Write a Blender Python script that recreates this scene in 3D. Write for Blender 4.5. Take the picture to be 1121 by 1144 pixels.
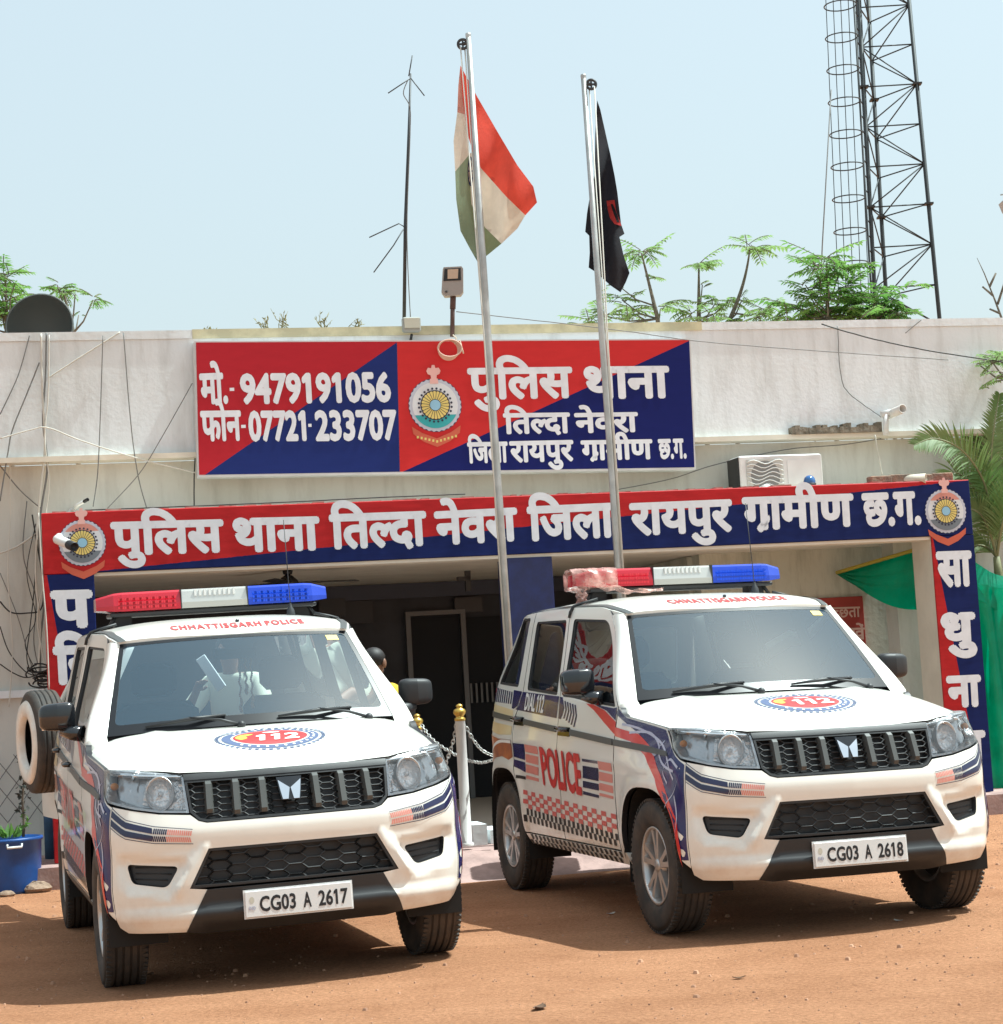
import bpy, math, random
import numpy as np
from mathutils import Vector, Matrix
from mathutils.geometry import delaunay_2d_cdt
random.seed(7)
R = math.radians
for o in list(bpy.data.objects):
    bpy.data.objects.remove(o)
S = bpy.context.scene
COL = S.collection

# ------------------------------------------------------------------ camera
F_PX, PITCH, ROLL, CAM_H = 2185.27, 0.085006, -0.0585445, 1.36324
cd = bpy.data.cameras.new('camera'); cam = bpy.data.objects.new('camera', cd); COL.objects.link(cam)
cd.sensor_fit = 'HORIZONTAL'; cd.sensor_width = 36.0; cd.lens = F_PX / 1121.0 * 36.0
cd.clip_start = 0.1; cd.clip_end = 3000
cam.matrix_world = Matrix.Translation((0, 0, CAM_H)) @ Matrix.Rotation(math.pi/2 + PITCH, 4, 'X') @ Matrix.Rotation(ROLL, 4, 'Z')
S.camera = cam

# ------------------------------------------------------------------ light
SUN_DIR = Vector((0.52, 0.08, 1.0)).normalized()      # towards the sun: high, from the right and a little behind the building
elev = math.asin(SUN_DIR.z); azim = math.atan2(SUN_DIR.x, SUN_DIR.y)
W = bpy.data.worlds.new('World'); S.world = W; W.use_nodes = True
nt = W.node_tree; bg = nt.nodes['Background']
sky = nt.nodes.new('ShaderNodeTexSky'); sky.sky_type = 'NISHITA'; sky.sun_disc = False
sky.sun_elevation = elev; sky.sun_rotation = azim
sky.altitude = 0; sky.air_density = 1.3; sky.dust_density = 6.0; sky.ozone_density = 1.5
hz_ = nt.nodes.new('ShaderNodeMix'); hz_.data_type = 'RGBA'; hz_.inputs['Factor'].default_value = 0.72      # bright hazy summer sky: the clear sky mixed with white haze
hz_.inputs[7].default_value = (3.12, 3.06, 2.98, 1)
nt.links.new(sky.outputs[0], hz_.inputs[6]); nt.links.new(hz_.outputs[2], bg.inputs[0]); bg.inputs[1].default_value = 0.15
sd = bpy.data.lights.new('sun', 'SUN'); sd.energy = 4.0; sd.angle = R(0.55); sd.color = (1.0, 0.965, 0.91)
so = bpy.data.objects.new('sun', sd); COL.objects.link(so)
so.rotation_euler = (-SUN_DIR).to_track_quat('-Z', 'Y').to_euler()
S.view_settings.view_transform = 'Standard'; S.view_settings.look = 'None'
S.view_settings.gamma = 1.0; S.view_settings.use_curve_mapping = False
S.view_settings.exposure = 0.84
S.view_settings.use_white_balance = True; S.view_settings.white_balance_temperature = 5800; S.view_settings.white_balance_tint = -4
S.render.film_transparent = False
S.cycles.max_bounces = 10; S.cycles.transparent_max_bounces = 16

# ------------------------------------------------------------------ helpers
def tag(o, label=None, cat=None, group=None, kind=None):
    if label: o['label'] = label
    if cat: o['category'] = cat
    if group: o['group'] = group
    if kind: o['kind'] = kind
    return o

def empty(name, mat=None, parent=None):
    o = bpy.data.objects.new(name, None); COL.objects.link(o); o.empty_display_size = 0.2
    if mat is not None: o.matrix_world = mat
    if parent: o.parent = parent
    return o

def copy_tree(o, parent=None):
    c = o.copy(); COL.objects.link(c)
    if parent: c.parent = parent
    for ch in list(o.children): copy_tree(ch, c)
    return c

def densify(p, step, closed=True):
    out = []; n = len(p)
    for i in range(n if closed else n-1):
        a = p[i]; b = p[(i+1) % n]
        L = math.dist(a, b); k = max(1, int(math.ceil(L/step)))
        for j in range(k):
            t = j/k; out.append(tuple(a[m]+(b[m]-a[m])*t for m in range(len(a))))
    if not closed: out.append(tuple(p[-1]))
    return out

def spline(p, n=8, closed=False):
    """Catmull-Rom through the points"""
    P = [np.array(q, float) for q in p]; N = len(P); out = []
    for i in range(N if closed else N-1):
        if closed: a, b, c, d = P[(i-1) % N], P[i], P[(i+1) % N], P[(i+2) % N]
        else: a, b, c, d = P[max(i-1, 0)], P[i], P[i+1], P[min(i+2, N-1)]
        for j in range(n):
            t = j/n
            out.append(tuple(0.5*((2*b)+(c-a)*t+(2*a-5*b+4*c-d)*t*t+(3*b-a-3*c+d)*t**3)))
    if not closed: out.append(tuple(P[-1]))
    return out

def fillet(p, r, n=5):
    """round the corners of a polygon"""
    out = []; N = len(p)
    for i in range(N):
        a, b, c = (np.array(p[(i+k) % N], float) for k in (-1, 0, 1))
        la, lc = np.linalg.norm(a-b), np.linalg.norm(c-b); q = min(r, la*0.45, lc*0.45)
        s, e = b+(a-b)/la*q, b+(c-b)/lc*q
        for j in range(n+1):
            t = j/n; out.append(tuple((1-t)**2*s+2*t*(1-t)*b+t*t*e))
    return out

def inside(poly, x, y):
    c = False; n = len(poly); j = n-1
    for i in range(n):
        xi, yi = poly[i][0], poly[i][1]; xj, yj = poly[j][0], poly[j][1]
        if (yi > y) != (yj > y) and x < (xj-xi)*(y-yi)/(yj-yi)+xi: c = not c
        j = i
    return c

def tri2d(outline, holes=(), step=0.06, jit=0.0):
    """2-D triangulation of a polygon with holes, with inner points on a grid"""
    loops = [densify(outline, step)] + [densify(h, step) for h in holes]
    pts = []; edges = []
    for L in loops:
        b = len(pts); pts += [Vector((q[0], q[1])) for q in L]
        edges += [(b+i, b+(i+1) % len(L)) for i in range(len(L))]
    xs = [q[0] for q in loops[0]]; ys = [q[1] for q in loops[0]]
    bp = np.array([(q[0], q[1]) for q in pts])
    nx = int((max(xs)-min(xs))/step)+1; ny = int((max(ys)-min(ys))/step)+1
    if nx*ny < 40000:
        for i in range(nx+1):
            for j in range(ny+1):
                x = min(xs)+(i+0.5*(j % 2))*step; y = min(ys)+j*step
                if np.min((bp[:, 0]-x)**2+(bp[:, 1]-y)**2) < (0.45*step)**2: continue
                if inside(loops[0], x, y) and not any(inside(h, x, y) for h in loops[1:]): pts.append(Vector((x, y)))
    r = delaunay_2d_cdt(pts, edges, [], 0, 1e-6)
    V = [(v.x, v.y) for v in r[0]]; T = []
    for f in r[2]:
        cx = sum(V[k][0] for k in f)/len(f); cy = sum(V[k][1] for k in f)/len(f)
        if inside(loops[0], cx, cy) and not any(inside(h, cx, cy) for h in loops[1:]): T.append(list(f))
    return V, T, loops

class MB:
    def __init__(self): self.v = []; self.f = []; self.sm = []; self.n = {}; self.mi = []
    def add(self, verts, faces, smooth=False, mi=0, M=None):
        b = len(self.v)
        self.v += [tuple(M @ Vector(q)) if M is not None else tuple(q) for q in verts]
        for f in faces: self.f.append([b+k for k in f]); self.sm.append(smooth); self.mi.append(mi)
        return b
    def box(self, x0, x1, y0, y1, z0, z1, M=None, mi=0, bev=0.0):
        if bev > 0:
            b = bev; vs = []; 
            def ring(z, ins):
                return [(x0+ins+b, y0+ins, z), (x1-ins-b, y0+ins, z), (x1-ins, y0+ins+b, z), (x1-ins, y1-ins-b, z), (x1-ins-b, y1-ins, z), (x0+ins+b, y1-ins, z), (x0+ins, y1-ins-b, z), (x0+ins, y0+ins+b, z)]
            for z, i in ((z0, b), (z0+b, 0), (z1-b, 0), (z1, b)): vs += ring(z, i)
            fs = [[7-k for k in range(8)], [24+k for k in range(8)]]
            for r_ in range(3):
                for k in range(8): fs.append([r_*8+k, r_*8+(k+1) % 8, r_*8+8+(k+1) % 8, r_*8+8+k])
            self.add(vs, fs, False, mi, M); return self
        self.add([(x0, y0, z0), (x1, y0, z0), (x1, y1, z0), (x0, y1, z0), (x0, y0, z1), (x1, y0, z1), (x1, y1, z1), (x0, y1, z1)],
                 [[3, 2, 1, 0], [4, 5, 6, 7], [0, 1, 5, 4], [1, 2, 6, 5], [2, 3, 7, 6], [3, 0, 4, 7]], False, mi, M); return self
    def prism(self, poly, y0, y1, M=None, mi=0, axis='y'):
        """polygon in (x,z) extruded along y (or in (x,y) along z)"""
        n = len(poly)
        if axis == 'y': vs = [(p[0], y0, p[1]) for p in poly]+[(p[0], y1, p[1]) for p in poly]
        elif axis == 'x': vs = [(y0, p[0], p[1]) for p in poly]+[(y1, p[0], p[1]) for p in poly]
        else: vs = [(p[0], p[1], y0) for p in poly]+[(p[0], p[1], y1) for p in poly]
        V, T, L = tri2d(poly, step=1e3)
        if len(V) == n:
            fs = [list(t) for t in T]+[[n+k for k in reversed(t)] for t in T]
        else: fs = [list(range(n)), [2*n-1-k for k in range(n)]]
        fs += [[(i+1) % n, i, n+i, n+(i+1) % n] for i in range(n)]
        self.add(vs, fs, False, mi, M); return self
    def tube(self, pts, r, seg=8, closed=False, mi=0, M=None, cap=True, smooth=True):
        P = [Vector(p) for p in pts]; n = len(P); rr = r if hasattr(r, '__len__') else [r]*n
        vs = []; prev = None
        for i in range(n):
            if closed: t = P[(i+1) % n]-P[i-1]
            else: t = P[min(i+1, n-1)]-P[max(i-1, 0)]
            if t.length < 1e-9: t = Vector((0, 0, 1))
            t.normalize()
            if prev is None:
                a = Vector((0, 0, 1)) if abs(t.z) < 0.9 else Vector((1, 0, 0))
                u = t.cross(a).normalized()
            else:
                u = prev-t*prev.dot(t)
                u = u.normalized() if u.length > 1e-6 else t.cross(Vector((1, 0.3, 0))).normalized()
            prev = u; w = t.cross(u)
            for k in range(seg):
                an = 2*math.pi*k/seg; vs.append(P[i]+(u*math.cos(an)+w*math.sin(an))*rr[i])
        fs = []
        for i in range(n if closed else n-1):
            a, b = i*seg, ((i+1) % n)*seg
            for k in range(seg): fs.append([a+k, a+(k+1) % seg, b+(k+1) % seg, b+k])
        self.add(vs, fs, smooth, mi, M)
        if cap and not closed:
            b = len(self.v)-len(vs)
            self.f += [[b+seg-1-k for k in range(seg)], [b+(n-1)*seg+k for k in range(seg)]]; self.sm += [False, False]; self.mi += [mi, mi]
        return self
    def lathe(self, prof, seg=24, M=None, mi=0, smooth=True, close=False):
        """profile (r, h) turned round local z"""
        n = len(prof); vs = []
        for r, h in prof:
            for k in range(seg):
                a = 2*math.pi*k/seg; vs.append((r*math.cos(a), r*math.sin(a), h))
        fs = []
        for i in range(n if close else n-1):
            j = (i+1) % n
            for k in range(seg): fs.append([i*seg+k, i*seg+(k+1) % seg, j*seg+(k+1) % seg, j*seg+k])
        self.add(vs, fs, smooth, mi, M); return self
    def ball(self, c, r, seg=14, rings=8, mi=0, M=None):
        rx, ry, rz = r if hasattr(r, '__len__') else (r, r, r); vs = []; fs = []
        for i in range(rings+1):
            th = math.pi*i/rings
            for k in range(seg):
                a = 2*math.pi*k/seg; vs.append((c[0]+rx*math.sin(th)*math.cos(a), c[1]+ry*math.sin(th)*math.sin(a), c[2]-rz*math.cos(th)))
        for i in range(rings):
            for k in range(seg): fs.append([i*seg+k, i*seg+(k+1) % seg, (i+1)*seg+(k+1) % seg, (i+1)*seg+k])
        self.add(vs, fs, True, mi, M); return self
    def grid(self, fn, nu, nv, smooth=True, mi=0, M=None):
        vs = [fn(i/nu, j/nv) for i in range(nu+1) for j in range(nv+1)]
        fs = [[i*(nv+1)+j, (i+1)*(nv+1)+j, (i+1)*(nv+1)+j+1, i*(nv+1)+j+1] for i in range(nu) for j in range(nv)]
        self.add(vs, fs, smooth, mi, M); return self
    def flat(self, V, T, fn, mi=0):
        """2-D triangles mapped through fn(a, b) -> point"""
        self.add([fn(a, b) for a, b in V], T, False, mi); return self
    def patch(self, outline, surf, holes=(), step=0.06, off=0.0, rim=0.0, mi=0, rim_mi=None):
        """polygon in the parameters of surf(a, b, off) with its true normals; rim turns the edges inwards"""
        V, T, loops = tri2d(outline, holes, step)
        pos = [Vector(surf(a, b, off)) for a, b in V]; nor = []
        e = 0.004
        for a, b in V:
            du = Vector(surf(a+e, b, off))-Vector(surf(a-e, b, off)); dv = Vector(surf(a, b+e, off))-Vector(surf(a, b-e, off))
            n = du.cross(dv); out = Vector(surf(a, b, off+0.01))-Vector(surf(a, b, off))
            if n.dot(out) < 0: n = -n
            nor.append(n.normalized() if n.length > 1e-12 else out.normalized())
        fs = []
        for t in T:
            g = (pos[t[1]]-pos[t[0]]).cross(pos[t[2]]-pos[t[0]])
            fs.append(list(t) if g.dot(nor[t[0]]) > 0 else list(reversed(t)))
        b = self.add(pos, fs, True, mi)
        for i, n in enumerate(nor): self.n[b+i] = n
        if rim > 0:
            for L in loops:
                n = len(L); A = [surf(q[0], q[1], off) for q in L]; B = [surf(q[0], q[1], off-rim) for q in L]
                self.add(A+B, [[i, (i+1) % n, n+(i+1) % n, n+i] for i in range(n)], False, mi if rim_mi is None else rim_mi)
        return self
    def build(self, name, mat, parent=None, M=None, smooth=None):
        me = bpy.data.meshes.new(name); me.from_pydata(self.v, [], self.f)
        me.polygons.foreach_set('use_smooth', [bool(s) if smooth is None else smooth for s in self.sm])
        for m in (mat if isinstance(mat, (list, tuple)) else [mat]): me.materials.append(m)
        if any(self.mi): me.polygons.foreach_set('material_index', self.mi)
        me.update()
        if self.n:
            me.normals_split_custom_set_from_vertices([tuple(self.n.get(i, (0, 0, 0))) for i in range(len(self.v))])
        o = bpy.data.objects.new(name, me); COL.objects.link(o)
        if parent: o.parent = parent
        if M is not None: o.matrix_world = M
        return o

# ------------------------------------------------------------------ materials
def mat(name, col, rough=0.6, metal=0.0, coat=0.0, noise=0.0, nscale=4.0, bump=0.0, bscale=40.0, spec=0.5, trans=0.0, alpha=None, col2=None, ramp=(0.4, 0.65), coat_rough=0.05, detail=5.0, stretch=None):
    m = bpy.data.materials.new(name); m.use_nodes = True; t = m.node_tree; b = t.nodes['Principled BSDF']
    c = (*col, 1.0); b.inputs['Base Color'].default_value = c
    b.inputs['Roughness'].default_value = rough; b.inputs['Metallic'].default_value = metal
    b.inputs['Coat Weight'].default_value = coat; b.inputs['Coat Roughness'].default_value = coat_rough
    b.inputs['Specular IOR Level'].default_value = spec
    if trans: b.inputs['Transmission Weight'].default_value = trans
    if noise > 0 or bump > 0 or col2 is not None:
        tc = t.nodes.new('ShaderNodeTexCoord'); src = tc.outputs['Object']
        if stretch:
            mp = t.nodes.new('ShaderNodeMapping'); mp.inputs['Scale'].default_value = stretch
            t.links.new(src, mp.inputs[0]); src = mp.outputs[0]
        if noise > 0 or col2 is not None:
            n = t.nodes.new('ShaderNodeTexNoise'); n.inputs['Scale'].default_value = nscale; n.inputs['Detail'].default_value = detail; n.inputs['Roughness'].default_value = 0.6
            t.links.new(src, n.inputs['Vector'])
            rp = t.nodes.new('ShaderNodeValToRGB'); rp.color_ramp.elements[0].position = ramp[0]; rp.color_ramp.elements[1].position = ramp[1]
            c2 = (*col2, 1.0) if col2 is not None else (*[max(0, q*(1-noise)) for q in col], 1.0)
            rp.color_ramp.elements[0].color = c2; rp.color_ramp.elements[1].color = c
            t.links.new(n.outputs['Fac'], rp.inputs[0]); t.links.new(rp.outputs[0], b.inputs['Base Color'])
        if bump > 0:
            n2 = t.nodes.new('ShaderNodeTexNoise'); n2.inputs['Scale'].default_value = bscale; n2.inputs['Detail'].default_value = 4
            t.links.new(src, n2.inputs['Vector'])
            bp = t.nodes.new('ShaderNodeBump'); bp.inputs['Strength'].default_value = bump; bp.inputs['Distance'].default_value = 0.02
            t.links.new(n2.outputs['Fac'], bp.inputs['Height']); t.links.new(bp.outputs[0], b.inputs['Normal'])
    return m

def glass_mat(name, tint, refl_rough=0.0, ior=1.5, fog=0.0, fogcol=(0.5, 0.55, 0.6)):
    """thin pane: tinted see-through plus a Fresnel mirror, with a weak diffuse veil"""
    m = bpy.data.materials.new(name); m.use_nodes = True; t = m.node_tree
    for n in list(t.nodes):
        if n.type != 'OUTPUT_MATERIAL': t.nodes.remove(n)
    out = t.nodes['Material Output']
    tr = t.nodes.new('ShaderNodeBsdfTransparent'); tr.inputs[0].default_value = (*tint, 1)
    gl = t.nodes.new('ShaderNodeBsdfGlossy'); gl.inputs['Roughness'].default_value = refl_rough; gl.inputs[0].default_value = (1, 1, 1, 1)
    fr = t.nodes.new('ShaderNodeFresnel'); fr.inputs[0].default_value = ior
    mx = t.nodes.new('ShaderNodeMixShader'); t.links.new(fr.outputs[0], mx.inputs[0]); 
    df = t.nodes.new('ShaderNodeBsdfDiffuse'); df.inputs[0].default_value = (*fogcol, 1)
    m2 = t.nodes.new('ShaderNodeMixShader'); m2.inputs[0].default_value = fog
    t.links.new(tr.outputs[0], m2.inputs[1]); t.links.new(df.outputs[0], m2.inputs[2])
    t.links.new(m2.outputs[0], mx.inputs[1]); t.links.new(gl.outputs[0], mx.inputs[2]); t.links.new(mx.outputs[0], out.inputs[0])
    return m

def thin_mat(name, col, col2=None, nscale=1.5, trans=0.45, rough=0.55, bump=0.0, bscale=7):
    """leaf or cloth that lets some light through"""
    m = mat(name, col, rough, col2=col2, nscale=nscale, bump=bump, bscale=bscale); t = m.node_tree; b = t.nodes['Principled BSDF']
    tl = t.nodes.new('ShaderNodeBsdfTranslucent'); mx = t.nodes.new('ShaderNodeMixShader'); mx.inputs[0].default_value = trans
    if b.inputs['Base Color'].links: t.links.new(b.inputs['Base Color'].links[0].from_socket, tl.inputs[0])
    else: tl.inputs[0].default_value = (*col, 1)
    t.links.new(b.outputs[0], mx.inputs[1]); t.links.new(tl.outputs[0], mx.inputs[2]); t.links.new(mx.outputs[0], t.nodes['Material Output'].inputs[0]); return m

def two_tone(name, ca, cb, a, b, rough=0.55, wear=0.25, soft=0.01):
    """paint ca above the line z = a + b*x (object coordinates), cb below it, patchy brush wear"""
    m = bpy.data.materials.new(name); m.use_nodes = True; t = m.node_tree; bs = t.nodes['Principled BSDF']
    tc = t.nodes.new('ShaderNodeTexCoord'); sp = t.nodes.new('ShaderNodeSeparateXYZ'); t.links.new(tc.outputs['Object'], sp.inputs[0])
    m1 = t.nodes.new('ShaderNodeMath'); m1.operation = 'MULTIPLY_ADD'; m1.inputs[1].default_value = -b; m1.inputs[2].default_value = -a
    t.links.new(sp.outputs['X'], m1.inputs[0])
    m2 = t.nodes.new('ShaderNodeMath'); m2.operation = 'ADD'; t.links.new(m1.outputs[0], m2.inputs[0]); t.links.new(sp.outputs['Z'], m2.inputs[1])
    nz = t.nodes.new('ShaderNodeTexNoise'); nz.inputs['Scale'].default_value = 22; nz.inputs['Detail'].default_value = 3; t.links.new(tc.outputs['Object'], nz.inputs['Vector'])
    m4 = t.nodes.new('ShaderNodeMath'); m4.operation = 'MULTIPLY_ADD'; m4.inputs[1].default_value = soft; t.links.new(nz.outputs['Fac'], m4.inputs[0]); t.links.new(m2.outputs[0], m4.inputs[2])
    m3 = t.nodes.new('ShaderNodeMath'); m3.operation = 'GREATER_THAN'; m3.inputs[1].default_value = soft*0.5; t.links.new(m4.outputs[0], m3.inputs[0])
    n = t.nodes.new('ShaderNodeTexNoise'); n.inputs['Scale'].default_value = 7; n.inputs['Detail'].default_value = 8; n.inputs['Roughness'].default_value = 0.65
    mp = t.nodes.new('ShaderNodeMapping'); mp.inputs['Scale'].default_value = (0.6, 1, 2.5); t.links.new(tc.outputs['Object'], mp.inputs[0]); t.links.new(mp.outputs[0], n.inputs['Vector'])
    mx = t.nodes.new('ShaderNodeMix'); mx.data_type = 'RGBA'
    t.links.new(m3.outputs[0], mx.inputs['Factor']); mx.inputs[6].default_value = (*cb, 1); mx.inputs[7].default_value = (*ca, 1)
    rp = t.nodes.new('ShaderNodeMapRange'); rp.inputs[1].default_value = 0.3; rp.inputs[2].default_value = 0.75; rp.inputs[3].default_value = 1-wear; rp.inputs[4].default_value = 1+wear*0.5
    t.links.new(n.outputs['Fac'], rp.inputs[0])
    hs = t.nodes.new('ShaderNodeHueSaturation'); t.links.new(mx.outputs[2], hs.inputs['Color']); t.links.new(rp.outputs[0], hs.inputs['Value'])
    t.links.new(hs.outputs[0], bs.inputs['Base Color']); bs.inputs['Roughness'].default_value = rough; bs.inputs['Specular IOR Level'].default_value = 0.12
    return m

M_ = {}
def car_paint():
    """cream white lacquer with a film of red road dust low down"""
    m = mat('white car paint', (0.80, 0.780, 0.715), 0.30, coat=0.55, coat_rough=0.04); t = m.node_tree; b = t.nodes['Principled BSDF']; L = t.links.new
    tc = t.nodes.new('ShaderNodeTexCoord'); sp = t.nodes.new('ShaderNodeSeparateXYZ'); L(tc.outputs['Object'], sp.inputs[0])
    n = t.nodes.new('ShaderNodeTexNoise'); n.inputs['Scale'].default_value = 5; n.inputs['Detail'].default_value = 8; n.inputs['Roughness'].default_value = .7; L(tc.outputs['Object'], n.inputs['Vector'])
    mr = t.nodes.new('ShaderNodeMapRange'); mr.inputs[1].default_value = .80; mr.inputs[2].default_value = .28; mr.inputs[3].default_value = 0.0; mr.inputs[4].default_value = .50; L(sp.outputs['Z'], mr.inputs[0])
    nr = t.nodes.new('ShaderNodeMapRange'); nr.inputs[1].default_value = .42; nr.inputs[2].default_value = .70; nr.inputs[3].default_value = .12; L(n.outputs['Fac'], nr.inputs[0])
    mu = t.nodes.new('ShaderNodeMath'); mu.operation = 'MULTIPLY'; L(mr.outputs[0], mu.inputs[0]); L(nr.outputs[0], mu.inputs[1])
    mx = t.nodes.new('ShaderNodeMix'); mx.data_type = 'RGBA'; L(mu.outputs[0], mx.inputs['Factor']); mx.inputs[6].default_value = (0.80, 0.780, 0.715, 1); mx.inputs[7].default_value = (.52, .36, .24, 1); L(mx.outputs[2], b.inputs['Base Color'])
    ad = t.nodes.new('ShaderNodeMath'); ad.operation = 'MULTIPLY_ADD'; ad.inputs[1].default_value = .5; ad.inputs[2].default_value = .28; L(mu.outputs[0], ad.inputs[0]); L(ad.outputs[0], b.inputs['Roughness'])
    return m
M_['white_paint'] = car_paint()
M_['black_plastic'] = mat('black textured plastic', (0.022, 0.023, 0.025), 0.5, bump=0.05, bscale=300)
M_['frit'] = mat('glass border black', (0.014, 0.015, 0.018), 0.35, spec=0.35)
M_['slate_vinyl'] = mat('slate vinyl', (.10, .13, .24), .4)
M_['gloss_black'] = mat('gloss black', (0.012, 0.013, 0.016), 0.14, coat=0.6)
M_['dark'] = mat('dark underbody', (0.012, 0.011, 0.010), 0.85)
M_['rubber'] = mat('tyre rubber', (0.030, 0.028, 0.026), 0.75, col2=(0.085, 0.062, 0.045), nscale=9, ramp=(0.25, 0.62))
M_['alloy'] = mat('alloy wheel', (0.52, 0.51, 0.50), 0.32, metal=0.75)
M_['chrome'] = mat('chrome', (0.85, 0.85, 0.87), 0.1, metal=1.0)
M_['grey_strip'] = mat('grey cladding', (0.075, 0.078, 0.075), 0.45)
M_['navy'] = mat('navy vinyl', (0.016, 0.018, 0.105), 0.25, coat=0.3)
M_['navy_dark'] = mat('dark navy vinyl', (0.012, 0.013, 0.06), 0.25, coat=0.5)
M_['red_vinyl'] = mat('red vinyl', (0.60, 0.035, 0.03), 0.3, coat=0.4)
M_['pink_vinyl'] = mat('faded red vinyl', (0.72, 0.27, 0.22), 0.3, coat=0.4)
M_['white_vinyl'] = mat('white vinyl', (0.80, 0.79, 0.76), 0.35)
M_['yellow_vinyl'] = mat('yellow vinyl', (0.75, 0.55, 0.08), 0.35)
M_['tan_vinyl'] = mat('tan vinyl', (0.72, 0.50, 0.22), 0.3, coat=0.4, col2=(0.80, 0.70, 0.45), nscale=2.2, ramp=(0.3, 0.7))
M_['orange_vinyl'] = mat('orange vinyl', (0.62, 0.22, 0.06), 0.3, coat=0.4, col2=(0.10, 0.04, 0.08), nscale=2.5, ramp=(0.35, 0.65))
M_['line_vinyl'] = mat('pale line vinyl', (0.45, 0.47, 0.60), 0.3, coat=0.4)
M_['windscreen'] = glass_mat('windscreen glass', (0.66, 0.76, 0.80), 0.0, 1.75, fog=0.085, fogcol=(0.28, 0.52, 0.76))  # blue diffuse veil paints in the sky's sheen on the glass
M_['side_glass'] = glass_mat('side glass', (0.42, 0.46, 0.45), 0.0, 1.6, fog=0.02)
M_['clear_plastic'] = glass_mat('clear lamp lens', (0.95, 0.96, 0.97), 0.0, 1.45, fog=0.02, fogcol=(.7, .75, .8))
M_['lens_red'] = mat('red lens', (0.46, 0.006, 0.022), 0.12, coat=0.6)
M_['lens_blue'] = mat('blue lens', (0.010, 0.045, 0.46), 0.12, coat=0.6)
M_['lens_clear'] = mat('silver lens', (0.62, 0.60, 0.55), 0.12, metal=0.6)
M_['reflector'] = mat('lamp reflector', (0.86, 0.86, 0.86), 0.12, metal=1.0)
M_['facets'] = mat('faceted lamp reflector', (0.88, 0.88, 0.88), 0.22, metal=0.6, bump=1.0, bscale=38)
M_['smoked'] = mat('smoked lamp housing', (0.50, 0.51, 0.52), 0.25, metal=.5, coat=0.5, bump=.5, bscale=22)
M_['lamp_grey'] = mat('lamp inner housing', (0.62, 0.63, 0.64), 0.28, metal=0.85, bump=0.6, bscale=14)
M_['amber'] = mat('amber bulb', (0.6, 0.22, 0.03), 0.3)
M_['plate_white'] = mat('plate white', (0.70, 0.70, 0.69), 0.4)
M_['ink'] = mat('black ink', (0.012, 0.012, 0.014), 0.5)
M_['seat'] = mat('seat fabric', (0.035, 0.04, 0.045), 0.9)
M_['dash'] = mat('dash plastic', (0.06, 0.062, 0.065), 0.6)
M_['beige'] = mat('beige trim', (0.50, 0.44, 0.34), 0.7)
M_['steel'] = mat('galvanised steel', (0.50, 0.50, 0.48), 0.42, metal=0.6, noise=0.25, nscale=6)
M_['dark_steel'] = mat('dark steel', (0.05, 0.052, 0.055), 0.5, metal=0.5)
M_['cable'] = mat('grey cable', (0.16, 0.16, 0.155), 0.6)
M_['cable_black'] = mat('black cable', (0.02, 0.02, 0.02), 0.6)
M_['cable_white'] = mat('off white cable', (0.55, 0.53, 0.47), 0.6)
M_['letter'] = mat('sign painter white', (0.76, 0.79, 0.84), 0.5, noise=0.10, nscale=9)
M_['md_lens_red'] = mat('red lamp module', (.62, .03, .05), .15)
M_['md_lens_blue'] = mat('blue lamp module', (.02, .08, .70), .15)
# ------------------------------------------------------------------ lettering: glyph outlines of the built-in font, laid out by hand
_dg = None
def _mesh_of(s, res=3):
    c = bpy.data.curves.new('lettering', 'FONT'); c.body = s; c.resolution_u = res
    o = bpy.data.objects.new('lettering', c); COL.objects.link(o)
    bpy.context.view_layer.update()
    d = bpy.context.evaluated_depsgraph_get(); me = bpy.data.meshes.new_from_object(o.evaluated_get(d))
    V = [(v.co.x, v.co.y) for v in me.vertices]; F = [list(p.vertices) for p in me.polygons]
    bpy.data.objects.remove(o); bpy.data.curves.remove(c); bpy.data.meshes.remove(me)
    return V, F
_gc = {}
_D = max(v[0] for v in _mesh_of('।')[0])
def glyph(g):
    if g not in _gc:
        V, F = _mesh_of(g)
        adv = max(v[0] for v in _mesh_of(g+'।')[0])-_D
        if g == 'ि': adv = .259
        if g == '1':                                     # give the numeral its flag
            xa = min(v[0] for v in V); b = len(V); V = V+[(xa, .682), (xa, .56), (xa-.12, .50), (xa-.12, .585)]; F = F+[[b, b+3, b+2, b+1]]
        _gc[g] = (V, F, adv)
    return _gc[g]
def half(g, cut):
    """a consonant without its right-hand stem"""
    V, F, adv = glyph(g); xm = max(v[0] for v in V)-cut
    return [(min(x, xm), y) for x, y in V], F, adv-cut
def layout(tokens, track=0.0):
    """tokens: strings typed glyph by glyph; ('half', g, cut); ('ra', g) = consonant with the slanting r stroke; ('sp', width)"""
    V = []; F = []; x = 0.0
    def put(v, f, dx, dy=0.0):
        b = len(V); V.extend((a+dx, c+dy) for a, c in v); F.extend([b+k for k in q] for q in f)
    for t in tokens:
        if isinstance(t, str):
            for ch in t:
                if ch == ' ': x += 0.24; continue
                v, f, a = glyph(ch); put(v, f, x); x += a+(track if a > 0.02 else 0)
        elif t[0] == 'half':
            v, f, a = half(t[1], t[2]); put(v, f, x); x += a
        elif t[0] == 'ra':
            v, f, a = glyph(t[1]); put(v, f, x); xs = x+max(q[0] for q in v)-0.06
            put([(-0.22, 0.0), (-0.17, -0.05), (0.0, 0.17), (0.0, 0.25)], [[0, 1, 2, 3]], xs); x += a
        elif t[0] == 'sp': x += t[1]
    return V, F
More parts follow.
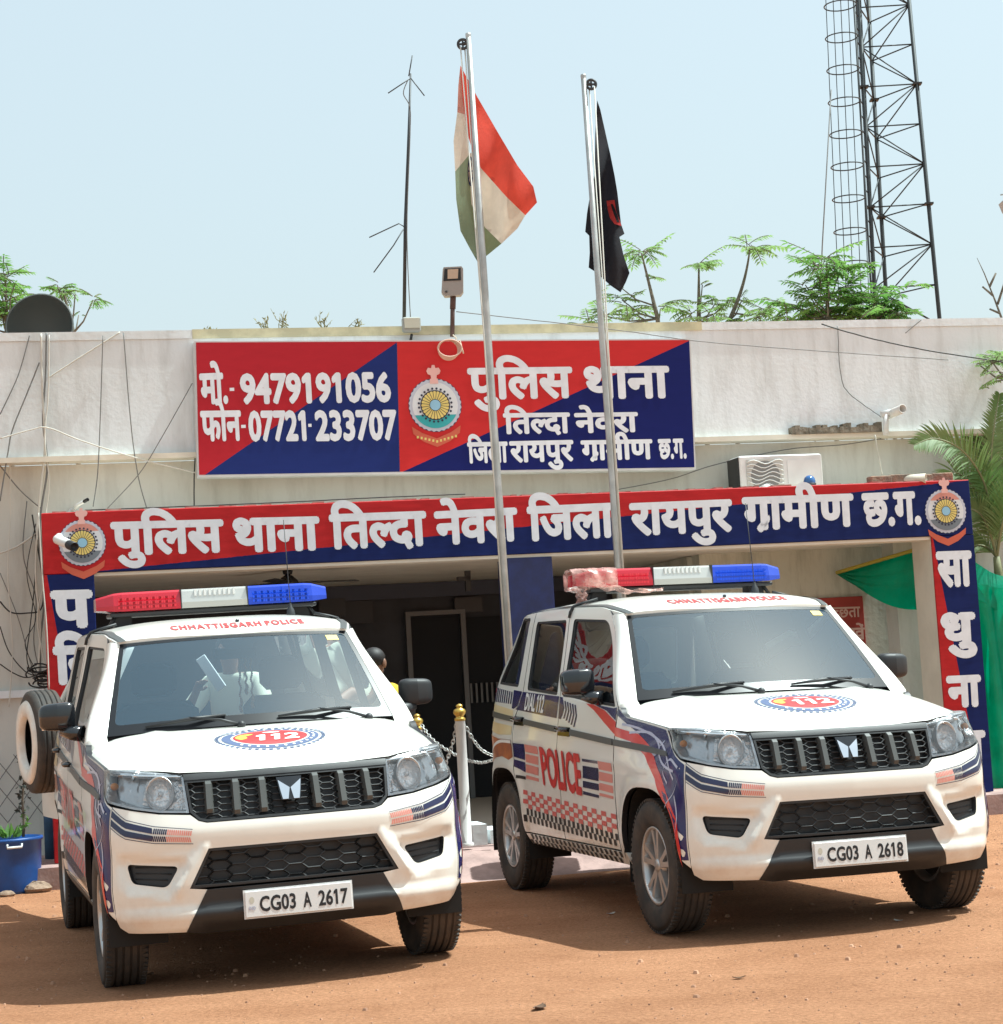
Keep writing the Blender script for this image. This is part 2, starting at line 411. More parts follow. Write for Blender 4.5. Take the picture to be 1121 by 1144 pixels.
def bold(V, F, e):
    """heavier strokes: the same outline laid several times, shifted a little; layers carry an index for a tiny depth step"""
    out = []; k = 0
    sh = [(0, 0)]+([(e*math.cos(a), e*math.sin(a)) for a in [i*math.pi/4 for i in range(8)]] if e else [])
    for dx, dy in sh: out.append(([(x+dx, y+dy) for x, y in V], F, k)); k += 1
    return out
HEAD = max(v[1] for v in glyph('प')[0])          # top of the head line
def lettering(mb, tokens, place, e=0.035, y0=0.0, y1=None, step=0.00012, track=0.0):
    """place(a, b, k): a in 0..1 along the word, b in 0..1 from base line to head line, k = depth"""
    V, F = layout(tokens, track); x0 = min(v[0] for v in V)-e; x1 = max(v[0] for v in V)+e; yh = (HEAD if y1 is None else y1)
    for v, f, k in bold(V, F, e):
        mb.add([place((x-x0)/(x1-x0), (y-y0+e*0)/(yh-y0), k*step) for x, y in v], f, False)
def latin_height(s):
    V, F = _mesh_of(s); return max(v[1] for v in V)
CAP = latin_height('H'); DIG = latin_height('0')
def bil(q, a, b):
    """quad TL, TR, BR, BL; a across, b from bottom to top"""
    tl, tr, br, bl = q
    return tuple((1-a)*(1-b)*bl[i]+a*(1-b)*br[i]+a*b*tr[i]+(1-a)*b*tl[i] for i in range(2))
def ell(cx, cy, rx, ry, n=40, a0=0, a1=360):
    return [(cx+rx*math.cos(R(a0+(a1-a0)*i/n)), cy+ry*math.sin(R(a0+(a1-a0)*i/n))) for i in range(n if a1-a0 == 360 else n+1)]

# ------------------------------------------------------------------ measured points: picture pixel -> point on a real plane
def ray(px, py):
    u, w = px-560.5, py-572.0; c, s = math.cos(ROLL), math.sin(ROLL)
    x = c*u+s*w; v = -s*u+c*w; c, s = math.cos(PITCH), math.sin(PITCH); y, z = F_PX, -v
    d = Vector((x, c*y-s*z, s*y+c*z)); return d/d.y
EYE = Vector((0, 0, CAM_H))
def at(px, py, Y): return EYE+ray(px, py)*Y
def on_ground(px, py, z=0.0): d = ray(px, py); return EYE+d*((z-CAM_H)/d.z)
PSI = R(13.5); Y0 = 15.8
BM = Matrix.Translation((0, Y0, 0)) @ Matrix.Rotation(PSI, 4, 'Z'); BI = BM.inverted()
_nw = (BM.to_3x3() @ Vector((0, 1, 0)))
def bl(px, py, off=0.0):
    """pixel -> local building point on the plane y = off"""
    d = ray(px, py); P0 = BM @ Vector((0, off, 0)); t = (P0-EYE).dot(_nw)/d.dot(_nw); return BI @ (EYE+d*t)
def bxz(px, py, off=0.0): p = bl(px, py, off); return (p.x, p.z)

# ------------------------------------------------------------------ ground
def ground_mat():
    m = bpy.data.materials.new('red earth'); m.use_nodes = True; t = m.node_tree; b = t.nodes['Principled BSDF']; b.inputs['Roughness'].default_value = 0.95
    b.inputs['Specular IOR Level'].default_value = 0.15
    tc = t.nodes.new('ShaderNodeTexCoord'); L = t.links.new
    def noise(sc, det, ro=0.6, st=None):
        n = t.nodes.new('ShaderNodeTexNoise'); n.inputs['Scale'].default_value = sc; n.inputs['Detail'].default_value = det; n.inputs['Roughness'].default_value = ro
        if st:
            mp = t.nodes.new('ShaderNodeMapping'); mp.inputs['Scale'].default_value = st; L(tc.outputs['Object'], mp.inputs[0]); L(mp.outputs[0], n.inputs['Vector'])
        else: L(tc.outputs['Object'], n.inputs['Vector'])
        return n
    a = noise(1.3, 10, .74, (.8, 1.15, 1)); r = t.nodes.new('ShaderNodeValToRGB'); L(a.outputs['Fac'], r.inputs[0])
    e = r.color_ramp.elements; e[0].position = .28; e[0].color = (.41, .195, .100, 1); e[1].position = .66; e[1].color = (.60, .315, .176, 1)
    c = noise(46, 7, .75); r2 = t.nodes.new('ShaderNodeValToRGB'); L(c.outputs['Fac'], r2.inputs[0])
    e = r2.color_ramp.elements; e[0].position = .36; e[0].color = (.62, .58, .54, 1); e[1].position = .60; e[1].color = (1.10, 1.08, 1.06, 1)
    mx = t.nodes.new('ShaderNodeMix'); mx.data_type = 'RGBA'; mx.blend_type = 'MULTIPLY'; mx.inputs['Factor'].default_value = .85; L(r.outputs[0], mx.inputs[6]); L(r2.outputs[0], mx.inputs[7])
    v = t.nodes.new('ShaderNodeTexVoronoi'); v.inputs['Scale'].default_value = 58; L(tc.outputs['Object'], v.inputs['Vector'])
    r3 = t.nodes.new('ShaderNodeValToRGB'); L(v.outputs['Distance'], r3.inputs[0]); e = r3.color_ramp.elements; e[0].position = .06; e[0].color = (.50, .46, .42, 1); e[1].position = .24; e[1].color = (1, 1, 1, 1)
    m3 = t.nodes.new('ShaderNodeMix'); m3.data_type = 'RGBA'; m3.blend_type = 'MULTIPLY'; m3.inputs['Factor'].default_value = .6; L(mx.outputs[2], m3.inputs[6]); L(r3.outputs[0], m3.inputs[7])
    L(m3.outputs[2], b.inputs['Base Color'])
    h1 = noise(75, 8, .8); h2 = noise(6, 6, .65); ad = t.nodes.new('ShaderNodeMath'); ad.operation = 'MULTIPLY_ADD'; ad.inputs[1].default_value = .55; L(h1.outputs['Fac'], ad.inputs[0]); L(h2.outputs['Fac'], ad.inputs[2])
    bp = t.nodes.new('ShaderNodeBump'); bp.inputs['Strength'].default_value = 1.0; bp.inputs['Distance'].default_value = .038; L(ad.outputs[0], bp.inputs['Height']); L(bp.outputs[0], b.inputs['Normal'])
    return m
GM = ground_mat()
mb = MB(); mb.add([(-900, -300, 0), (900, -300, 0), (900, 1500, 0), (-900, 1500, 0)], [[0, 1, 2, 3]]); g = mb.build('ground', GM); tag(g, 'red murram earth yard in front of the station', 'ground', kind='structure')
rg = random.Random(3); mb = MB()
for i in range(3400):                                         # loose grit
    x = rg.uniform(-4.5, 5); y = rg.uniform(7.4, 16); r = rg.choice([.003, .004, .005, .006, .007, .009, .016 if rg.random() < .25 else .005]); k = rg.uniform(.5, .9)
    q = [(r*rg.uniform(.7, 1.2)*math.cos(a), r*rg.uniform(.7, 1.2)*math.sin(a)) for a in [0, 1.26, 2.5, 3.77, 5.0]]
    mb.add([(x+a, y+b, -.001) for a, b in q]+[(x+a*.6, y+b*.6, r*k) for a, b in q], [[0, 1, 6, 5], [1, 2, 7, 6], [2, 3, 8, 7], [3, 4, 9, 8], [4, 0, 5, 9], [5, 6, 7, 8, 9]])
st = mb.build('gravel', mat('grit', (.55, .32, .20), .95, col2=(.28, .15, .09), nscale=3)); tag(st, 'loose grit scattered over the red yard', 'gravel', kind='stuff')

# ------------------------------------------------------------------ the station
def plaster(name, col, dirt, streak=1.0):
    m = bpy.data.materials.new(name); m.use_nodes = True; t = m.node_tree; b = t.nodes['Principled BSDF']; b.inputs['Roughness'].default_value = .85; L = t.links.new
    tc = t.nodes.new('ShaderNodeTexCoord'); mp = t.nodes.new('ShaderNodeMapping'); mp.inputs['Scale'].default_value = (2.6, 1, .45); L(tc.outputs['Object'], mp.inputs[0])
    n = t.nodes.new('ShaderNodeTexNoise'); n.inputs['Scale'].default_value = 2.2; n.inputs['Detail'].default_value = 9; n.inputs['Roughness'].default_value = .68; L(mp.outputs[0], n.inputs['Vector'])
    r = t.nodes.new('ShaderNodeValToRGB'); L(n.outputs['Fac'], r.inputs[0]); e = r.color_ramp.elements; e[0].position = .30; e[0].color = (*[q*.93 for q in dirt], 1); e[1].position = .52; e[1].color = (*col, 1)
    n2 = t.nodes.new('ShaderNodeTexNoise'); n2.inputs['Scale'].default_value = .7; n2.inputs['Detail'].default_value = 6; L(tc.outputs['Object'], n2.inputs['Vector'])
    r2 = t.nodes.new('ShaderNodeValToRGB'); L(n2.outputs['Fac'], r2.inputs[0]); e = r2.color_ramp.elements; e[0].position = .3; e[0].color = (.86, .85, .82, 1); e[1].position = .6; e[1].color = (1, 1, 1, 1)
    mx = t.nodes.new('ShaderNodeMix'); mx.data_type = 'RGBA'; mx.blend_type = 'MULTIPLY'; mx.inputs['Factor'].default_value = streak; L(r.outputs[0], mx.inputs[6]); L(r2.outputs[0], mx.inputs[7]); L(mx.outputs[2], b.inputs['Base Color'])
    h = t.nodes.new('ShaderNodeTexNoise'); h.inputs['Scale'].default_value = 25; h.inputs['Detail'].default_value = 6; L(tc.outputs['Object'], h.inputs['Vector'])
    bp = t.nodes.new('ShaderNodeBump'); bp.inputs['Strength'].default_value = .12; bp.inputs['Distance'].default_value = .02; L(h.outputs['Fac'], bp.inputs['Height']); L(bp.outputs[0], b.inputs['Normal'])
    return m
M_['wall'] = plaster('weathered white wash', (.77, .815, .845), (.66, .69, .70))
M_['wall_shaded'] = plaster('shaded lower white wash', (.60, .61, .57), (.52, .52, .48))  # darker whitewash: the shade below the ledge is put into the colour
M_['parapet_top'] = mat('yellowed parapet edge', (.62, .58, .38), .85, noise=.3, nscale=5)
M_['cream'] = mat('cream plaster', (.72, .67, .56), .8, noise=.12, nscale=3)
M_['moss'] = mat('blackened moss edge', (.10, .09, .065), .95, col2=(.25, .22, .17), nscale=12, bump=1.0, bscale=25)
M_['pink_step'] = mat('faded pink paint', (.44, .30, .27), .85, noise=.35, nscale=5, bump=.2)
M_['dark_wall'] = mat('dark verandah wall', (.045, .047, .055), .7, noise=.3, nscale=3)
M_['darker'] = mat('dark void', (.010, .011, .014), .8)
M_['alu'] = mat('aluminium frame', (.13, .13, .13), .45, metal=.3)
M_['timber'] = mat('dark board', (.012, .012, .016), .35)
RED, BLUE = (.45, .020, .024), (.010, .019, .105)
ZB, ZT = 2.362, 2.836                                           # bottom and top of the portico beam
UL0 = bl(46, 574).x; UL1 = bl(105, 640).x; UR0 = bl(1041, 600).x; UR1 = bl(1083, 536).x
ZR = 4.41; ZL = 3.375
st_ = empty('police_station', BM); tag(st_, 'long low whitewashed police station behind the two cars, with red and blue painted porch', 'building')
def B(name, m, fn, parent=st_):
    mb = MB(); fn(mb); o = mb.build(name, m, parent); return o
par = B('parapet', M_['wall'], lambda b: (b.box(-9, UR1+2.2 if False else 9, .88, 1.15, ZL, ZR-.075)))
B('coping', M_['parapet_top'], lambda b: [b.box(x0, x1, .86, 1.17, ZR-.075, ZR) for x0, x1 in ((bl(215, 372, .86).x, bl(785, 372, .86).x),)], par)
for x0_, x1_ in ((-9, bl(215, 372, .86).x), (bl(785, 372, .86).x, 9)): B('coping', M_['wall'], lambda b: b.box(x0_, x1_, .87, 1.16, ZR-.074, ZR-.004), par)
B('ledge', M_['cream'], lambda b: (b.box(-9, 9, .80, .999, ZL-.045, ZL-.002)))
mo = MB(); ux = bl(885, 482, .78).x
for i in range(26):
    u = ux+.85*i/26; h = .035+.05*rg.random(); mo.box(u, u+.045, .77+.01*rg.random(), .86, ZL-.005, ZL+h)
mo.build('moss_edge', M_['moss'], st_)
wl = B('wall', M_['wall_shaded'], lambda b: (b.box(-9, UL0+.15, 1.0, 1.25, 0, ZL-.05), b.box(UR0+.1, 9, 1.0, 1.25, 0, ZL-.05), b.box(UL0+.15, UR0+.1, 1.0, 1.25, ZT-.04, ZL-.05)))
B('wall_band', M_['wall'], lambda b: b.box(-9, UL0-.02, .94, .998, 1.44, 1.50))
# verandah inside
B('ceiling', M_['cream'], lambda b: b.box(UL0+.03, UR1-.03, .28, 4.6, ZB+.035, ZB+.12))
B('porch_roof', M_['cream'], lambda b: b.box(UL0+.02, UR1-.02, .24, .998, ZT-.10, ZT-.03))
B('lintel', M_['cream'], lambda b: (b.box(UL0+.35, UR0+.02, .02, .26, ZB-.028, ZB-.002)))
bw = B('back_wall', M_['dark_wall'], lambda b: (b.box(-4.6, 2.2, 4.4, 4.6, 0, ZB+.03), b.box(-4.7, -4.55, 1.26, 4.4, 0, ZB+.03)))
B('skirting', M_['pink_step'], lambda b: b.box(-9, 9, -.30, 4.4, .0, .165)); B('floor', mat('pale bounce floor', (.62, .56, .48), .6), lambda b: b.box(UL1, UR0, .05, 4.36, .1655, .1695))  # unseen pale floor sheet, added to bounce light up to the ceiling
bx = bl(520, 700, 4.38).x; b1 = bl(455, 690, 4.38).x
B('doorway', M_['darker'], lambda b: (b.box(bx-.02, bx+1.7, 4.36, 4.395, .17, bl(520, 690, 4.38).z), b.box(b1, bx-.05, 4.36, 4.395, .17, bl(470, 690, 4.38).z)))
fz = bl(470, 688, 4.34).z
B('door_frame', M_['alu'], lambda b: (b.box(b1-.03, b1+.02, 4.30, 4.36, .17, fz), b.box(bx-.06, bx-.01, 4.30, 4.36, .17, fz), b.box(b1-.03, bx-.01, 4.295, 4.35, fz, fz+.045)))
B('door_grille', M_['alu'], lambda b: [b.box(b1+.55+.055*i, b1+.57+.055*i, 4.31, 4.33, fz-.92, fz-.72) for i in range(9)])
B('valance_strip', mat('slate blue strip', (.05, .06, .09), .6), lambda b: b.box(-4.5, 2.2, 4.30, 4.36, ZB-.12, ZB+.03))
p0 = bl(380, 672, 4.3); p1 = bl(418, 690, 4.3)
nb = B('notice_board', M_['timber'], lambda b: b.box(p0.x, p1.x, 4.33, 4.36, p1.z-.05, p0.z))
p0 = bl(508, 668, 4.3); p1 = bl(540, 683, 4.3); B('notice_board', M_['timber'], lambda b: b.box(p0.x, p1.x, 4.31, 4.34, p1.z, p0.z))
B('ventilator', M_['dark_steel'], lambda b: [b.box(bl(356, 672, 4.3).x+.03*i, bl(356, 672, 4.3).x+.045*i**0+.03*i-.03+.015, 4.28, 4.30, bl(356, 690, 4.3).z, bl(356, 670, 4.3).z) for i in range(9)])
B('wall_bracket', M_['dark_steel'], lambda b: (b.box(bl(521, 655, 2.6).x, bl(521, 655, 2.6).x+.05, 2.6, 2.65, ZB-.16, ZB+.034), b.box(bl(521, 655, 2.6).x-.08, bl(521, 655, 2.6).x+.05, 2.6, 2.64, ZB-.06, ZB-.02)))
rw = plaster('stained side wall', (.60, .62, .54), (.38, .40, .34))
B('inner_wall', rw, lambda b: (b.box(2.25, UR1+3.0, 1.70, 1.90, .17, ZB+.45), b.box(2.2, 2.4, 1.9, 4.4, .17, ZB+.03)))
# portico beam and pillars
pa, pb = bl(110, 638), bl(1040, 541); sl = (pb.z-pa.z)/(pb.x-pa.x)
beam = B('porch_beam', two_tone('beam paint', RED, BLUE, pa.z-sl*pa.x, sl, soft=.012), lambda b: b.box(UL0, UR1, 0, .25, ZB, ZT, bev=.006))
ro_ = MB()
for i in range(60):                                             # broken plaster along the top edge
    u = UL0+.1+(UR1-UL0-.3)*i/60+rg.uniform(-.04, .04); w = rg.uniform(.03, .12); ro_.box(u, u+w, .02, .2, ZT-.002, ZT+rg.uniform(.002, .016))
ro_.build('broken_edge', mat('chipped red plaster', (.40, .09, .08), .9, col2=(.45, .38, .32), nscale=6), beam)
qa, qb = bl(52, 640), bl(65, 713); s1 = (qb.z-qa.z)/(qb.x-qa.x)
pl_l = B('porch_pillar', two_tone('left pillar paint', BLUE, RED, qa.z-s1*qa.x, s1, soft=.012), lambda b: b.box(UL0, UL1, 0, .38, .17, ZB-.003, bev=.006))
qa, qb = bl(1054, 659), bl(1085, 817); s1 = (qb.z-qa.z)/(qb.x-qa.x)
pl_r = B('porch_pillar', two_tone('right pillar paint', BLUE, RED, qa.z-s1*qa.x, s1, soft=.012), lambda b: b.box(UR0, UR1, 0, .02, .17, ZB-.003))
B('pillar_core', M_['cream'], lambda b: b.box(UR0+.002, UR1-.004, .021, .40, .17, ZB-.003), pl_r)
m0 = bl(568, 640).x; m1 = bl(618, 640).x
pl_m = B('porch_pillar', mat('blue distemper', BLUE, .5, noise=.35, nscale=9), lambda b: b.box(m0, m1, .003, .36, .17, ZB-.03, bev=.004))
# ramp and kerb
rp = B('ramp', M_['pink_step'], lambda b: (b.prism([(-2.2, .0), (-1.75, .17), (-.302, .17), (-.302, -.02), (-2.2, -.02)], -1.6, 1.6, axis='x')))
tag(rp, None)
B('kerb_block', M_['wall'], lambda b: (b.box(bl(527, 930, -1.3).x, bl(543, 930, -1.3).x, -1.35, -1.0, .172, .32), b.box(bl(548, 930, -1.3).x, 2.2, -1.30, -.9, .172, .27)))

# ------------------------------------------------------------------ writing on the porch
LZ = -.0035
def word(parent, tokens, tl, tr, base, off=0.0, e=.045, m='letter', track=0.0, name='lettering', y1=None):
    """tl, tr: ends of the head line in the photograph; base: picture height of the base line under tl"""
    A, Bp, C = bl(*tl, off), bl(*tr, off), bl(tl[0]+(base-tl[1])*.055, base, off)
    mb = MB(); ax = Bp-A; up = A-C
    lettering(mb, tokens, lambda a, b, k: tuple(C+ax*a+up*b+Vector((0, LZ-k, 0))), e, track=track, y1=y1)
    return mb.build(name, M_[m] if isinstance(m, str) else m, parent)
HL_ = ('half', 'ल', .23)
TH = dict(pulis=['पु', 'ि', 'ल', 'स'], thana=['थाना'], tilda=['ि', 'त', HL_, 'दा'], nevra=['नेवरा'], zila=['ि', 'ज', 'ला'], raipur=['रायपुर'], gramin=[('ra', 'ग'), 'ामीण'], chhag=['छ.ग.'])
for k, tl, tr, ba in (('pulis', (123, 585.5), (249.5, 582.2), 619), ('thana', (259.4, 581.3), (356.7, 579), 615.5), ('tilda', (367.2, 577), (476, 573), 612), ('nevra', (484.7, 573.7), (577.7, 569), 607.5),
                      ('zila', (588.3, 568.2), (686, 563.8), 603), ('raipur', (702.8, 564.4), (817.7, 559.7), 597), ('gramin', (828.7, 557.8), (953.4, 553.4), 591), ('chhag', (962.5, 553.4), (1028, 550.6), 587)):
    word(beam, TH[k], tl, tr, ba, e=.042)
word(pl_l, ['प'], (55.7, 662.7), (103.4, 661.4), 700, e=.05); word(pl_l, ['ि', 'र'], (58.6, 725), (103, 723), 763, e=.05); word(pl_l, [('half', 'त', .0), 'ा'], (62, 786), (108, 784), 824, e=.05)
word(pl_r, ['सा'], (1045.5, 619), (1085.5, 617.6), 654, e=.05); word(pl_r, ['धु'], (1050.5, 687.5), (1090, 686), 720, e=.05); word(pl_r, ['ना'], (1057, 757.8), (1096, 756), 789, e=.05); word(pl_r, ['म'], (1064, 820), (1101, 818), 852, e=.05)

def emblem(parent, c, r, off, style):
    """round police crest: ringed disc, spoked wheel, lion capital above, ribbon below"""
    C = bl(*c, off); e = bl(c[0]+r, c[1], off); rr = (e-C).length
    P = lambda x, z, k: (C.x+x*rr, C.y-.003-k*.0016, C.z+z*rr)
    def disc(poly, k, m, name):
        mb = MB(); V, T, L = tri2d(poly, step=1e3); mb.add([P(x, z, k) for x, z in V], T); return mb.build(name, m, root)
    mb = MB(); V, T, L = tri2d(ell(0, 0, 1.0, 1.0, 48), step=1e3); mb.add([P(x, z, 0) for x, z in V], T); root = mb.build('crest', em[0], parent)
    sc = [( (1.0 if i % 2 else .955)*math.cos(math.pi*i/32), (1.0 if i % 2 else .955)*math.sin(math.pi*i/32)) for i in range(64)]
    disc(sc, 1, em[1], 'ring'); disc(ell(0, 0, .86, .86, 40), 2, em[2], 'field')
    disc([(.86*math.cos(R(a)), .86*math.sin(R(a))) for a in range(205, 336, 5)], 3, em[3] if style else em[4], 'field')
    if not style or style == 2: disc([(.86*math.cos(R(a)), .86*math.sin(R(a))) for a in range(35, 146, 5)], 3, em[5], 'field')
    disc(ell(0, 0, .56, .56, 40), 4, em[6], 'wheel')
    mb = MB(); n = 24
    for i in range(n):
        a = 2*math.pi*i/n; c_, s_ = math.cos(a), math.sin(a); d = .055; p = lambda q, o: P(q*c_-o*s_, q*s_+o*c_, 5)
        mb.add([p(.22, -.018), p(.50, -d), p(.53, 0), p(.50, d), p(.22, .018)], [[0, 1, 2, 3, 4]])
    mb.build('wheel_spokes', em[7], root)
    mb = MB()
    for i in range(n):
        a = 2*math.pi*(i+.5)/n; V, T, L = tri2d(ell(.62*math.cos(a), .62*math.sin(a), .045, .045, 8), step=1e3); mb.add([P(x, z, 5) for x, z in V], T)
    mb.build('wheel_dots', em[6], root)
    disc(ell(0, 0, .20, .20, 24), 6, em[8], 'hub')
    lion = [(-.16, .80), (.16, .80), (.15, .98), (.10, 1.0), (.12, 1.12), (.22, 1.16), (.27, 1.28), (.20, 1.40), (.08, 1.38), (.05, 1.50), (-.05, 1.50), (-.08, 1.38), (-.20, 1.40), (-.27, 1.28), (-.22, 1.16), (-.12, 1.12), (-.10, 1.0), (-.15, .98)]
    disc(lion, 6, em[9], 'capital')
    rb = [(-.95, -.80), (-.85, -.98), (-.40, -1.22), (0, -1.36), (.40, -1.22), (.85, -.98), (.95, -.80), (.90, -1.05), (.45, -1.42), (0, -1.62), (-.45, -1.42), (-.90, -1.05)]
    rb = [(-.92, -.78), (-.55, -1.02), (0, -1.24), (.55, -1.02), (.92, -.78), (.88, -1.05), (.5, -1.35), (0, -1.56), (-.5, -1.35), (-.88, -1.05)]
    disc(rb, 1, em[10], 'ribbon')
    if style == 1:
        mb = MB()
        for i in range(11):
            t = -.72+.144*i; z = -1.18-.18*(1-abs(t)/.72)+.0; mb.add([P(t-.04, z-.04, 2), P(t+.035, z-.04, 2), P(t+.04, z+.05, 2), P(t-.035, z+.05, 2)], [[0, 1, 2, 3]])
        mb.build('ribbon_marks', em[7], root)
    return root
def flatm(n, c): return mat('crest '+n, c, .5)
em = [flatm('outer', (.03, .035, .09)), flatm('ring', (.50, .52, .60)), flatm('field', (.66, .68, .70)), flatm('teal', (.05, .36, .38)), flatm('grey', (.16, .19, .22)), flatm('top', (.58, .25, .20)), flatm('wheel', (.02, .022, .05)),
      flatm('gold', (.68, .55, .16)), flatm('hub', (.28, .50, .66)), flatm('pink', (.72, .42, .38)), flatm('ribbon', (.52, .10, .05))]
emblem(st_, (92, 606.5), 26.5, 0.0, 0); emblem(st_, (1056.7, 571), 23.0, 0.0, 0)

# ------------------------------------------------------------------ the big signboard on the parapet
SO = .70
sg_ = empty('signboard', BM); tag(sg_, 'wide red and blue signboard with white phone numbers and station name on the parapet', 'signboard')
def quad(mb, c, y0, y1):
    pts = [bl(*q, SO) for q in c]; mb.prism([(p.x, p.z) for p in pts], y0, y1)
mb = MB(); quad(mb, [(217, 381), (771.8, 378.2), (778, 524.2), (221, 533)], SO+.004, SO+.16); mb.build('frame', mat('sign frame white', (.62, .62, .62), .5, noise=.15), sg_)
A, Bq = bl(232, 528.5, SO), bl(442, 383.5, SO); s1 = (Bq.z-A.z)/(Bq.x-A.x)
mb = MB(); quad(mb, [(219, 382.5), (443.5, 381.5), (446.8, 527), (222.6, 530.5)], SO, SO+.003); sp1 = mb.build('sign_panel', two_tone('left sign vinyl', (.41, .018, .030), (.016, .028, .15), A.z-s1*A.x, s1, .35, .08, .002), sg_)
A, Bq = bl(454.5, 525, SO), bl(769.5, 381, SO); s1 = (Bq.z-A.z)/(Bq.x-A.x)
mb = MB(); quad(mb, [(443.7, 381.5), (770.3, 379.7), (776.2, 522), (447, 527)], SO, SO+.003); sp2 = mb.build('sign_panel', two_tone('right sign vinyl', (.53, .028, .030), (.010, .014, .115), A.z-s1*A.x, s1, .35, .08, .002), sg_)
word(sp1, ['मो.'], (222.4, 419.4), (253.5, 418), 450.5, SO, .04); word(sp1, ['9479191056'], (267.4, 419), (435.6, 417), 450, SO, .045, y1=DIG)
word(sp1, ['फोन'], (223.5, 461), (269, 460.3), 491.5, SO, .04); word(sp1, ['07721'], (276.7, 460.5), (341, 460), 491.5, SO, .045, y1=DIG); word(sp1, ['233707'], (351, 460), (442.8, 459.3), 491, SO, .045, y1=DIG)
mb = MB()
for x, y, w in ((259.2, 435, 2.6), (272, 476.4, 2.6), (346.3, 475.2, 1.9)):
    a = bl(x, y, SO); mb.box(a.x-w*.0072, a.x+w*.0072, SO-.004, SO-.003, a.z-.013, a.z+.013)
mb.build('lettering', M_['letter'], sp1)
for k, tl, tr, ba in (('pulis', (521.8, 413.1), (639.2, 411.5), 445), ('thana', (651.7, 411.5), (747.5, 410.6), 444.3), ('tilda', (561.8, 463), (636.7, 462), 484), ('nevra', (641.4, 462.7), (712.6, 461.5), 483),
                      ('zila', (521.8, 495.5), (567, 494.5), 516.7), ('raipur', (568.8, 494.3), (640.4, 492.7), 515.8), ('gramin', (648.6, 493.3), (728.8, 491.8), 513.6), ('chhag', (735, 491.8), (766.3, 491), 512)):
    word(sp2, TH[k], tl, tr, ba, SO, .038)
emblem(sg_, (486.2, 452.7), 29.5, SO, 1)
# ------------------------------------------------------------------ police car (x forward, y to its left, z up)
def _tab(z, v, sm=0.012):
    zz = np.arange(0.1, 2.1, 0.004); vv = np.interp(zz, z, v); k = int(sm/0.004*2)*2+1
    w = np.hanning(k+2)[1:-1]; w /= w.sum(); vp = np.pad(vv, k//2, mode='edge'); return zz, np.convolve(vp, w, 'valid')
DF = _tab([.25, .295, .33, .36, .378, .40, .48, .50, .56, .62, .67, .70, .75, .785, .835, .92, .985, 1.015, 1.06],
          [-.10, -.034, -.014, .004, .012, -.010, -.002, .0, -.008, -.014, -.018, -.012, -.012, -.022, -.040, -.068, -.095, -.112, -.165])
DS = _tab([.25, .30, .36, .42, .50, .70, .86, .93, .98, 1.05, 1.1, 1.2, 1.26, 1.30, 1.68, 1.75, 1.82, 1.9],
          [-.07, -.05, -.022, -.008, .0, .002, .006, .008, .006, -.002, -.008, -.02, -.03, -.038, -.128, -.150, -.19, -.25], 0.02)
DR = _tab([.25, .3, .6, .82, 1.23, 1.33, 1.75, 1.82, 1.9], [-.06, 0, 0, -.06, -.10, -.13, -.32, -.40, -.6], 0.03)
_cp = spline([(1.975, 0), (1.968, .2), (1.953, .4), (1.939, .5), (1.917, .6), (1.885, .69), (1.848, .765), (1.785, .825), (1.70, .860), (1.55, .876), (1.3, .88), (.8, .88), (0, .88),
              (-.8, .88), (-1.4, .872), (-1.70, .85), (-1.84, .79), (-1.905, .68), (-1.925, .5), (-1.935, .25), (-1.936, 0)], 24)
_cx = np.array([q[0] for q in _cp]); _cy = np.array([q[1] for q in _cp])
_cs = np.concatenate([[0], np.cumsum(np.hypot(np.diff(_cx), np.diff(_cy)))])
_tx = np.gradient(_cx, _cs); _ty = np.gradient(_cy, _cs); _l = np.hypot(_tx, _ty); _nx, _ny = _ty/_l, -_tx/_l
SMAX = _cs[-1]
_im = int(np.argmax(_cy > 0.8799)) if (_cy > 0.8799).any() else int(np.argmax(_cy))
def s_y(y): return math.copysign(float(np.interp(abs(y), _cy[:_im], _cs[:_im])), y)
def s_x(x): return float(np.interp(-x, -_cx, _cs))
def sst(a, b, x):
    t = min(1.0, max(0.0, (x-a)/(b-a))); return t*t*(3-2*t)
ARCH_F = (1.325, .34, .385, .41); ARCH_R = (-1.375, .34, .425, .445)
def arch_q(A, x, z):
    return (abs((x-A[0])/A[2])**3+abs((z-A[1])/A[3])**3)**(1/3)
FOG = [(.790, .618), (.541, .594), (.600, .500), (.765, .528)]
FOGS = [(s_y(y), z) for y, z in FOG]
_BL = (s_y(.425), .672, s_y(.545), .488)
def seg_dist(p, poly):
    best = 9.0; n = len(poly)
    for i in range(n):
        ax, ay = poly[i]; bx, by = poly[(i+1) % n]; dx, dy = bx-ax, by-ay
        t = max(0, min(1, ((p[0]-ax)*dx+(p[1]-ay)*dy)/(dx*dx+dy*dy))); best = min(best, math.hypot(p[0]-ax-t*dx, p[1]-ay-t*dy))
    return best
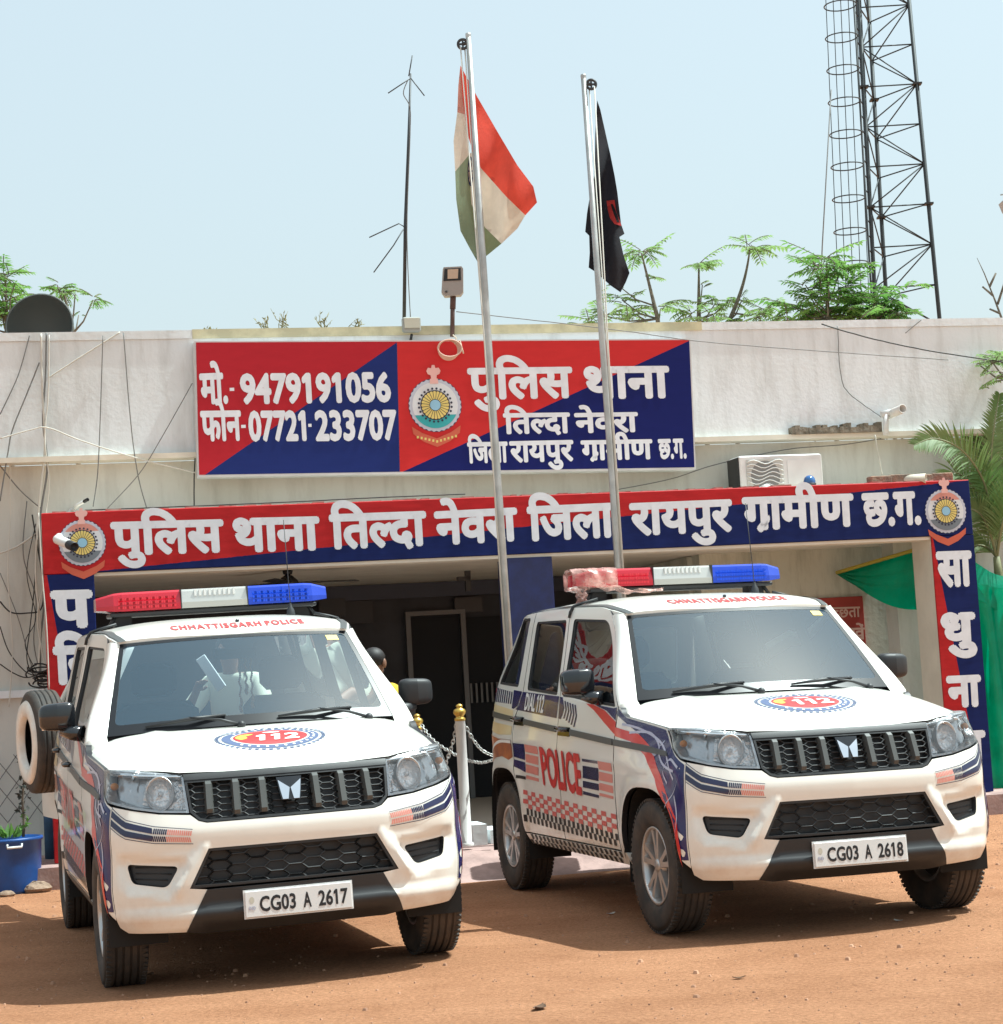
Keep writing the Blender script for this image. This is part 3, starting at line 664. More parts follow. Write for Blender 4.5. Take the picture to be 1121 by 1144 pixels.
def wrap(s, z, off=0.0):
    a = abs(s); x = float(np.interp(a, _cs, _cx)); y = float(np.interp(a, _cs, _cy)); nx = float(np.interp(a, _cs, _nx)); ny = float(np.interp(a, _cs, _ny))
    l = math.hypot(nx, ny); nx /= l; ny /= l
    wf = max(nx, 0)**1.6; wr = max(-nx, 0)**1.6; ws = 1-wf-wr
    d = wf*float(np.interp(z, *DF))+ws*float(np.interp(z, *DS))+wr*float(np.interp(z, *DR))
    if ws > 0.3:
        d -= 0.052*sst(.85, 1.6, x)*sst(.82, 1.04, z)*ws
        if x > -.45: d -= 0.078*sst(1.14, 1.66, z)*sst(-.40, .50, x)*ws
        if x < -1.1: d -= 0.10*sst(1.25, 1.8, z)*sst(-1.1, -1.75, x)*ws
        for A in (ARCH_F, ARCH_R):
            if z > .3:
                q = arch_q(A, x, z)
                if q < 1.5: d += 0.016*math.exp(-((max(q, 1)-1.04)/0.10)**2)*sst(.30, .45, z)
        d += 0.006*math.exp(-((z-(1.03-.055*(x+.5))+.09)/0.03)**2)*ws*(1 if -1.8 < x < 1.4 else 0)
    if a < s_y(.86) and .42 < z < .70:
        di = seg_dist((a, z), FOGS)
        if inside(FOGS, a, z): d -= 0.028
        else: d -= 0.028*(1-sst(0.0, 0.055, di))
        # the blade between the pocket and the lower grille stands proud
        ax, ay, bx, by = _BL; t = max(0, min(1, ((a-ax)*(bx-ax)+(z-ay)*(by-ay))/((bx-ax)**2+(by-ay)**2))); d += .016*math.exp(-(math.hypot(a-ax-t*(bx-ax), z-ay-t*(by-ay))/.026)**2)
    px, py = x+nx*(d+off), y+ny*(d+off)
    return (px, math.copysign(py, s) if s != 0 else py*0.0, z)
def side(sg):
    return lambda x, z, off=0.0: wrap(sg*s_x(x), z, off)
def front(y, z, off=0.0): return wrap(s_y(y), z, off)
def _it(x, t): return float(np.interp(x, [q[0] for q in t], [q[1] for q in t]))
def _smt(t): 
    t = sorted(t); xx = np.arange(-2.0, 2.2, 0.01); v = np.interp(xx, [q[0] for q in t], [q[1] for q in t]); w = np.hanning(17)[1:-1]; w /= w.sum()
    return xx, np.convolve(np.pad(v, 7, mode='edge'), w, 'valid')
H_Z = _smt([(.80, 1.222), (.95, 1.210), (1.2, 1.186), (1.4, 1.155), (1.55, 1.125), (1.68, 1.088), (1.78, 1.052), (1.84, 1.022), (1.9, .985)])
H_S = _smt([(.9, 1.14), (1.05, 1.118), (1.3, 1.088), (1.55, 1.056), (1.7, 1.03), (1.9, .985)])
H_Y = _smt([(.8, .856), (1.05, .850), (1.3, .838), (1.5, .820), (1.6, .812), (1.9, .80)])
def hood(x, t, off=0.0):
    zc = float(np.interp(x, *H_Z)); zs = float(np.interp(x, *H_S)); yh = float(np.interp(x, *H_Y)); a = abs(t)
    z = zc-(zc-zs)*min(a, 1.2)**7-0.012*a*a+0.010*math.exp(-((a-.60)/.05)**2)*sst(1.9, 1.4, x)
    return (x, t*yh, z+off)
def hood_xy(x, y, off=0.0): return hood(x, y/float(np.interp(x, *H_Y)), off)
G_Z = _smt([(.6, 1.650), (.5, 1.672), (.40, 1.702), (.2, 1.738), (-.2, 1.757), (-.6, 1.766), (-1.0, 1.766), (-1.4, 1.755), (-1.65, 1.735)])
R_Z = _smt([(.6, 1.660), (.54, 1.688), (.47, 1.722), (.38, 1.752), (.28, 1.775), (.1, 1.797), (-.2, 1.816), (-.8, 1.828), (-1.1, 1.822), (-1.44, 1.802), (-1.65, 1.77)])
def roof_edge(x, z=None):
    return abs(wrap(s_x(min(x, .5)), float(np.interp(x, *G_Z)))[1])
def roof(x, t, off=0.0):
    yg = roof_edge(x)-.055*sst(.30, .56, x); zg = float(np.interp(x, *G_Z)); zr = max(float(np.interp(x, *R_Z)), zg+.002)
    return (x, t*yg, zg+(zr-zg)*(1-abs(min(abs(t), 1.1))**3.2)+off)
def roof_xy(x, y, off=0.0): return roof(x, y/(roof_edge(x)-.055*sst(.30, .56, x)), off)
def shield(u, v, off=0.0):
    """windscreen: u in -1..1 across, v in 0..1 from the base up"""
    b = np.array((.919+.115*(1-u*u), .751*u, 1.195+.016*(1-u*u))); t = np.array((.462+.075*(1-u*u), .621*u, 1.674+.014*(1-u*u)))
    p = b+(t-b)*v; bow = 0.009*4*v*(1-v); n = np.array((.72, 0.1*u, .69)); p = p+n*(bow+off)
    return tuple(p)
def shrink(poly, g):
    """move the edges of a polygon inwards by about g"""
    P = [np.array(q, float) for q in poly]; A = sum(P[i][0]*P[(i+1) % len(P)][1]-P[(i+1) % len(P)][0]*P[i][1] for i in range(len(P))); sgn = 1 if A > 0 else -1
    out = []; n = len(P)
    for i in range(n):
        a, b, c = P[i-1], P[i], P[(i+1) % n]
        u, w = b-a, c-b; u = u/(np.linalg.norm(u)+1e-9); w = w/(np.linalg.norm(w)+1e-9)
        m = np.array((-u[1]-w[1], u[0]+w[0]))*sgn; L = np.linalg.norm(m)
        if L < 1e-6: out.append(tuple(b)); continue
        m /= L; cs = max(0.4, m @ (np.array((-u[1], u[0]))*sgn)); out.append(tuple(b+m*g/cs))
    return out
def arch_pts(A, a0, a1, n=16):
    out = []
    for i in range(n+1):
        t = R(a0+(a1-a0)*i/n); c, s = math.cos(t), math.sin(t)
        out.append((A[0]+A[2]*math.copysign(abs(c)**(2/3), c), A[1]+A[3]*math.copysign(abs(s)**(2/3), s)))
    return out
SB = s_x(1.775)                                           # the seam between bumper and front wing
HL = [(s_y(.483), .836), (s_y(.62), .846), (s_y(.74), .868), (s_x(1.735), .905), (s_x(1.66), .955), (s_x(1.60), 1.010), (s_x(1.552), 1.052),
      (s_x(1.60), 1.056), (s_y(.79), 1.048), (s_y(.70), 1.036), (s_y(.507), 1.012)]
WIN_F = [(-.100, 1.232), (.10, 1.222), (.50, 1.190), (.880, 1.166), (.73, 1.315), (.52, 1.497), (.345, 1.640), (.29, 1.662), (-.155, 1.690)]
WIN_R = [(-.845, 1.279), (-.20, 1.240), (-.268, 1.690), (-.885, 1.706)]
WIN_Q = [(-1.597, 1.328), (-1.062, 1.300), (-1.056, 1.738), (-1.30, 1.745), (-1.39, 1.735)]
DOOR_F = [(-.139, .395), (.845, .395), (.842, .55), (.836, .694), (.876, .967), (.918, 1.162), (.77, 1.322), (.56, 1.510), (.372, 1.680), (.33, 1.712), (.2, 1.737), (-.2, 1.756), (-.225, 1.700), (-.139, 1.242), (-.142, .953)]
DOOR_R = [(-.148, .395), (-.150, .953), (-.147, 1.242), (-.233, 1.700), (-.21, 1.757), (-.6, 1.765), (-.965, 1.765), (-.955, 1.733), (-.927, 1.272), (-1.00, 1.17), (-1.095, 1.092), (-1.097, .955), (-1.085, .80)]+arch_pts(ARCH_R, 42, 8, 8)+[(-.950, .395)]
QUARTER = [(-1.097, .80), (-1.107, .955), (-1.105, 1.096), (-1.01, 1.176), (-.937, 1.275), (-.965, 1.733), (-.975, 1.765), (-1.2, 1.763), (-1.4, 1.755), (-1.50, 1.735), (-1.66, 1.34), (-1.74, 1.20), (-1.80, .90), (-1.82, .60), (-1.82, .36)]+arch_pts(ARCH_R, 178, 43, 18)
FENDER = [(.858, .33), (.853, .55), (.846, .694), (.886, .967), (.93, 1.163), (.958, 1.160), (.985, 1.130), (1.05, 1.112), (1.3, 1.084), (1.535, 1.054), (1.548, 1.046), (1.598, 1.003), (1.658, .948), (1.735, .898), (1.772, .882), (1.772, .36)]+arch_pts(ARCH_F, 4, 176, 24)

def hex_ribs(mb, poly, w, h, r, surf, off):
    x0 = min(p[0] for p in poly); x1 = max(p[0] for p in poly); z0 = min(p[1] for p in poly); z1 = max(p[1] for p in poly)
    seen = set(); ci = int((x1-x0)/(0.75*w))+2; cj = int((z1-z0)/h)+2
    for i in range(-1, ci):
        for j in range(-1, cj):
            cx = (x0+x1)/2+(i-ci//2)*0.75*w; cz = z0+(j+(0.5 if i % 2 else 0))*h
            vs = [(cx+w/2, cz), (cx+w/4, cz+h/2), (cx-w/4, cz+h/2), (cx-w/2, cz), (cx-w/4, cz-h/2), (cx+w/4, cz-h/2)]
            for k in range(6):
                a, b = vs[k], vs[(k+1) % 6]; key = tuple(sorted([(round(a[0], 3), round(a[1], 3)), (round(b[0], 3), round(b[1], 3))]))
                if key in seen: continue
                seen.add(key); pts = [(a[0]+(b[0]-a[0])*t/6, a[1]+(b[1]-a[1])*t/6) for t in range(7)]; pts = [p for p in pts if inside(poly, *p)]
                if len(pts) < 2: continue
                mb.tube([surf(pts[0][0], pts[0][1], off), surf(pts[-1][0], pts[-1][1], off)], r, 4, cap=False, smooth=False)

def make_wheel(parent, x, y, sg, name='wheel'):
    """axle centre at (x, y, .345); local z points outwards"""
    Mw = Matrix.Translation((x, y, .345)) @ Matrix.Rotation(-sg*math.pi/2, 4, 'X')
    w = empty(name, None, parent); w.matrix_local = Mw
    prof = [(.198, -.080), (.215, -.094), (.265, -.106), (.305, -.104), (.330, -.094), (.342, -.078)]
    for c in (-.052, -.018, .018, .052):
        prof += [(.345, c-.010), (.345, c-.006), (.336, c-.005), (.336, c+.005), (.345, c+.006), (.345, c+.010)]
    prof += [(.342, .078), (.330, .094), (.322, .098), (.3215, .100), (.305, .104), (.285, .1065), (.265, .106), (.232, .101), (.215, .094), (.198, .080)]
    mb = MB(); mb.lathe(prof, 72)
    for k in range(72):                                        # shoulder blocks
        a = 2*math.pi*k/72
        for hz in (-.083, .083):
            mb.box(.333, .3462, -.008, .008, hz-.013, hz+.013, Matrix.Rotation(a, 4, 'Z'))
    mb.build('tyre', M_['rubber'], w)
    rm = MB(); rm.lathe([(.198, .082), (.203, .086), (.201, .090), (.190, .088), (.183, .076), (.178, .040), (.176, -.075), (.198, -.082)], 48)
    for k in range(5):
        a0 = 2*math.pi*k/5+.31
        for da in (-.20, .20):
            a = a0+da; u = Vector((math.cos(a0+da*.55), math.sin(a0+da*.55), 0)); e = Vector((math.cos(a), math.sin(a), 0)); p0 = u*.035; p1 = e*.186; d = (p1-p0); n = Vector((-d.y, d.x, 0)).normalized()
            V = []
            for q, wd, h0, h1 in ((p0, .020, .040, .076), (p0+d*.5, .015, .040, .078), (p1, .019, .030, .082)):
                V += [q-n*wd+Vector((0, 0, h0)), q-n*(wd*.8)+Vector((0, 0, h1)), q+n*(wd*.8)+Vector((0, 0, h1)), q+n*wd+Vector((0, 0, h0))]
            F = []
            for s_ in (0, 4):
                for c in range(4): F.append([s_+c, s_+(c+1) % 4, s_+4+(c+1) % 4, s_+4+c])
            rm.add(V, F, False)
    rm.lathe([(.0, .084), (.026, .083), (.034, .078), (.040, .066), (.052, .062), (.055, .040)], 24)
    for k in range(5):
        a = 2*math.pi*k/5; rm.lathe([(.0, .070), (.006, .070), (.007, .06)], 8, Matrix.Translation((.046*math.cos(a), .046*math.sin(a), 0)))
    rm.build('rim', M_['alloy'], w)
    bd = MB(); bd.lathe([(.0, -.02), (.10, -.02), (.14, -.016), (.176, -.03)], 32); bd.build('brake_disc', M_['dark_steel'], w)
    return w

def make_car():
    car = empty('police_car')
    wp = M_['white_paint']; wd = [wp, M_['ink']]  # turned-in panel edges coloured black to paint the shade of the gaps
    # ---- front bumper
    b_out = [(SB, .325), (s_y(.80), .300), (s_y(.524), .290), (s_y(.418), .482), (s_y(.496), .4915), (s_y(.401), .668)]
    l_out = [(-a, b) for a, b in reversed(b_out)]
    top = [(s_y(.401), .786), (s_y(.440), .797), (s_y(.478), .826), (s_y(.62), .838), (s_y(.74), .860), (s_x(1.775), .884)]
    ol = [(-a, b) for a, b in reversed(top)]
    outline = ol+top+b_out+l_out
    # order: left seam top -> grille -> right seam top -> down the right seam -> bottom right -> opening -> bottom left
    fogs = [fillet([(sg*a, b) for a, b in FOGS], .03) for sg in (1, -1)]
    mb = MB(); mb.patch(outline, wrap, fogs, .028, 0, .03, rim_mi=1); bum = mb.build('front_bumper', wd, car)
    for f, sg in zip(fogs, (1, -1)):
        fm = MB(); fm.patch(shrink(f, .002), wrap, (), .04, -.022)
        for k in range(3):
            z = .535+.026*k; fm.tube([front(sg*(.60-.02*k), z, -.018), front(sg*.755, z+.012, -.018)], .003, 4)
        fm.build('fog_lamp_pocket', M_['black_plastic'], bum)
    for sg in (1, -1):
        mb = MB()                                          # the two dark stripes under each headlamp
        def bq(a, t0, t1, sg=sg):
            s = s_y(.47)+(SB-s_y(.47))*a; zt = float(np.interp(a, [0, .45, .8, 1], [.728, .748, .782, .835])); h = .062+.022*a
            return [(sg*s, zt+h*(t-.5)) for t in (t0, t1)]
        for t0, t1 in ((.08, .44), (.56, .92)):
            N = 10; lo = [bq(.46+.54*i/N, t0, t1)[0] for i in range(N+1)]; hi = [bq(.46+.54*i/N, t0, t1)[1] for i in range(N+1)]
            mb.patch(lo+hi[::-1], wrap, (), .03, .0025)
        for t0, t1 in ((-.06, -.015), (1.015, 1.06)):
            N = 14; lo = [bq(i/N, t0, t1)[0] for i in range(N+1)]; hi = [bq(i/N, t0, t1)[1] for i in range(N+1)]
            mb.patch(lo+hi[::-1], wrap, (), .04, .0025)
        mb.build('stripe_decal', M_['navy_dark'], bum)
    for cm, r0, r1 in ((M_['pink_vinyl'], 0.02, .30), (M_['navy_dark'], .30, .46)):
        for sg in (1, -1):
            mb = MB()
            def bq(a, t, sg=sg):
                s = s_y(.47)+(SB-s_y(.47))*a; zt = float(np.interp(a, [0, .45, .8, 1], [.728, .748, .782, .835])); h = .062+.022*a
                return wrap(sg*s, zt+h*(t-.5), .0028)
            n = int((r1-r0)/.022)
            for t0, t1, sl in ((.08, .44, .012), (.56, .92, -.012)):
                for i in range(n):
                    a = r0+(r1-r0)*i/n; w_ = (r1-r0)/n*.68
                    mb.add([bq(a, t0), bq(a+w_, t0), bq(a+w_+sl, t1), bq(a+sl, t1)], [[0, 1, 2, 3]])
            mb.build('stripe_decal', cm, bum)
    # ---- lower grille, valance, plate
    lg = [(-.401, .667), (.401, .667), (.494, .492), (-.494, .492)]
    mb = MB(); mb.patch(lg, front, (), .08, -.055); mb.patch(lg, front, [shrink(lg, .012)], .03, -.004, .04); hex_ribs(mb, lg, .118, .047, .0048, front, -.016); mb.build('lower_grille', M_['black_plastic'], car)
    va = [(-.418, .4815), (.418, .4815), (.523, .291), (.44, .272), (-.44, .272), (-.523, .291)]
    mb = MB(); mb.patch(va, lambda y, z, o=0.0: (front(y, z, o+.004-.035*sst(.345, .30, z)*sst(.5, .40, abs(y)))), (), .04, 0, .06); mb.build('valance', M_['black_plastic'], car)
    pm = MB(); pw = Matrix.Translation((1.986, 0, .398)) @ Matrix.Rotation(R(-3), 4, 'Y'); pm.box(-.004, .004, -.252, .252, -.060, .060, pw, bev=.003)
    pm.box(-.010, -.0041, -.258, .258, -.066, .066, pw); plate = pm.build('number_plate', M_['plate_white'], car)
    # ---- radiator grille
    gr = [(-.500, .984), (.500, .984), (.478, .838), (.438, .801), (.400, .790), (-.400, .790), (-.438, .801), (-.478, .838)]
    mb = MB(); mb.patch(gr, front, (), .08, -.05); hex_ribs(mb, gr, .082, .0295, .0042, front, -.012)
    mb.patch(gr, front, [shrink(gr, .011)], .03, .002, .05)
    mb.patch([(-.506, 1.013), (.506, 1.013), (.501, .985), (-.501, .985)], front, (), .05, .006, .05)
    gl = mb.build('radiator_grille', M_['black_plastic'], car)
    for yc in (-.385, -.257, -.130, .130, .257, .385):
        mb = MB(); sgn = 1 if yc > 0 else -1; z0 = .815 if abs(yc) < .3 else .828; w0, w1 = .017, .013
        q = [(-w0-.006, -.02), (-w1, .016), (w1, .016), (w0+.006, -.02)]; V = []
        for z in (.976, .962, z0+.02, z0):
            k = 0.0 if z in (.976, z0) else 1.0
            for dy, o in q: V.append(front(yc+dy, z, o if k else min(o, .002)))
        F = []
        for i in range(3):
            for c in range(3): F.append([i*4+c, i*4+c+1, i*4+5+c, i*4+4+c])
        mb.add(V, F); mb.build('slat', M_['grey_strip'], gl)
    mb = MB(); bdg = [(-.062, .968), (.062, .968), (.046, .862), (-.046, .862)]; mb.patch(bdg, front, (), .05, .014, .03); bo = mb.build('badge', M_['gloss_black'], car)
    mb = MB()
    for sg in (1, -1): mb.patch([(sg*.056, .955), (sg*.004, .918), (sg*.014, .866), (sg*.040, .866), (sg*.048, .905)], front, (), .05, .021, .008)
    mb.build('emblem', M_['chrome'], bo)
    # ---- wings, doors, quarters
    trim = M_['grey_strip']
    mould = lambda x: 1.090-.0608*(x+.95)
    for sg in (-1, 1):
        sf = side(sg)
        mb = MB(); mb.patch(FENDER, sf, (), .035, 0, .03, rim_mi=1); fe = mb.build('front_wing', wd, car)
        mb = MB(); mb.patch([(.893, mould(.893)-.017), (.888, mould(.893)+.016), (1.30, mould(1.30)+.016), (1.60, mould(1.6)+.005), (1.63, mould(1.63)-.017)], sf, (), .05, .010, .012); mb.build('side_moulding', trim, fe)
        nv = [(.93, 1.158), (1.05, 1.108), (1.3, 1.076), (1.535, 1.046), (1.60, .990), (1.70, .915), (1.767, .872), (1.767, .40), (1.712, .40)]+[(q[0]+.012, q[1]+.012) for q in arch_pts(ARCH_F, 20, 52, 6)]+[(1.56, .80), (1.42, .93), (1.20, 1.03), (.90, 1.13)]
        mb = MB(); mb.patch(nv, sf, (), .04, .0025); mb.build('livery_panel', M_['navy'], fe)
        rs = [(.895, 1.060), (.895, 1.012), (1.12, .985), (1.33, .915), (1.50, .80), (1.60, .69)]+[(q[0]+.005, q[1]+.005) for q in arch_pts(ARCH_F, 44, 6, 8)]+[(1.715, .36), (1.735, .45), (1.72, .60), (1.66, .70), (1.57, .82), (1.42, .945), (1.22, 1.022)]
        mb = MB(); mb.patch(rs, sf, (), .04, .0035); mb.build('livery_panel', M_['red_vinyl'], fe)
        mb = MB()
        for c in ([(1.0, 1.075), (1.2, 1.055), (1.45, 1.0), (1.60, .93), (1.70, .80)], [(1.55, .99), (1.50, .95), (1.58, .88), (1.70, .84)], [(1.62, .66), (1.70, .74), (1.745, .83)], [(1.10, 1.03), (1.35, 1.03), (1.5, .96), (1.47, .92), (1.38, .95)],
                  [(1.69, .48), (1.72, .60), (1.70, .72)], [(1.64, .78), (1.60, .84), (1.66, .90), (1.73, .86)]):
            P = spline(c, 8); lw_ = .006
            A = [sf(p[0]+lw_*.4, p[1]+lw_, .0045) for p in P]; B = [sf(p[0]-lw_*.4, p[1]-lw_, .0045) for p in P]
            mb.add(A+B, [[i, i+1, len(P)+i+1, len(P)+i] for i in range(len(P)-1)])
        mb.build('livery_line', M_['line_vinyl'], fe)
        # doors
        for which, dp, win in (('f', DOOR_F, WIN_F), ('r', DOOR_R, WIN_R)):
            mb = MB(); w_ = fillet(win, .03); mb.patch(dp, sf, [w_], .045, 0, .03, rim_mi=1); do = mb.build('door', wd, car)
            fr = MB(); fr.patch(shrink(w_, -.001), sf, [shrink(w_, .014)], .05, -.006, .012); fr.build('window_seal', M_['black_plastic'], do)
            opened = which == 'f'
            g = MB(); g.patch(shrink(w_, .004), sf, (), .08, -.014); g.build('window_pane', M_['side_glass'], do)
            t = MB(); lo = [p for p in dp if p[1] < 1.2]; x0 = min(p[0] for p in lo)+.02; x1 = max(p[0] for p in lo)-.03
            t.patch([(x0+.05, .42), (x1-.05, .42), (x1, 1.16), (x0, 1.19)], sf, (), .2, -.06); t.build('door_trim', M_['dash'], do)
            m0, m1 = ((-.128, .868) if which == 'f' else (-1.085, -.162))
            h0, h1 = ((-.125, .10) if which == 'f' else (-1.08, -.86))
            mb = MB()
            mb.patch([(h1+.01, mould(h1)-.018), (m1, mould(m1)-.018), (m1-.006, mould(m1)+.016), (h1+.01, mould(h1)+.016)], sf, (), .06, .010, .012)
            mb.build('side_moulding', trim, do)
            hm = MB(); hz = mould((h0+h1)/2)
            hm.patch(fillet([(h0, hz-.028), (h1, hz-.034), (h1, hz+.020), (h0, hz+.026)], .012), sf, (), .03, .006, .01)
            hm.tube([sf(h0+.02, hz+.012, .010), sf(h0+.05, hz+.012, .034), sf(h1-.05, hz+.008, .036), sf(h1-.02, hz+.008, .010)], .013, 8)
            hm.build('handle', M_['gloss_black'], do)
            # livery
            if which == 'r':
                mb = MB(); mb.patch([(-1.075, 1.165), (-.175, 1.106), (-.142, 1.232), (-.925, 1.272), (-1.00, 1.176)] if False else [(-1.068, 1.160), (-.175, 1.106), (-.155, 1.234), (-.935, 1.270), (-1.0, 1.185)], sf, (), .06, .0025); mb.build('livery_panel', M_['navy'], do)
                mb = MB(); qd = [(-.84, 1.258), (-.43, 1.238), (-.45, 1.140), (-.86, 1.160)]
                if sg > 0: qd = [qd[1], qd[0], qd[3], qd[2]]
                lettering(mb, ['DIAL 112'], lambda a, b, k: sf(*bil(qd, a, b), .004+k), .03, y1=CAP); mb.build('lettering', M_['white_vinyl'], do)
                for nm, cm, qs in (('livery_panel', M_['navy'], [[(-1.085, .948), (-.82, .944), (-.835, .845), (-1.085, .86)], [(-1.085, .845), (-.838, .83), (-.846, .768), (-1.085, .80)]]),
                                   ('livery_panel', M_['pink_vinyl'], [[(-.81, .944), (-.535, .933), (-.54, .885), (-.812, .897)], [(-.814, .884), (-.541, .872), (-.553, .82), (-.82, .834)], [(-.822, .82), (-.555, .806), (-.566, .755), (-.832, .77)], [(-.834, .752), (-.567, .738), (-.57, .718), (-.84, .73)]]),
                                   ('livery_panel', M_['ink'], [[(-1.03, .748), (-.85, .742), (-.852, .722), (-1.03, .728)]])):
                    mb = MB()
                    for q in qs: mb.patch(q, sf, (), .08, .0025)
                    mb.build(nm, cm, do)
            else:
                mb = MB()
                for k in range(7):
                    x = -.115+.050*k; z0, z1 = 1.218-.006*k, 1.128-.012*k
                    if k == 0: mb.patch([(-.13, 1.104), (-.09, 1.100), (-.045, 1.165), (-.085, 1.228), (-.13, 1.231)], sf, (), .06, .0025); continue
                    mb.patch([(x-.03, z1), (x-.005, z1), (x+.03, (z0+z1)/2), (x-.005, z0), (x-.03, z0), (x+.005, (z0+z1)/2)], sf, (), .06, .0025)
                mb.build('livery_panel', M_['line_vinyl' if False else 'navy'], do)
                mb = MB(); mb.patch([(.36, 1.190), (.50, 1.182), (.70, 1.150), (.905, 1.085), (.890, 1.020), (.70, 1.085), (.52, 1.150)], sf, (), .05, .0025)
                mb.build('livery_panel', M_['red_vinyl'], do)
                mb = MB(); mb.patch([(.52, 1.182), (.86, 1.160), (.905, 1.165), (.898, 1.095), (.74, 1.148)], sf, (), .05, .0032); mb.build('livery_panel', M_['navy'], do)
                for cm, qs in ((M_['navy_dark'], [[(.325, .878), (.60, .871), (.597, .855), (.322, .862)], [(.318, .838), (.594, .83), (.582, .758), (.302, .768)], [(.300, .752), (.58, .742), (.573, .705), (.293, .715)], [(.290, .693), (.57, .68), (.566, .664), (.287, .674)]]),
                               (M_['pink_vinyl'], [[(.61, .871), (.833, .863), (.829, .815), (.604, .824)], [(.602, .812), (.828, .802), (.823, .755), (.595, .765)], [(.592, .750), (.822, .740), (.818, .70), (.586, .711)], [(.584, .694), (.816, .684), (.812, .668), (.58, .678)]])):
                    mb = MB()
                    for q in qs: mb.patch(q, sf, (), .08, .0025)
                    mb.build('livery_panel', cm, do)
        # POLICE spans both doors: it belongs to the front door's skin
        qd = [(-.492, .925), (.29, .893), (.274, .675), (-.474, .712)]
        if sg > 0: qd = [qd[1], qd[0], qd[3], qd[2]]
        mb = MB(); lettering(mb, ['POLICE'], lambda a, b, k: sf(*bil(qd, a, b), .004+k), .034, y1=CAP); mb.build('lettering', M_['red_vinyl'], do if False else car)
        # chequered band and sill
        mb = MB(); mb.patch([(-.945, .385), (.95, .385), (.955, .315), (-.92, .325)], sf, (), .06, 0, .05); si = mb.build('sill', wp, car)
        red, blk = MB(), MB(); N = 22
        top = lambda x: .664-.0411*(x+1.057); mid = lambda x: .548-.038*(x+.95); low = lambda x: .462-.028*(x+.95)
        for i in range(N):
            xa = -1.0+1.84*i/N; xb = -1.0+1.84*(i+1)/N
            for r_ in range(4):
                if (i+r_) % 2 == 0 or (xa < -.139 < xb and False): continue
                f = lambda x, t: top(x)+(mid(x)-top(x))*t
                q = [(xa, f(xa, r_/4)), (xb, f(xb, r_/4)), (xb, f(xb, (r_+1)/4)), (xa, f(xa, (r_+1)/4))]
                if any(arch_q(A, p[0], p[1]) < 1.01 for p in q for A in (ARCH_F, ARCH_R)): continue
                red.add([sf(*p, .0028) for p in q], [[0, 1, 2, 3]])
        for i in range(N*2):
            xa = -1.0+1.84*i/N/2; xb = -1.0+1.84*(i+1)/N/2
            for r_ in range(4):
                if (i+r_) % 2 == 0: continue
                lim = [mid, lambda x: (mid(x)+low(x))/2, low] if r_ < 2 else None
                if r_ < 2: q = [(xa, lim[r_](xa)), (xb, lim[r_](xb)), (xb, lim[r_+1](xb)), (xa, lim[r_+1](xa))]
                else:
                    z0 = .383-.034*(r_-2); q = [(xa, z0), (xb, z0), (xb+.012, z0-.030), (xa+.012, z0-.030)]
                if any(arch_q(A, p[0], p[1]) < 1.01 for p in q for A in (ARCH_F, ARCH_R)): continue
                blk.add([sf(*p, .0028) for p in q], [[0, 1, 2, 3]])
        red.build('chequered_band', mat('chequer red', (.60, .115, .10), .35), si); blk.build('chequered_band', M_['ink'], si)
        # rear quarter
        mb = MB(); w_ = fillet(WIN_Q, .03); mb.patch(QUARTER, sf, [w_], .045, 0, .03, rim_mi=1); qo = mb.build('rear_quarter', wd, car)
        fr = MB(); fr.patch(shrink(w_, -.001), sf, [shrink(w_, .014)], .05, -.006, .012); fr.build('window_seal', M_['black_plastic'], qo)
        g = MB(); g.patch(shrink(w_, .004), sf, (), .08, -.014); g.build('window_pane', M_['side_glass'], qo)
        mb = MB(); mb.patch([(-1.12, mould(-1.12)-.017), (-1.76, mould(-1.76)-.02), (-1.74, mould(-1.74)+.016), (-1.12, mould(-1.12)+.016)], sf, (), .06, .010, .012); mb.build('side_moulding', trim, qo)
        mb = MB()
        for k in range(9):
            xa = -1.66+.056*k; mb.patch([(xa, 1.212-.002*k), (xa+.028, 1.211-.002*k), (xa+.034, 1.305-.004*k), (xa+.006, 1.306-.004*k)], sf, (), .08, .0025)
        mb.patch([(-1.16, 1.168), (-1.112, 1.164), (-1.02, 1.184), (-.95, 1.272), (-1.15, 1.284)], sf, (), .06, .0025)
        mb.build('livery_panel', M_['navy'], qo)
        mb = MB(); mb.patch([(-1.735, 1.205), (-1.12, 1.155), (-1.12, 1.11), (-1.74, 1.145)], sf, (), .06, .0025); mb.patch([(-1.75, 1.085), (-1.13, 1.055), (-1.13, 1.0), (-1.45, 1.0), (-1.76, 1.03)], sf, (), .06, .0025); mb.build('livery_panel', M_['tan_vinyl'], qo)
        mb = MB(); mb.patch([(-1.77, 1.0), (-1.45, .972), (-1.13, .968), (-1.115, .86), (-1.20, .838), (-1.375, .860), (-1.55, .845), (-1.70, .80), (-1.79, .84)], sf, (), .06, .0025); mb.build('livery_panel', M_['orange_vinyl'], qo)
        mb = MB(); P = spline([(-1.76, .84), (-1.60, .92), (-1.40, .955), (-1.13, .955)], 8); mb.add([sf(p[0], p[1]+.010, .0045) for p in P]+[sf(p[0], p[1]-.010, .0045) for p in P], [[i, i+1, len(P)+i+1, len(P)+i] for i in range(len(P)-1)]); mb.build('livery_line', M_['white_vinyl'], qo)
        # wheel-arch liners
        for A in (ARCH_F, ARCH_R):
            mb = MB(); P = arch_pts(A, -8, 188, 24); y0 = .855*sg; y1 = .58*sg
            mb.add([(p[0], y0, p[1]) for p in P]+[(p[0], y1, p[1]) for p in P], [[i, i+1, len(P)+i+1, len(P)+i] for i in range(len(P)-1)])
            mb.build('arch_liner', M_['dark'], car)
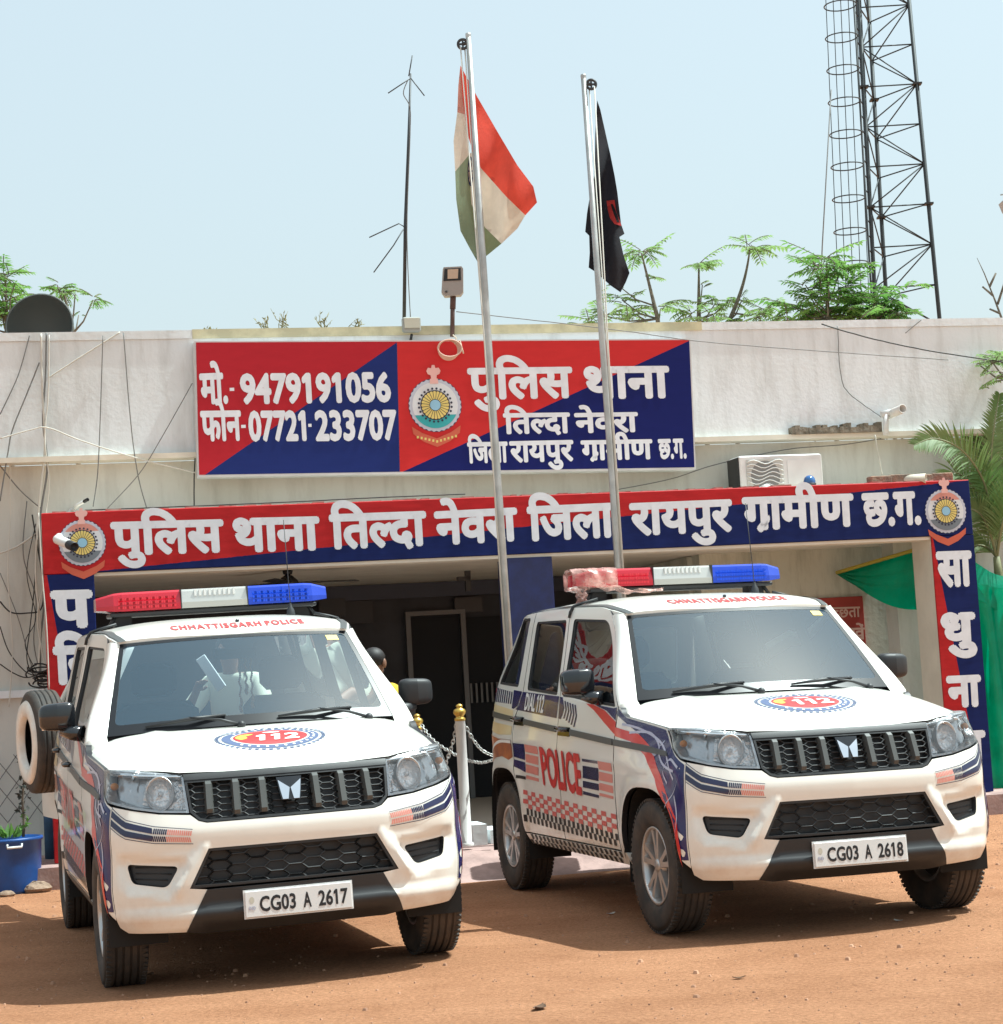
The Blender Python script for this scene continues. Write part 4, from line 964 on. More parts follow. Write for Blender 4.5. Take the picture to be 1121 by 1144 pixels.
        # windscreen pillar
        def pil(a, b, off=0.0, sg=sg):
            lo = Vector((.925, sg*.866, 1.168)); hi = Vector(sf(.375, 1.685)); S0 = lo+(hi-lo)*a
            S0 = Vector((S0.x, 0, S0.z)); S0 = Vector(sf(min(S0.x, .95), S0.z))
            W0 = Vector(shield(sg*1.0, a)); K = Vector((S0.x*.35+W0.x*.65+.035, S0.y*.86+W0.y*.14, (S0.z+W0.z)/2+.015))
            p = (1-b)**2*S0+2*b*(1-b)*K+b*b*W0; return tuple(p+Vector((.5, sg*.6, .3))*off)
        mb = MB(); mb.grid(lambda u, v: pil(u, v), 16, 8); mb.grid(lambda u, v: tuple(Vector(pil(0.0, u))*(1-v)+(Vector(hood(.958+.012*u, sg*(1-.12*u)))+Vector((0, 0, -.004)))*v), 8, 4); mb.build('windscreen_pillar', wp, car)
        # door mirror
        mb = MB(); C0 = Vector((.56, sg*.972, 1.300))
        def mir(u, v):
            th = -math.pi/2+math.pi*v; ph = 2*math.pi*u; f = lambda c, p: math.copysign(abs(c)**p, c)
            x = f(math.cos(th), .5)*f(math.cos(ph), .5)*.062; y = f(math.cos(th), .5)*f(math.sin(ph), .5)*.095; z = f(math.sin(th), .42)*.078
            x *= (1.0 if x > 0 else .7); 
            return (C0.x+x-(abs(y)*.25 if x > 0 else 0)*(1 if y*sg > 0 else .2), C0.y+y, C0.z+z*(1-.12*(y*sg+.09)/.18)+.012)
        mb.grid(mir, 28, 14)
        mb.tube([(.62, sg*.845, 1.215), (.60, sg*.90, 1.222), (.575, sg*.95, 1.240)], [.045, .038, .03], 10); mo = mb.build('door_mirror', M_['gloss_black'] if sg < 0 else M_['black_plastic'], car)
        mb = MB(); mb.patch([(.0, .0), (1, 0), (1, 1), (0, 1)], lambda a, b, o=0.0: (.517-o, sg*(.90+.15*a), 1.245+.12*b), (), .5, .002); mb.build('mirror_glass', M_['chrome'], mo)
        # headlamp
        hl = [(sg*a, b) for a, b in HL]
        mb = MB(); mb.patch(shrink(hl, .003), wrap, (), .03, -.060); mb.patch(hl, wrap, [shrink(hl, .010)], .03, -.004, .05); ho = mb.build('headlamp', M_['smoked'], car)
        mb = MB(); mb.patch([(sg*s_y(.495), 1.002), (sg*s_y(.695), 1.026), (sg*s_y(.715), .885), (sg*s_y(.640), .860), (sg*s_y(.490), .848)], wrap, (), .03, -.052); mb.build('reflector', M_['facets'], ho)
        cy = sg*.625; cen = Vector(front(cy, .930, -.030)); nrm = (Vector(front(cy, .93, .01))-Vector(front(cy, .93, 0))).normalized()
        nrm = (nrm+Vector((.6, 0, .15))).normalized(); Q = nrm.to_track_quat('Z', 'Y').to_matrix().to_4x4(); MQ = Matrix.Translation(cen) @ Q @ Matrix.Diagonal((.92, 1.12, 1, 1))
        mb = MB(); mb.lathe([(.0, -.03), (.02, -.030), (.04, -.022), (.058, -.004), (.066, .018), (.0665, .0185)], 30, MQ, smooth=False); mb.lathe([(0, .006), (.010, .004), (.012, -.002), (.012, -.03)], 12, MQ); mb.build('reflector', M_['facets'], ho)
        mb = MB(); mb.lathe([(.066, .0185), (.069, .022), (.073, .020), (.074, .0)], 30, MQ); mb.build('bezel', M_['smoked'], ho); mb = MB()
        P = [wrap(sg*(s_y(.50)+(s_x(1.62)-s_y(.50))*i/12), float(np.interp(i, [0, 8, 12], [1.000, 1.026, 1.040])), -.016) for i in range(13)]
        mb.tube(P, .012, 6)
        mb.build('reflector', M_['reflector'], ho)
        mb = MB(); mb.ball(tuple(wrap(sg*s_x(1.70), .975, -.03)), (.02, .02, .018)); mb.build('indicator_bulb', M_['amber'], ho)
        mb = MB(); mb.patch(hl, wrap, (), .03, .002); mb.build('lamp_lens', M_['clear_plastic'], ho)
    # ---- bonnet
    fr_e = [(1.858, 0), (1.850, .3), (1.828, .505), (1.765, .655), (1.68, .745), (1.60, .795), (1.548, .818)]
    tt = lambda x, y: (x, y/float(np.interp(x, *H_Y)))
    right = [tt(*p) for p in fr_e]; 
    rear = [(.985, 1.0), (.950, 1.0), (.928, .93), (.945, .80), (.985, .60), (1.02, 0)]
    ol = right+[(1.535, 1.0), (1.3, 1.0), (1.06, 1.0)]+rear+[(a, -b) for a, b in rear[-2::-1]]+[(1.06, -1.0), (1.3, -1.0), (1.535, -1.0)]+[(a, -b) for a, b in right[:0:-1]]
    mb = MB(); mb.patch(ol, hood, (), .04, 0, .025, rim_mi=1); bo = mb.build('bonnet', wd, car)
    # roundel on the bonnet
    cx, rx, ry = 1.445, .225, .268
    lay = [('roundel_ring', M_['slate_vinyl'], [ell(cx, 0, rx*.90, ry*.90)], .002), ('roundel_disc', M_['white_vinyl'], [ell(cx, 0, rx*.71, ry*.73)], .0028), ('roundel_disc', M_['red_vinyl'], [ell(cx, 0, rx*.67, ry*.69)], .004)]
    for nm, cm, pl, of in lay:
        mb = MB()
        for p in pl: mb.patch(p, hood_xy, (), .04, of)
        mb.build(nm, cm, bo)
    mb = MB()
    for k in range(48):
        a = 2*math.pi*k/48; c, s = math.cos(a), math.sin(a); d = .045
        mb.add([hood_xy(cx+rx*.955*math.cos(a-d), ry*.955*math.sin(a-d), .003), hood_xy(cx+rx*.955*math.cos(a+d), ry*.955*math.sin(a+d), .003), hood_xy(cx+rx*1.03*math.cos(a+d*.6), ry*1.03*math.sin(a+d*.6), .003), hood_xy(cx+rx*1.03*math.cos(a-d*.6), ry*1.03*math.sin(a-d*.6), .003)], [[0, 1, 2, 3]])
    mb.build('roundel_ring', M_['slate_vinyl'], bo)
    mb = MB(); mb.patch(spline([(cx-.02, -.172), (cx-.075, -.135), (cx-.085, -.075), (cx-.060, -.085), (cx-.035, -.115), (cx+.005, -.115), (cx+.03, -.150)], 4, True), hood_xy, (), .03, .0048); mb.build('roundel_mark', M_['yellow_vinyl'], bo)
    mb = MB(); lettering(mb, ['112'], lambda a, b, k: hood_xy(cx+.075-.115*b, -.085+.22*a+.02*b, .0056+k), .05, y1=DIG)
    for c in ell(cx, 0, rx*.80, ry*.81, 30):
        if abs(c[1]) < .17 or c[1] > 0: mb.patch(ell(c[0], c[1], .012, .008, 6), hood_xy, (), .05, .0035)
    mb.patch(ell(cx-.095, .02, .016, .045, 12), hood_xy, (), .05, .0056)
    mb.build('lettering', M_['white_vinyl'], bo)
    # ---- cowl, windscreen, wipers
    mb = MB(); mb.grid(lambda u, v: (lambda y: (lambda a, b: tuple(Vector(a)*(1-v)+Vector(b)*v))(hood_xy(1.04-.085*abs(y/.8)**2, y, -.022), Vector(shield(y/.80, 0.0))-Vector((.0, 0, .012))))(-.75+1.5*u), 24, 3); mb.build('cowl', M_['black_plastic'], car)
    mb = MB(); ws = [(-.995, .0), (.995, .0), (.995, 1), (-.995, 1)]
    mb.patch([(-.955, .10), (.955, .10), (.96, .965), (-.96, .965)], shield, (), .08, 0); wo = mb.build('windscreen', M_['windscreen'], car)
    mb = MB(); mb.patch(ws, shield, [fillet([(-.955, .10), (.955, .10), (.96, .965), (-.96, .965)], .05)], .05, .001, .01); mb.build('windscreen_border', M_['frit'], wo)
    mb = MB(); mb.patch(fillet([(-.16, .965), (.16, .965), (.12, .85), (-.12, .85)], .04), shield, (), .06, -.012); mb.build('sensor_housing', M_['black_plastic'], wo)
    mb = MB(); mb.patch([(.78, .885), (.885, .885), (.885, .945), (.78, .945)], shield, (), .08, .002); mb.build('sticker', M_['yellow_vinyl'], wo)
    for y0, y1 in ((-.08, -.56), (.60, .12)):
        mb = MB(); base = Vector(shield(y0/.75, -.03, .02)); tip = Vector(shield(y1/.75, .075, .012)); ml = Vector(shield((y0*.45+y1*.55)/.75, .065, .035))
        mb.tube([base, base+(ml-base)*.4+Vector((.01, 0, .012)), ml], [.010, .008, .006], 6)
        e0 = ml+(tip-ml)*-.75
        mb.tube([Vector(shield((y0*.85+y1*.15)/.75, .095, .010)), ml-Vector((0, 0, .008)), Vector(shield(y1/.75, .045, .010))], [.008, .012, .006], 6)
        mb.ball(base, .022); mb.build('wiper', M_['black_plastic'], car)
    # ---- roof
    rx0 = [(.545-.075*(t*t)-.015, t) for t in (-1, -.85, -.7, -.5, -.25, 0, .25, .5, .7, .85, 1)]
    ol = rx0+[(.2, 1.0), (-.6, 1.0), (-1.2, 1.0), (-1.50, 1.0), (-1.60, .6), (-1.63, 0), (-1.60, -.6), (-1.50, -1.0), (-1.2, -1.0), (-.6, -1.0), (.2, -1.0)]
    mb = MB(); mb.patch(ol, roof, (), .06, 0, .02); ro = mb.build('roof', wp, car)
    mb = MB(); lettering(mb, ['CHHATTISGARH POLICE'], lambda a, b, k: roof_xy(.448-.085*b-.03*(2*a-1)**2, -.335+.735*a, .003+k), .05, y1=CAP, track=.10); mb.build('lettering', M_['red_vinyl'], ro)
    for sg in (1, -1):
        mb = MB(); N = 24
        pts = [roof(.49-1.95*i/N, sg*.93, .006) for i in range(N+1)]; pt2 = [roof(.49-1.95*i/N, sg*.985, .006) for i in range(N+1)]
        mb.add(pts+pt2, [[i, i+1, N+2+i, N+1+i] for i in range(N)]); mb.build('roof_moulding', M_['grey_strip'], ro)
        mb = MB(); P = [Vector(roof(-.18, sg*.80, .02)), Vector(roof(-.20, sg*.93, .015)), Vector(roof(-.21, sg*1.0, .012)), Vector(side(sg)(-.215, 1.735, .012)), Vector(side(sg)(-.215, 1.70, .010))]
        mb.tube(P, .009, 6); mb.build('clamp_strap', M_['black_plastic'], ro)
    mb = MB(); mb.ball(roof_xy(.33, .04, .006), (.012, .012, .010)); mb.build('washer_nozzle', M_['gloss_black'], ro)
    mb = MB(); mb.lathe([(.026, 0), (.022, .03), (.010, .05), (.006, .07)], 12, Matrix.Translation(roof_xy(-.10, .42, 0))); mb.tube([roof_xy(-.10, .42, .06), Vector(roof_xy(-.10, .42, .06))+Vector((-.06, .0, .50))], .0028, 5); mb.build('whip_antenna', M_['dark_steel'], ro)
    # ---- light bar
    xb, z0, z1 = -.36, 1.862, 1.988
    base = MB(); base.box(xb-.13, xb+.13, -.60, .60, z0-.012, z0+.012, bev=.006)
    for sg in (1, -1):
        base.box(xb-.05, xb+.05, sg*.52-.05, sg*.52+.05, 1.792, z0-.010); base.tube([(xb+.06, sg*.60, 1.80), (xb+.05, sg*.56, z0)], .012, 6)
    lb = base.build('light_bar', M_['black_plastic'], car)
    def lens(ya, yb, cm, name, ends=0):
        m = MB(); N = 10; secs = []
        ys = [ya+(yb-ya)*i/N for i in range(N+1)]
        for y in ys:
            k = 1.0
            if ends: 
                d = (.672-abs(y)); k = sst(-.03, .13, d)*.5+.5
            hx = .145*k; zt = z1-(1-k)*.055; zb = z0+.016+(1-k)*.03
            secs.append([(xb-hx, y, zb), (xb-hx, y, z0+.05), (xb-hx*.86, y, zt-.012), (xb-hx*.74, y, zt), (xb+hx*.74, y, zt), (xb+hx*.86, y, zt-.012), (xb+hx, y, z0+.05), (xb+hx, y, zb)])
        V = [p for s_ in secs for p in s_]; F = []
        for i in range(N):
            for c in range(8): F.append([i*8+c, i*8+(c+1) % 8, i*8+8+(c+1) % 8, i*8+8+c])
        F += [[7-c for c in range(8)], [N*8+c for c in range(8)]]
        m.add(V, F, False)
        o_ = m.build(name, cm, lb); return o_
    for ya, yb, cm, dk in ((-.672, -.196, 'lens_red', (.25, .004, .01)), (.196, .672, 'lens_blue', (.004, .02, .25))):
        o_ = lens(ya, yb, M_[cm], 'lamp_lens', 1); d = MB(); s_ = 1 if ya > 0 else -1
        for i in range(9):
            for j in range(3):
                for q in range(2):
                    y = s_*(.235+.037*i+.010*q); z = z0+.030+.024*j; d.box(xb+.1445, xb+.1465, y-.012, y+.012, z, z+.014, Matrix.Identity(4))
        d.build('lamp_module', M_['md_'+cm], lb)
    o_ = lens(-.190, .190, M_['lens_clear'], 'lamp_lens'); d = MB()
    for i in range(9): d.box(xb+.12, xb+.1405, -.115+.028*i, -.103+.028*i, z0+.085, z1-.006)
    d.build('lamp_module', M_['plate_white'], lb)
    d = MB()
    for y in (-.193, .193): d.box(xb-.148, xb+.148, y-.0028, y+.0028, z0+.010, z1+.002)
    d.build('joint', M_['black_plastic'], lb)
    # ---- rear: bumper, tailgate frame
    sR = s_x(-1.82); q = [(sR, .36), (sR, .58), (SMAX, .58), (SMAX, .34)]
    mb = MB(); mb.patch([(a, b) for a, b in q]+[(2*SMAX-a, b) for a, b in q[1::-1]][:0], wrap, (), .06, 0, .03); mb.patch([(-a, b) for a, b in q], wrap, (), .06, 0, .03)
    mb.build('rear_bumper', wp, car)
    sT = s_y(.70); sT = SMAX-.70
    for sg in (1, -1):
        mb = MB()
        def zed(p): return [(sg*a, b) for a, b in p]
        mb.patch(zed([(s_x(-1.815), .59), (sT, .59), (sT, 1.74), (s_x(-1.50), 1.74), (s_x(-1.66), 1.34), (s_x(-1.74), 1.20), (s_x(-1.80), .9)]), wrap, (), .06, 0, .02)
        mb.build('rear_corner', wp, car)
    for sg in (1, -1):
        mb = MB(); mb.patch([(sg*s_x(-1.835), .98), (sg*(sT-.01), .98), (sg*(sT-.01), 1.30), (sg*s_x(-1.77), 1.30)], wrap, (), .05, .012, .012)
        mb.build('tail_lamp', M_['lens_red'], car)
    # ---- inner structure
    mb = MB()
    mb.box(-1.80, .88, -.60, .60, .30, .52); mb.box(.88, 1.78, -.60, .60, .30, .97); mb.box(-.93, .90, -.80, .80, .34, .50); mb.box(1.70, 1.80, -.60, .60, .45, .80); mb.box(-1.80, -1.0, -.62, .62, .52, .80)
    mb.box(.86, .95, -.80, .80, .50, 1.05); mb.tube([(1.34, -.7, .345), (1.34, .7, .345)], .04, 8); mb.tube([(-1.34, -.7, .345), (-1.34, .7, .345)], .05, 8)
    mb.tube([(-.6, -.3, .26), (-1.7, -.45, .27)], .03, 8); mb.box(.3, .7, -.4, .4, .24, .30)
    mb.build('chassis', M_['dark'], car)
    mb = MB(); mb.grid(lambda u, v: (.95-.42*v, -.78+1.56*u, 1.175-.16*v**3+.01*math.sin(6*u)), 16, 8); mb.grid(lambda u, v: (.53-.02*v, -.78+1.56*u, 1.015-.45*v), 4, 2); da = mb.build('dashboard', M_['dash'], car)
    mb = MB(); mb.ball((.56, -.37, 1.150), (.14, .20, .055)); mb.build('instrument_hood', M_['beige'], da)
    sw = Matrix.Translation((.44, -.37, 1.06)) @ Matrix.Rotation(R(-62), 4, 'Y')
    mb = MB(); mb.tube([(.185*math.cos(a), .185*math.sin(a), 0) for a in [2*math.pi*i/32 for i in range(32)]], .015, 8, True, M=sw); mb.box(-.17, .17, -.02, .02, -.03, -.01, sw); mb.lathe([(0, .0), (.06, 0), (.07, -.03)], 16, sw); mb.build('steering_wheel', M_['black_plastic'], da)
    for x, ys in ((-.02, (-.37, .37)), (-.85, (-.40, .0, .40))):
        bh = .62 if x > -.5 else .40
        for y in ys:
            mb = MB(); w_ = .24 if x > -.5 else .19
            mb.box(x-.05, x+.48, y-w_, y+w_, .52, .78, bev=.05)
            mb.box(-.07, .07, -w_, w_, 0, bh, Matrix.Translation((x-.05, y, .74)) @ Matrix.Rotation(R(-14), 4, 'Y'), bev=.05)
            so_ = mb.build('seat', M_['seat'], car)
            if x < -.5: continue
            h = MB(); h.box(-.05, .05, -.13, .13, 0, .19, Matrix.Translation((x-.22, y, 1.38)) @ Matrix.Rotation(R(-8), 4, 'Y'), bev=.04); h.build('headrest', M_['seat'], so_)
    mb = MB(); mb.box(.40, .43, -.12, .12, 1.56, 1.62, bev=.01); mb.build('inner_mirror', M_['black_plastic'], car)
    mb = MB(); mb.grid(lambda u, v: roof(.44-2.0*u, -.93+1.86*v, -.035), 14, 8); mb.build('headlining', M_['dash'], car)
    # wheels
    for x in (1.34, -1.34):
        for sg in (-1, 1): make_wheel(car, x, sg*.768, sg)
    return car, plate

def make_tailgate(car, angle):
    """side-hinged rear door with the spare wheel; hinge on the car's right"""
    h = empty('tailgate', None, car); h.matrix_local = Matrix.Translation((-1.86, -.59, 0)) @ Matrix.Rotation(angle, 4, 'Z'); HM = Matrix.Translation((-1.86, -.59, 0)) @ Matrix.Rotation(angle, 4, 'Z')
    hole = fillet([(.10, 1.27), (1.14, 1.27), (1.08, 1.66), (.16, 1.66)], .05)
    lean = lambda u, z, o=0.0: (-.06-o+(.0 if z < .9 else (z-.9)*.20+max(0, z-1.25)*.35)-.05*math.sin(math.pi*u/1.4), u, z)
    mb = MB(); mb.patch(fillet([(.01, .60), (1.23, .60), (1.23, 1.2), (1.18, 1.74), (.06, 1.74), (.01, 1.2)], .05), lean, [hole], .1, 0, .05)
    mb.build('door_panel', M_['white_paint'], h)
    mb = MB(); mb.patch(hole, lean, (), .12, -.012); mb.build('window_pane', M_['side_glass'], h)
    mb = MB(); mb.patch(fillet([(.08, .66), (1.16, .66), (1.16, 1.2), (.08, 1.2)], .05), lean, (), .2, -.055); mb.build('door_trim', M_['dash'], h)
    sp = empty('spare_wheel', None, car); sp.matrix_local = HM @ Matrix.Translation((-.20, .60, 1.13)) @ Matrix.Rotation(-math.pi/2, 4, 'Y')
    prof = [(.198, -.085), (.265, -.103), (.31, -.10), (.338, -.085)]
    for c in (-.052, -.018, .018, .052): prof += [(.345, c-.011), (.345, c-.006), (.337, c-.005), (.337, c+.005), (.345, c+.006), (.345, c+.011)]
    prof += [(.338, .085), (.31, .10), (.265, .103), (.198, .085)]
    mb = MB(); mb.lathe(prof, 64); mb.build('tyre', M_['rubber'], sp)
    mb = MB(); mb.lathe([(.285, .05), (.282, .10), (.262, .122), (.225, .125), (.18, .115), (.172, .08)], 64); mb.build('wheel_cover', M_['white_paint'], sp)
    mb = MB(); mb.lathe([(0, -.05), (.10, -.04), (.19, .0), (.198, -.08)], 32); mb.build('rim', M_['dark_steel'], sp)
    return h
# ------------------------------------------------------------------ street furniture and fittings
def wl_at(px, py, off): return BM @ bl(px, py, off)
def thing(name, label, cat, group=None, M=None): return tag(empty(name, M), label, cat, group)
M_['ac_white'] = mat('air conditioner white', (.70, .70, .68), .5, noise=.08)
M_['foliage'] = thin_mat('leaf green', (.22, .38, .09), (.12, .26, .05), trans=.55)
M_['foliage_pale'] = thin_mat('pale leaf green', (.32, .46, .18), (.20, .34, .10), trans=.55)
M_['bark'] = mat('grey bark', (.20, .17, .13), .9, noise=.4, nscale=20)
for m_ in ('foliage', 'foliage_pale'):
    b_ = M_[m_].node_tree.nodes['Principled BSDF']; b_.inputs['Subsurface Weight'].default_value = 0.0; b_.inputs['Transmission Weight'].default_value = 0.0
# flagpoles
def flagpole(top, low, Y, label, r0, r1, wheel_dx):
    a = at(*top, Y); d = at(*low, Y); k = (d.z-.17)/(a.z-d.z); base = d+(d-a)*k
    o = thing('flagpole', label, 'flagpole', 'flagpoles before the porch', Matrix.Translation(base)); I = o.matrix_world.inverted(); v = a-base
    mb = MB(); mb.tube([I@base, I@(base+v*.42), I@(base+v*.425), I@(base+v*.7), I@a], [r0, r0*.90, r0*.84, r0*.74, r1], 16); mb.lathe([(0, .012), (r1, .010), (r1*1.1, 0), (r1, -.03)], 12, Matrix.Translation(I@a)); mb.build('pole', M_['steel'], o)
    mb = MB(); mb.box(-.15, .15, -.15, .15, -.012, .012); mb.build('base_plate', M_['steel'], o)
    c = I@a+Vector((wheel_dx, 0, -.07)); mb = MB()
    mb.tube([c+Vector((.036*math.cos(t), 0, .036*math.sin(t))) for t in [2*math.pi*i/20 for i in range(20)]], .011, 6, True); mb.box(c.x-.034, c.x+.034, c.y-.006, c.y+.006, c.z-.007, c.z+.007); mb.box(c.x-.007, c.x+.007, c.y-.007, c.y+.007, c.z-.034, c.z+.034); mb.tube([I@a+Vector((0, 0, -.06)), c], .014, 6); mb.build('pulley', M_['dark_steel'], o)
    mb = MB(); x = wheel_dx*1.3
    mb.tube([c+Vector((wheel_dx*.4, -.012, -.02)), I@(base+v*.62)+Vector((x*.5, -.05, 0)), I@(base+v*.16)+Vector((x*.4, -.04, 0))], .0055, 5); mb.tube([c+Vector((-wheel_dx*.3, .012, -.02)), I@(base+v*.16)+Vector((x*.3, -.03, 0))], .005, 5); mb.build('halyard', M_['cable_white'], o)
    return o, base, a
FY = 14.3
flagpole((523.3, 38.5), (568, 720), FY, 'taller steel flagpole carrying the tricolour flag in front of the porch', .034, .020, -.045)
flagpole((652, 84.5), (691.6, 636), FY+.15, 'shorter steel flagpole carrying the black flag in front of the porch', .032, .020, .055)
def flag(name, bands, mats, label, Y, wave, org=(400, 30), k=3.366, cat='flag'):
    """cloth bands traced at the flag's own distance, with folds across the depth"""
    P = lambda a, b: at(org[0]+a/k, org[1]+b/k, Y+wave(a, b))
    c0 = P(*bands[0][0][0]); o = thing(name, label, cat, None, Matrix.Translation(c0)); I = o.matrix_world.inverted()
    for poly, mi, nm, off in bands:
        mb = MB(); V, T, L = tri2d(poly, step=16); mb.add([I@(P(a, b)+Vector((0, off, 0))) for a, b in V], T, True); mb.build(nm, mats[mi], o)
    return o
def cloth(n, c): 
    return thin_mat('cloth '+n, c, tuple(q*.88 for q in c), 9, .30, .85, .15, 60)
fl = [cloth('saffron', (.66, .075, .045)), cloth('white', (.66, .58, .47)), cloth('green', (.20, .23, .12)), cloth('pale saffron', (.55, .24, .18)), cloth('pale green', (.25, .31, .20)), cloth('chakra', (.02, .03, .10))]
wv = lambda a, b: .07*math.sin(a*.035+b*.006)+.04*math.sin(a*.011-b*.013)-.0008*(a-430)
bands = [([(386, 145), (402, 175), (445, 255), (520, 385), (600, 520), (660, 600), (674, 660), (630, 708), (560, 640), (462, 530), (440, 478), (432, 470), (412, 400), (394, 270)], 0, 'saffron_band', 0),
         ([(412, 480), (432, 470), (440, 478), (462, 530), (560, 640), (630, 708), (600, 758), (540, 815), (480, 756), (440, 690), (412, 640)], 1, 'white_band', 0),
         ([(412, 640), (440, 690), (480, 756), (540, 815), (485, 860), (450, 888), (438, 800), (424, 720)], 2, 'green_band', 0),
         ([(386, 145), (394, 270), (402, 330), (374, 322), (378, 220)], 3, 'saffron_band', -.01), ([(374, 322), (402, 330), (412, 400), (420, 480), (366, 545), (360, 430)], 1, 'white_band', -.01),
         ([(366, 545), (420, 480), (424, 600), (430, 720), (445, 800), (452, 888), (420, 832), (386, 768), (370, 650)], 4, 'green_band', -.01),
         ([(424+11*math.cos(R(a)), 545+56*math.sin(R(a))) for a in range(0, 360, 15)], 5, 'chakra', -.016), ([(424+7.5*math.cos(R(a)), 545+44*math.sin(R(a))) for a in range(0, 360, 15)], 1, 'chakra', -.020)]
for i in range(8):
    a = R(45*i); bands.append(([(424+9*math.cos(a)-1.2*math.sin(a), 545+48*math.sin(a)+4*math.cos(a)), (424+9*math.cos(a)+1.2*math.sin(a), 545+48*math.sin(a)-4*math.cos(a)), (423, 545), (425, 546)][:3], 5, 'chakra', -.024))
flag('tricolour_flag', bands, fl, 'saffron, white and green tricolour flag hanging limp from the taller pole', FY+.17, wv)
bk = [cloth('black', (.010, .010, .016)), cloth('red', (.50, .04, .04))]
wv2 = lambda a, b: .06*math.sin(a*.06+b*.004)+.03*math.sin(b*.02)
bands = [([(900, 275), (912, 310), (932, 400), (950, 480), (966, 560), (976, 620), (990, 740), (1003, 778), (984, 790), (1000, 860), (1022, 925), (1008, 960), (988, 998), (950, 972), (920, 945), (895, 922), (868, 905), (872, 850), (870, 785), (855, 770), (862, 700), (872, 640), (890, 560), (893, 400)], 0, 'cloth', 0),
         ([(935, 655), (965, 652), (970, 690), (992, 750), (965, 742), (948, 720), (940, 690)], 1, 'crest', -.012), ([(950, 668), (958, 668), (975, 705), (984, 738), (974, 736), (960, 700)], 0, 'crest', -.016)]
flag('black_flag', bands, bk, 'black flag with a red mark hanging limp from the shorter pole', FY+.30, wv2)
# aerial mast
o = thing('aerial_mast', 'thin aerial mast with small radial rods standing on the parapet', 'antenna', None, Matrix.Translation(wl_at(451.5, 372, 1.0))); I = o.matrix_world.inverted(); P = lambda x, y: I@wl_at(x, y, 1.0)
mb = MB(); mb.tube([P(451.5, 374), P(453, 250), P(456, 170), P(459, 82)], [.016, .015, .012, .008], 8); mb.build('mast', M_['dark_steel'], o)
for q in ([(459.5, 88), (434, 105)], [(459, 88), (474.5, 108)], [(457, 86), (461, 63)], [(452, 254), (446, 250.5), (413, 266)], [(451, 257), (440, 275), (418, 305)]):
    mb = MB(); mb.tube([P(*p)+Vector((0, -.03, 0)) for p in q], .0055, 5); mb.build('rod', M_['dark_steel'], o)
mb = MB(); mb.tube([P(*p)+Vector((0, -.02, 0)) for p in spline([(456, 90), (451, 105), (458, 120), (458.5, 150), (455, 260), (459, 358)], 6)], .004, 4); mb.build('feed_cable', M_['cable'], o)
# street lamp on the parapet
o = thing('street_lamp', 'flat grey LED street lamp head on a short post over the signboard', 'street lamp', None, Matrix.Translation(wl_at(505, 372, .83))); I = o.matrix_world.inverted(); P = lambda x, y, d=0: I@wl_at(x, y, .83+d)
mb = MB(); mb.tube([P(505.5, 376), P(506, 332)], .020, 10); mb.tube([P(506, 345), P(506.5, 328)], .026, 10); mb.build('post', mat('rusty post', (.10, .055, .045), .7, noise=.3), o)
hd = [(496, 299.5), (516, 299.5), (517.8, 302), (518, 327), (515, 331), (497, 331.5), (493.5, 327), (495, 302)]
mb = MB(); mb.prism([(P(*q).x, P(*q).z) for q in hd], -.05, .05); ho = mb.build('lamp_head', mat('lamp grey', (.30, .28, .26), .5), o)
mb = MB(); mb.prism([(P(*q).x, P(*q).z) for q in [(497, 301.5), (515, 301.5), (515.5, 315), (496, 315)]], -.056, -.0505); mb.build('led_recess', M_['ink'], ho)
mb = MB(); mb.prism([(P(*q).x, P(*q).z) for q in [(500.5, 302.5), (512.5, 302.5), (512, 313), (500.5, 313)]], -.062, -.0565); mb.build('led_panel', mat('led panel', (.50, .38, .28), .4), ho)
mb = MB()
for q in ((499, 327), (512.5, 327)): mb.ball(P(*q)+Vector((0, -.052, 0)), .010)
mb.build('screw', M_['dark_steel'], ho)
o = thing('flood_light', 'small square white flood light fixed at the foot of the aerial mast', 'flood light', None, BM.copy()); 
a, b_ = bl(450, 354, .76), bl(471, 370, .76); mb = MB(); mb.box(a.x, b_.x, .76, .83, b_.z, a.z, bev=.01); mb.build('casing', mat('flood casing', (.30, .31, .28), .5), o)
mb = MB(); mb.box(a.x+.012, b_.x-.012, .752, .7595, b_.z+.03, a.z-.012); mb.build('glass', mat('flood glass', (.52, .53, .44), .25), o)
mb = MB(); mb.tube([((a.x+b_.x)/2, .80, b_.z-.02), ((a.x+b_.x)/2, .86, b_.z-.06)], .012, 6); mb.build('bracket', M_['dark_steel'], o)
o = thing('cable_coil', 'coil of pinkish cable hung on the street lamp post over the signboard', 'cable', None, BM.copy()); c = bl(501, 391, .66); 
for k in range(4):
    mb = MB(); mb.tube([(c.x+(.085+.006*k)*math.cos(t)+.003*k, .66-.008*k, c.z+(.085-.004*k)*math.sin(t)+.004*k) for t in [2*math.pi*i/28 for i in range(28)]], .007, 6, True); mb.build('loop', mat('pink cable', (.62, .42, .33), .6), o)
mb = MB(); mb.tube([bl(*p, .64) for p in [(506, 374), (510, 378), (508, 384), (514, 380), (516, 388), (518, 395)]], .006, 5); mb.build('tail', mat('pale tail', (.66, .58, .45), .6), o)
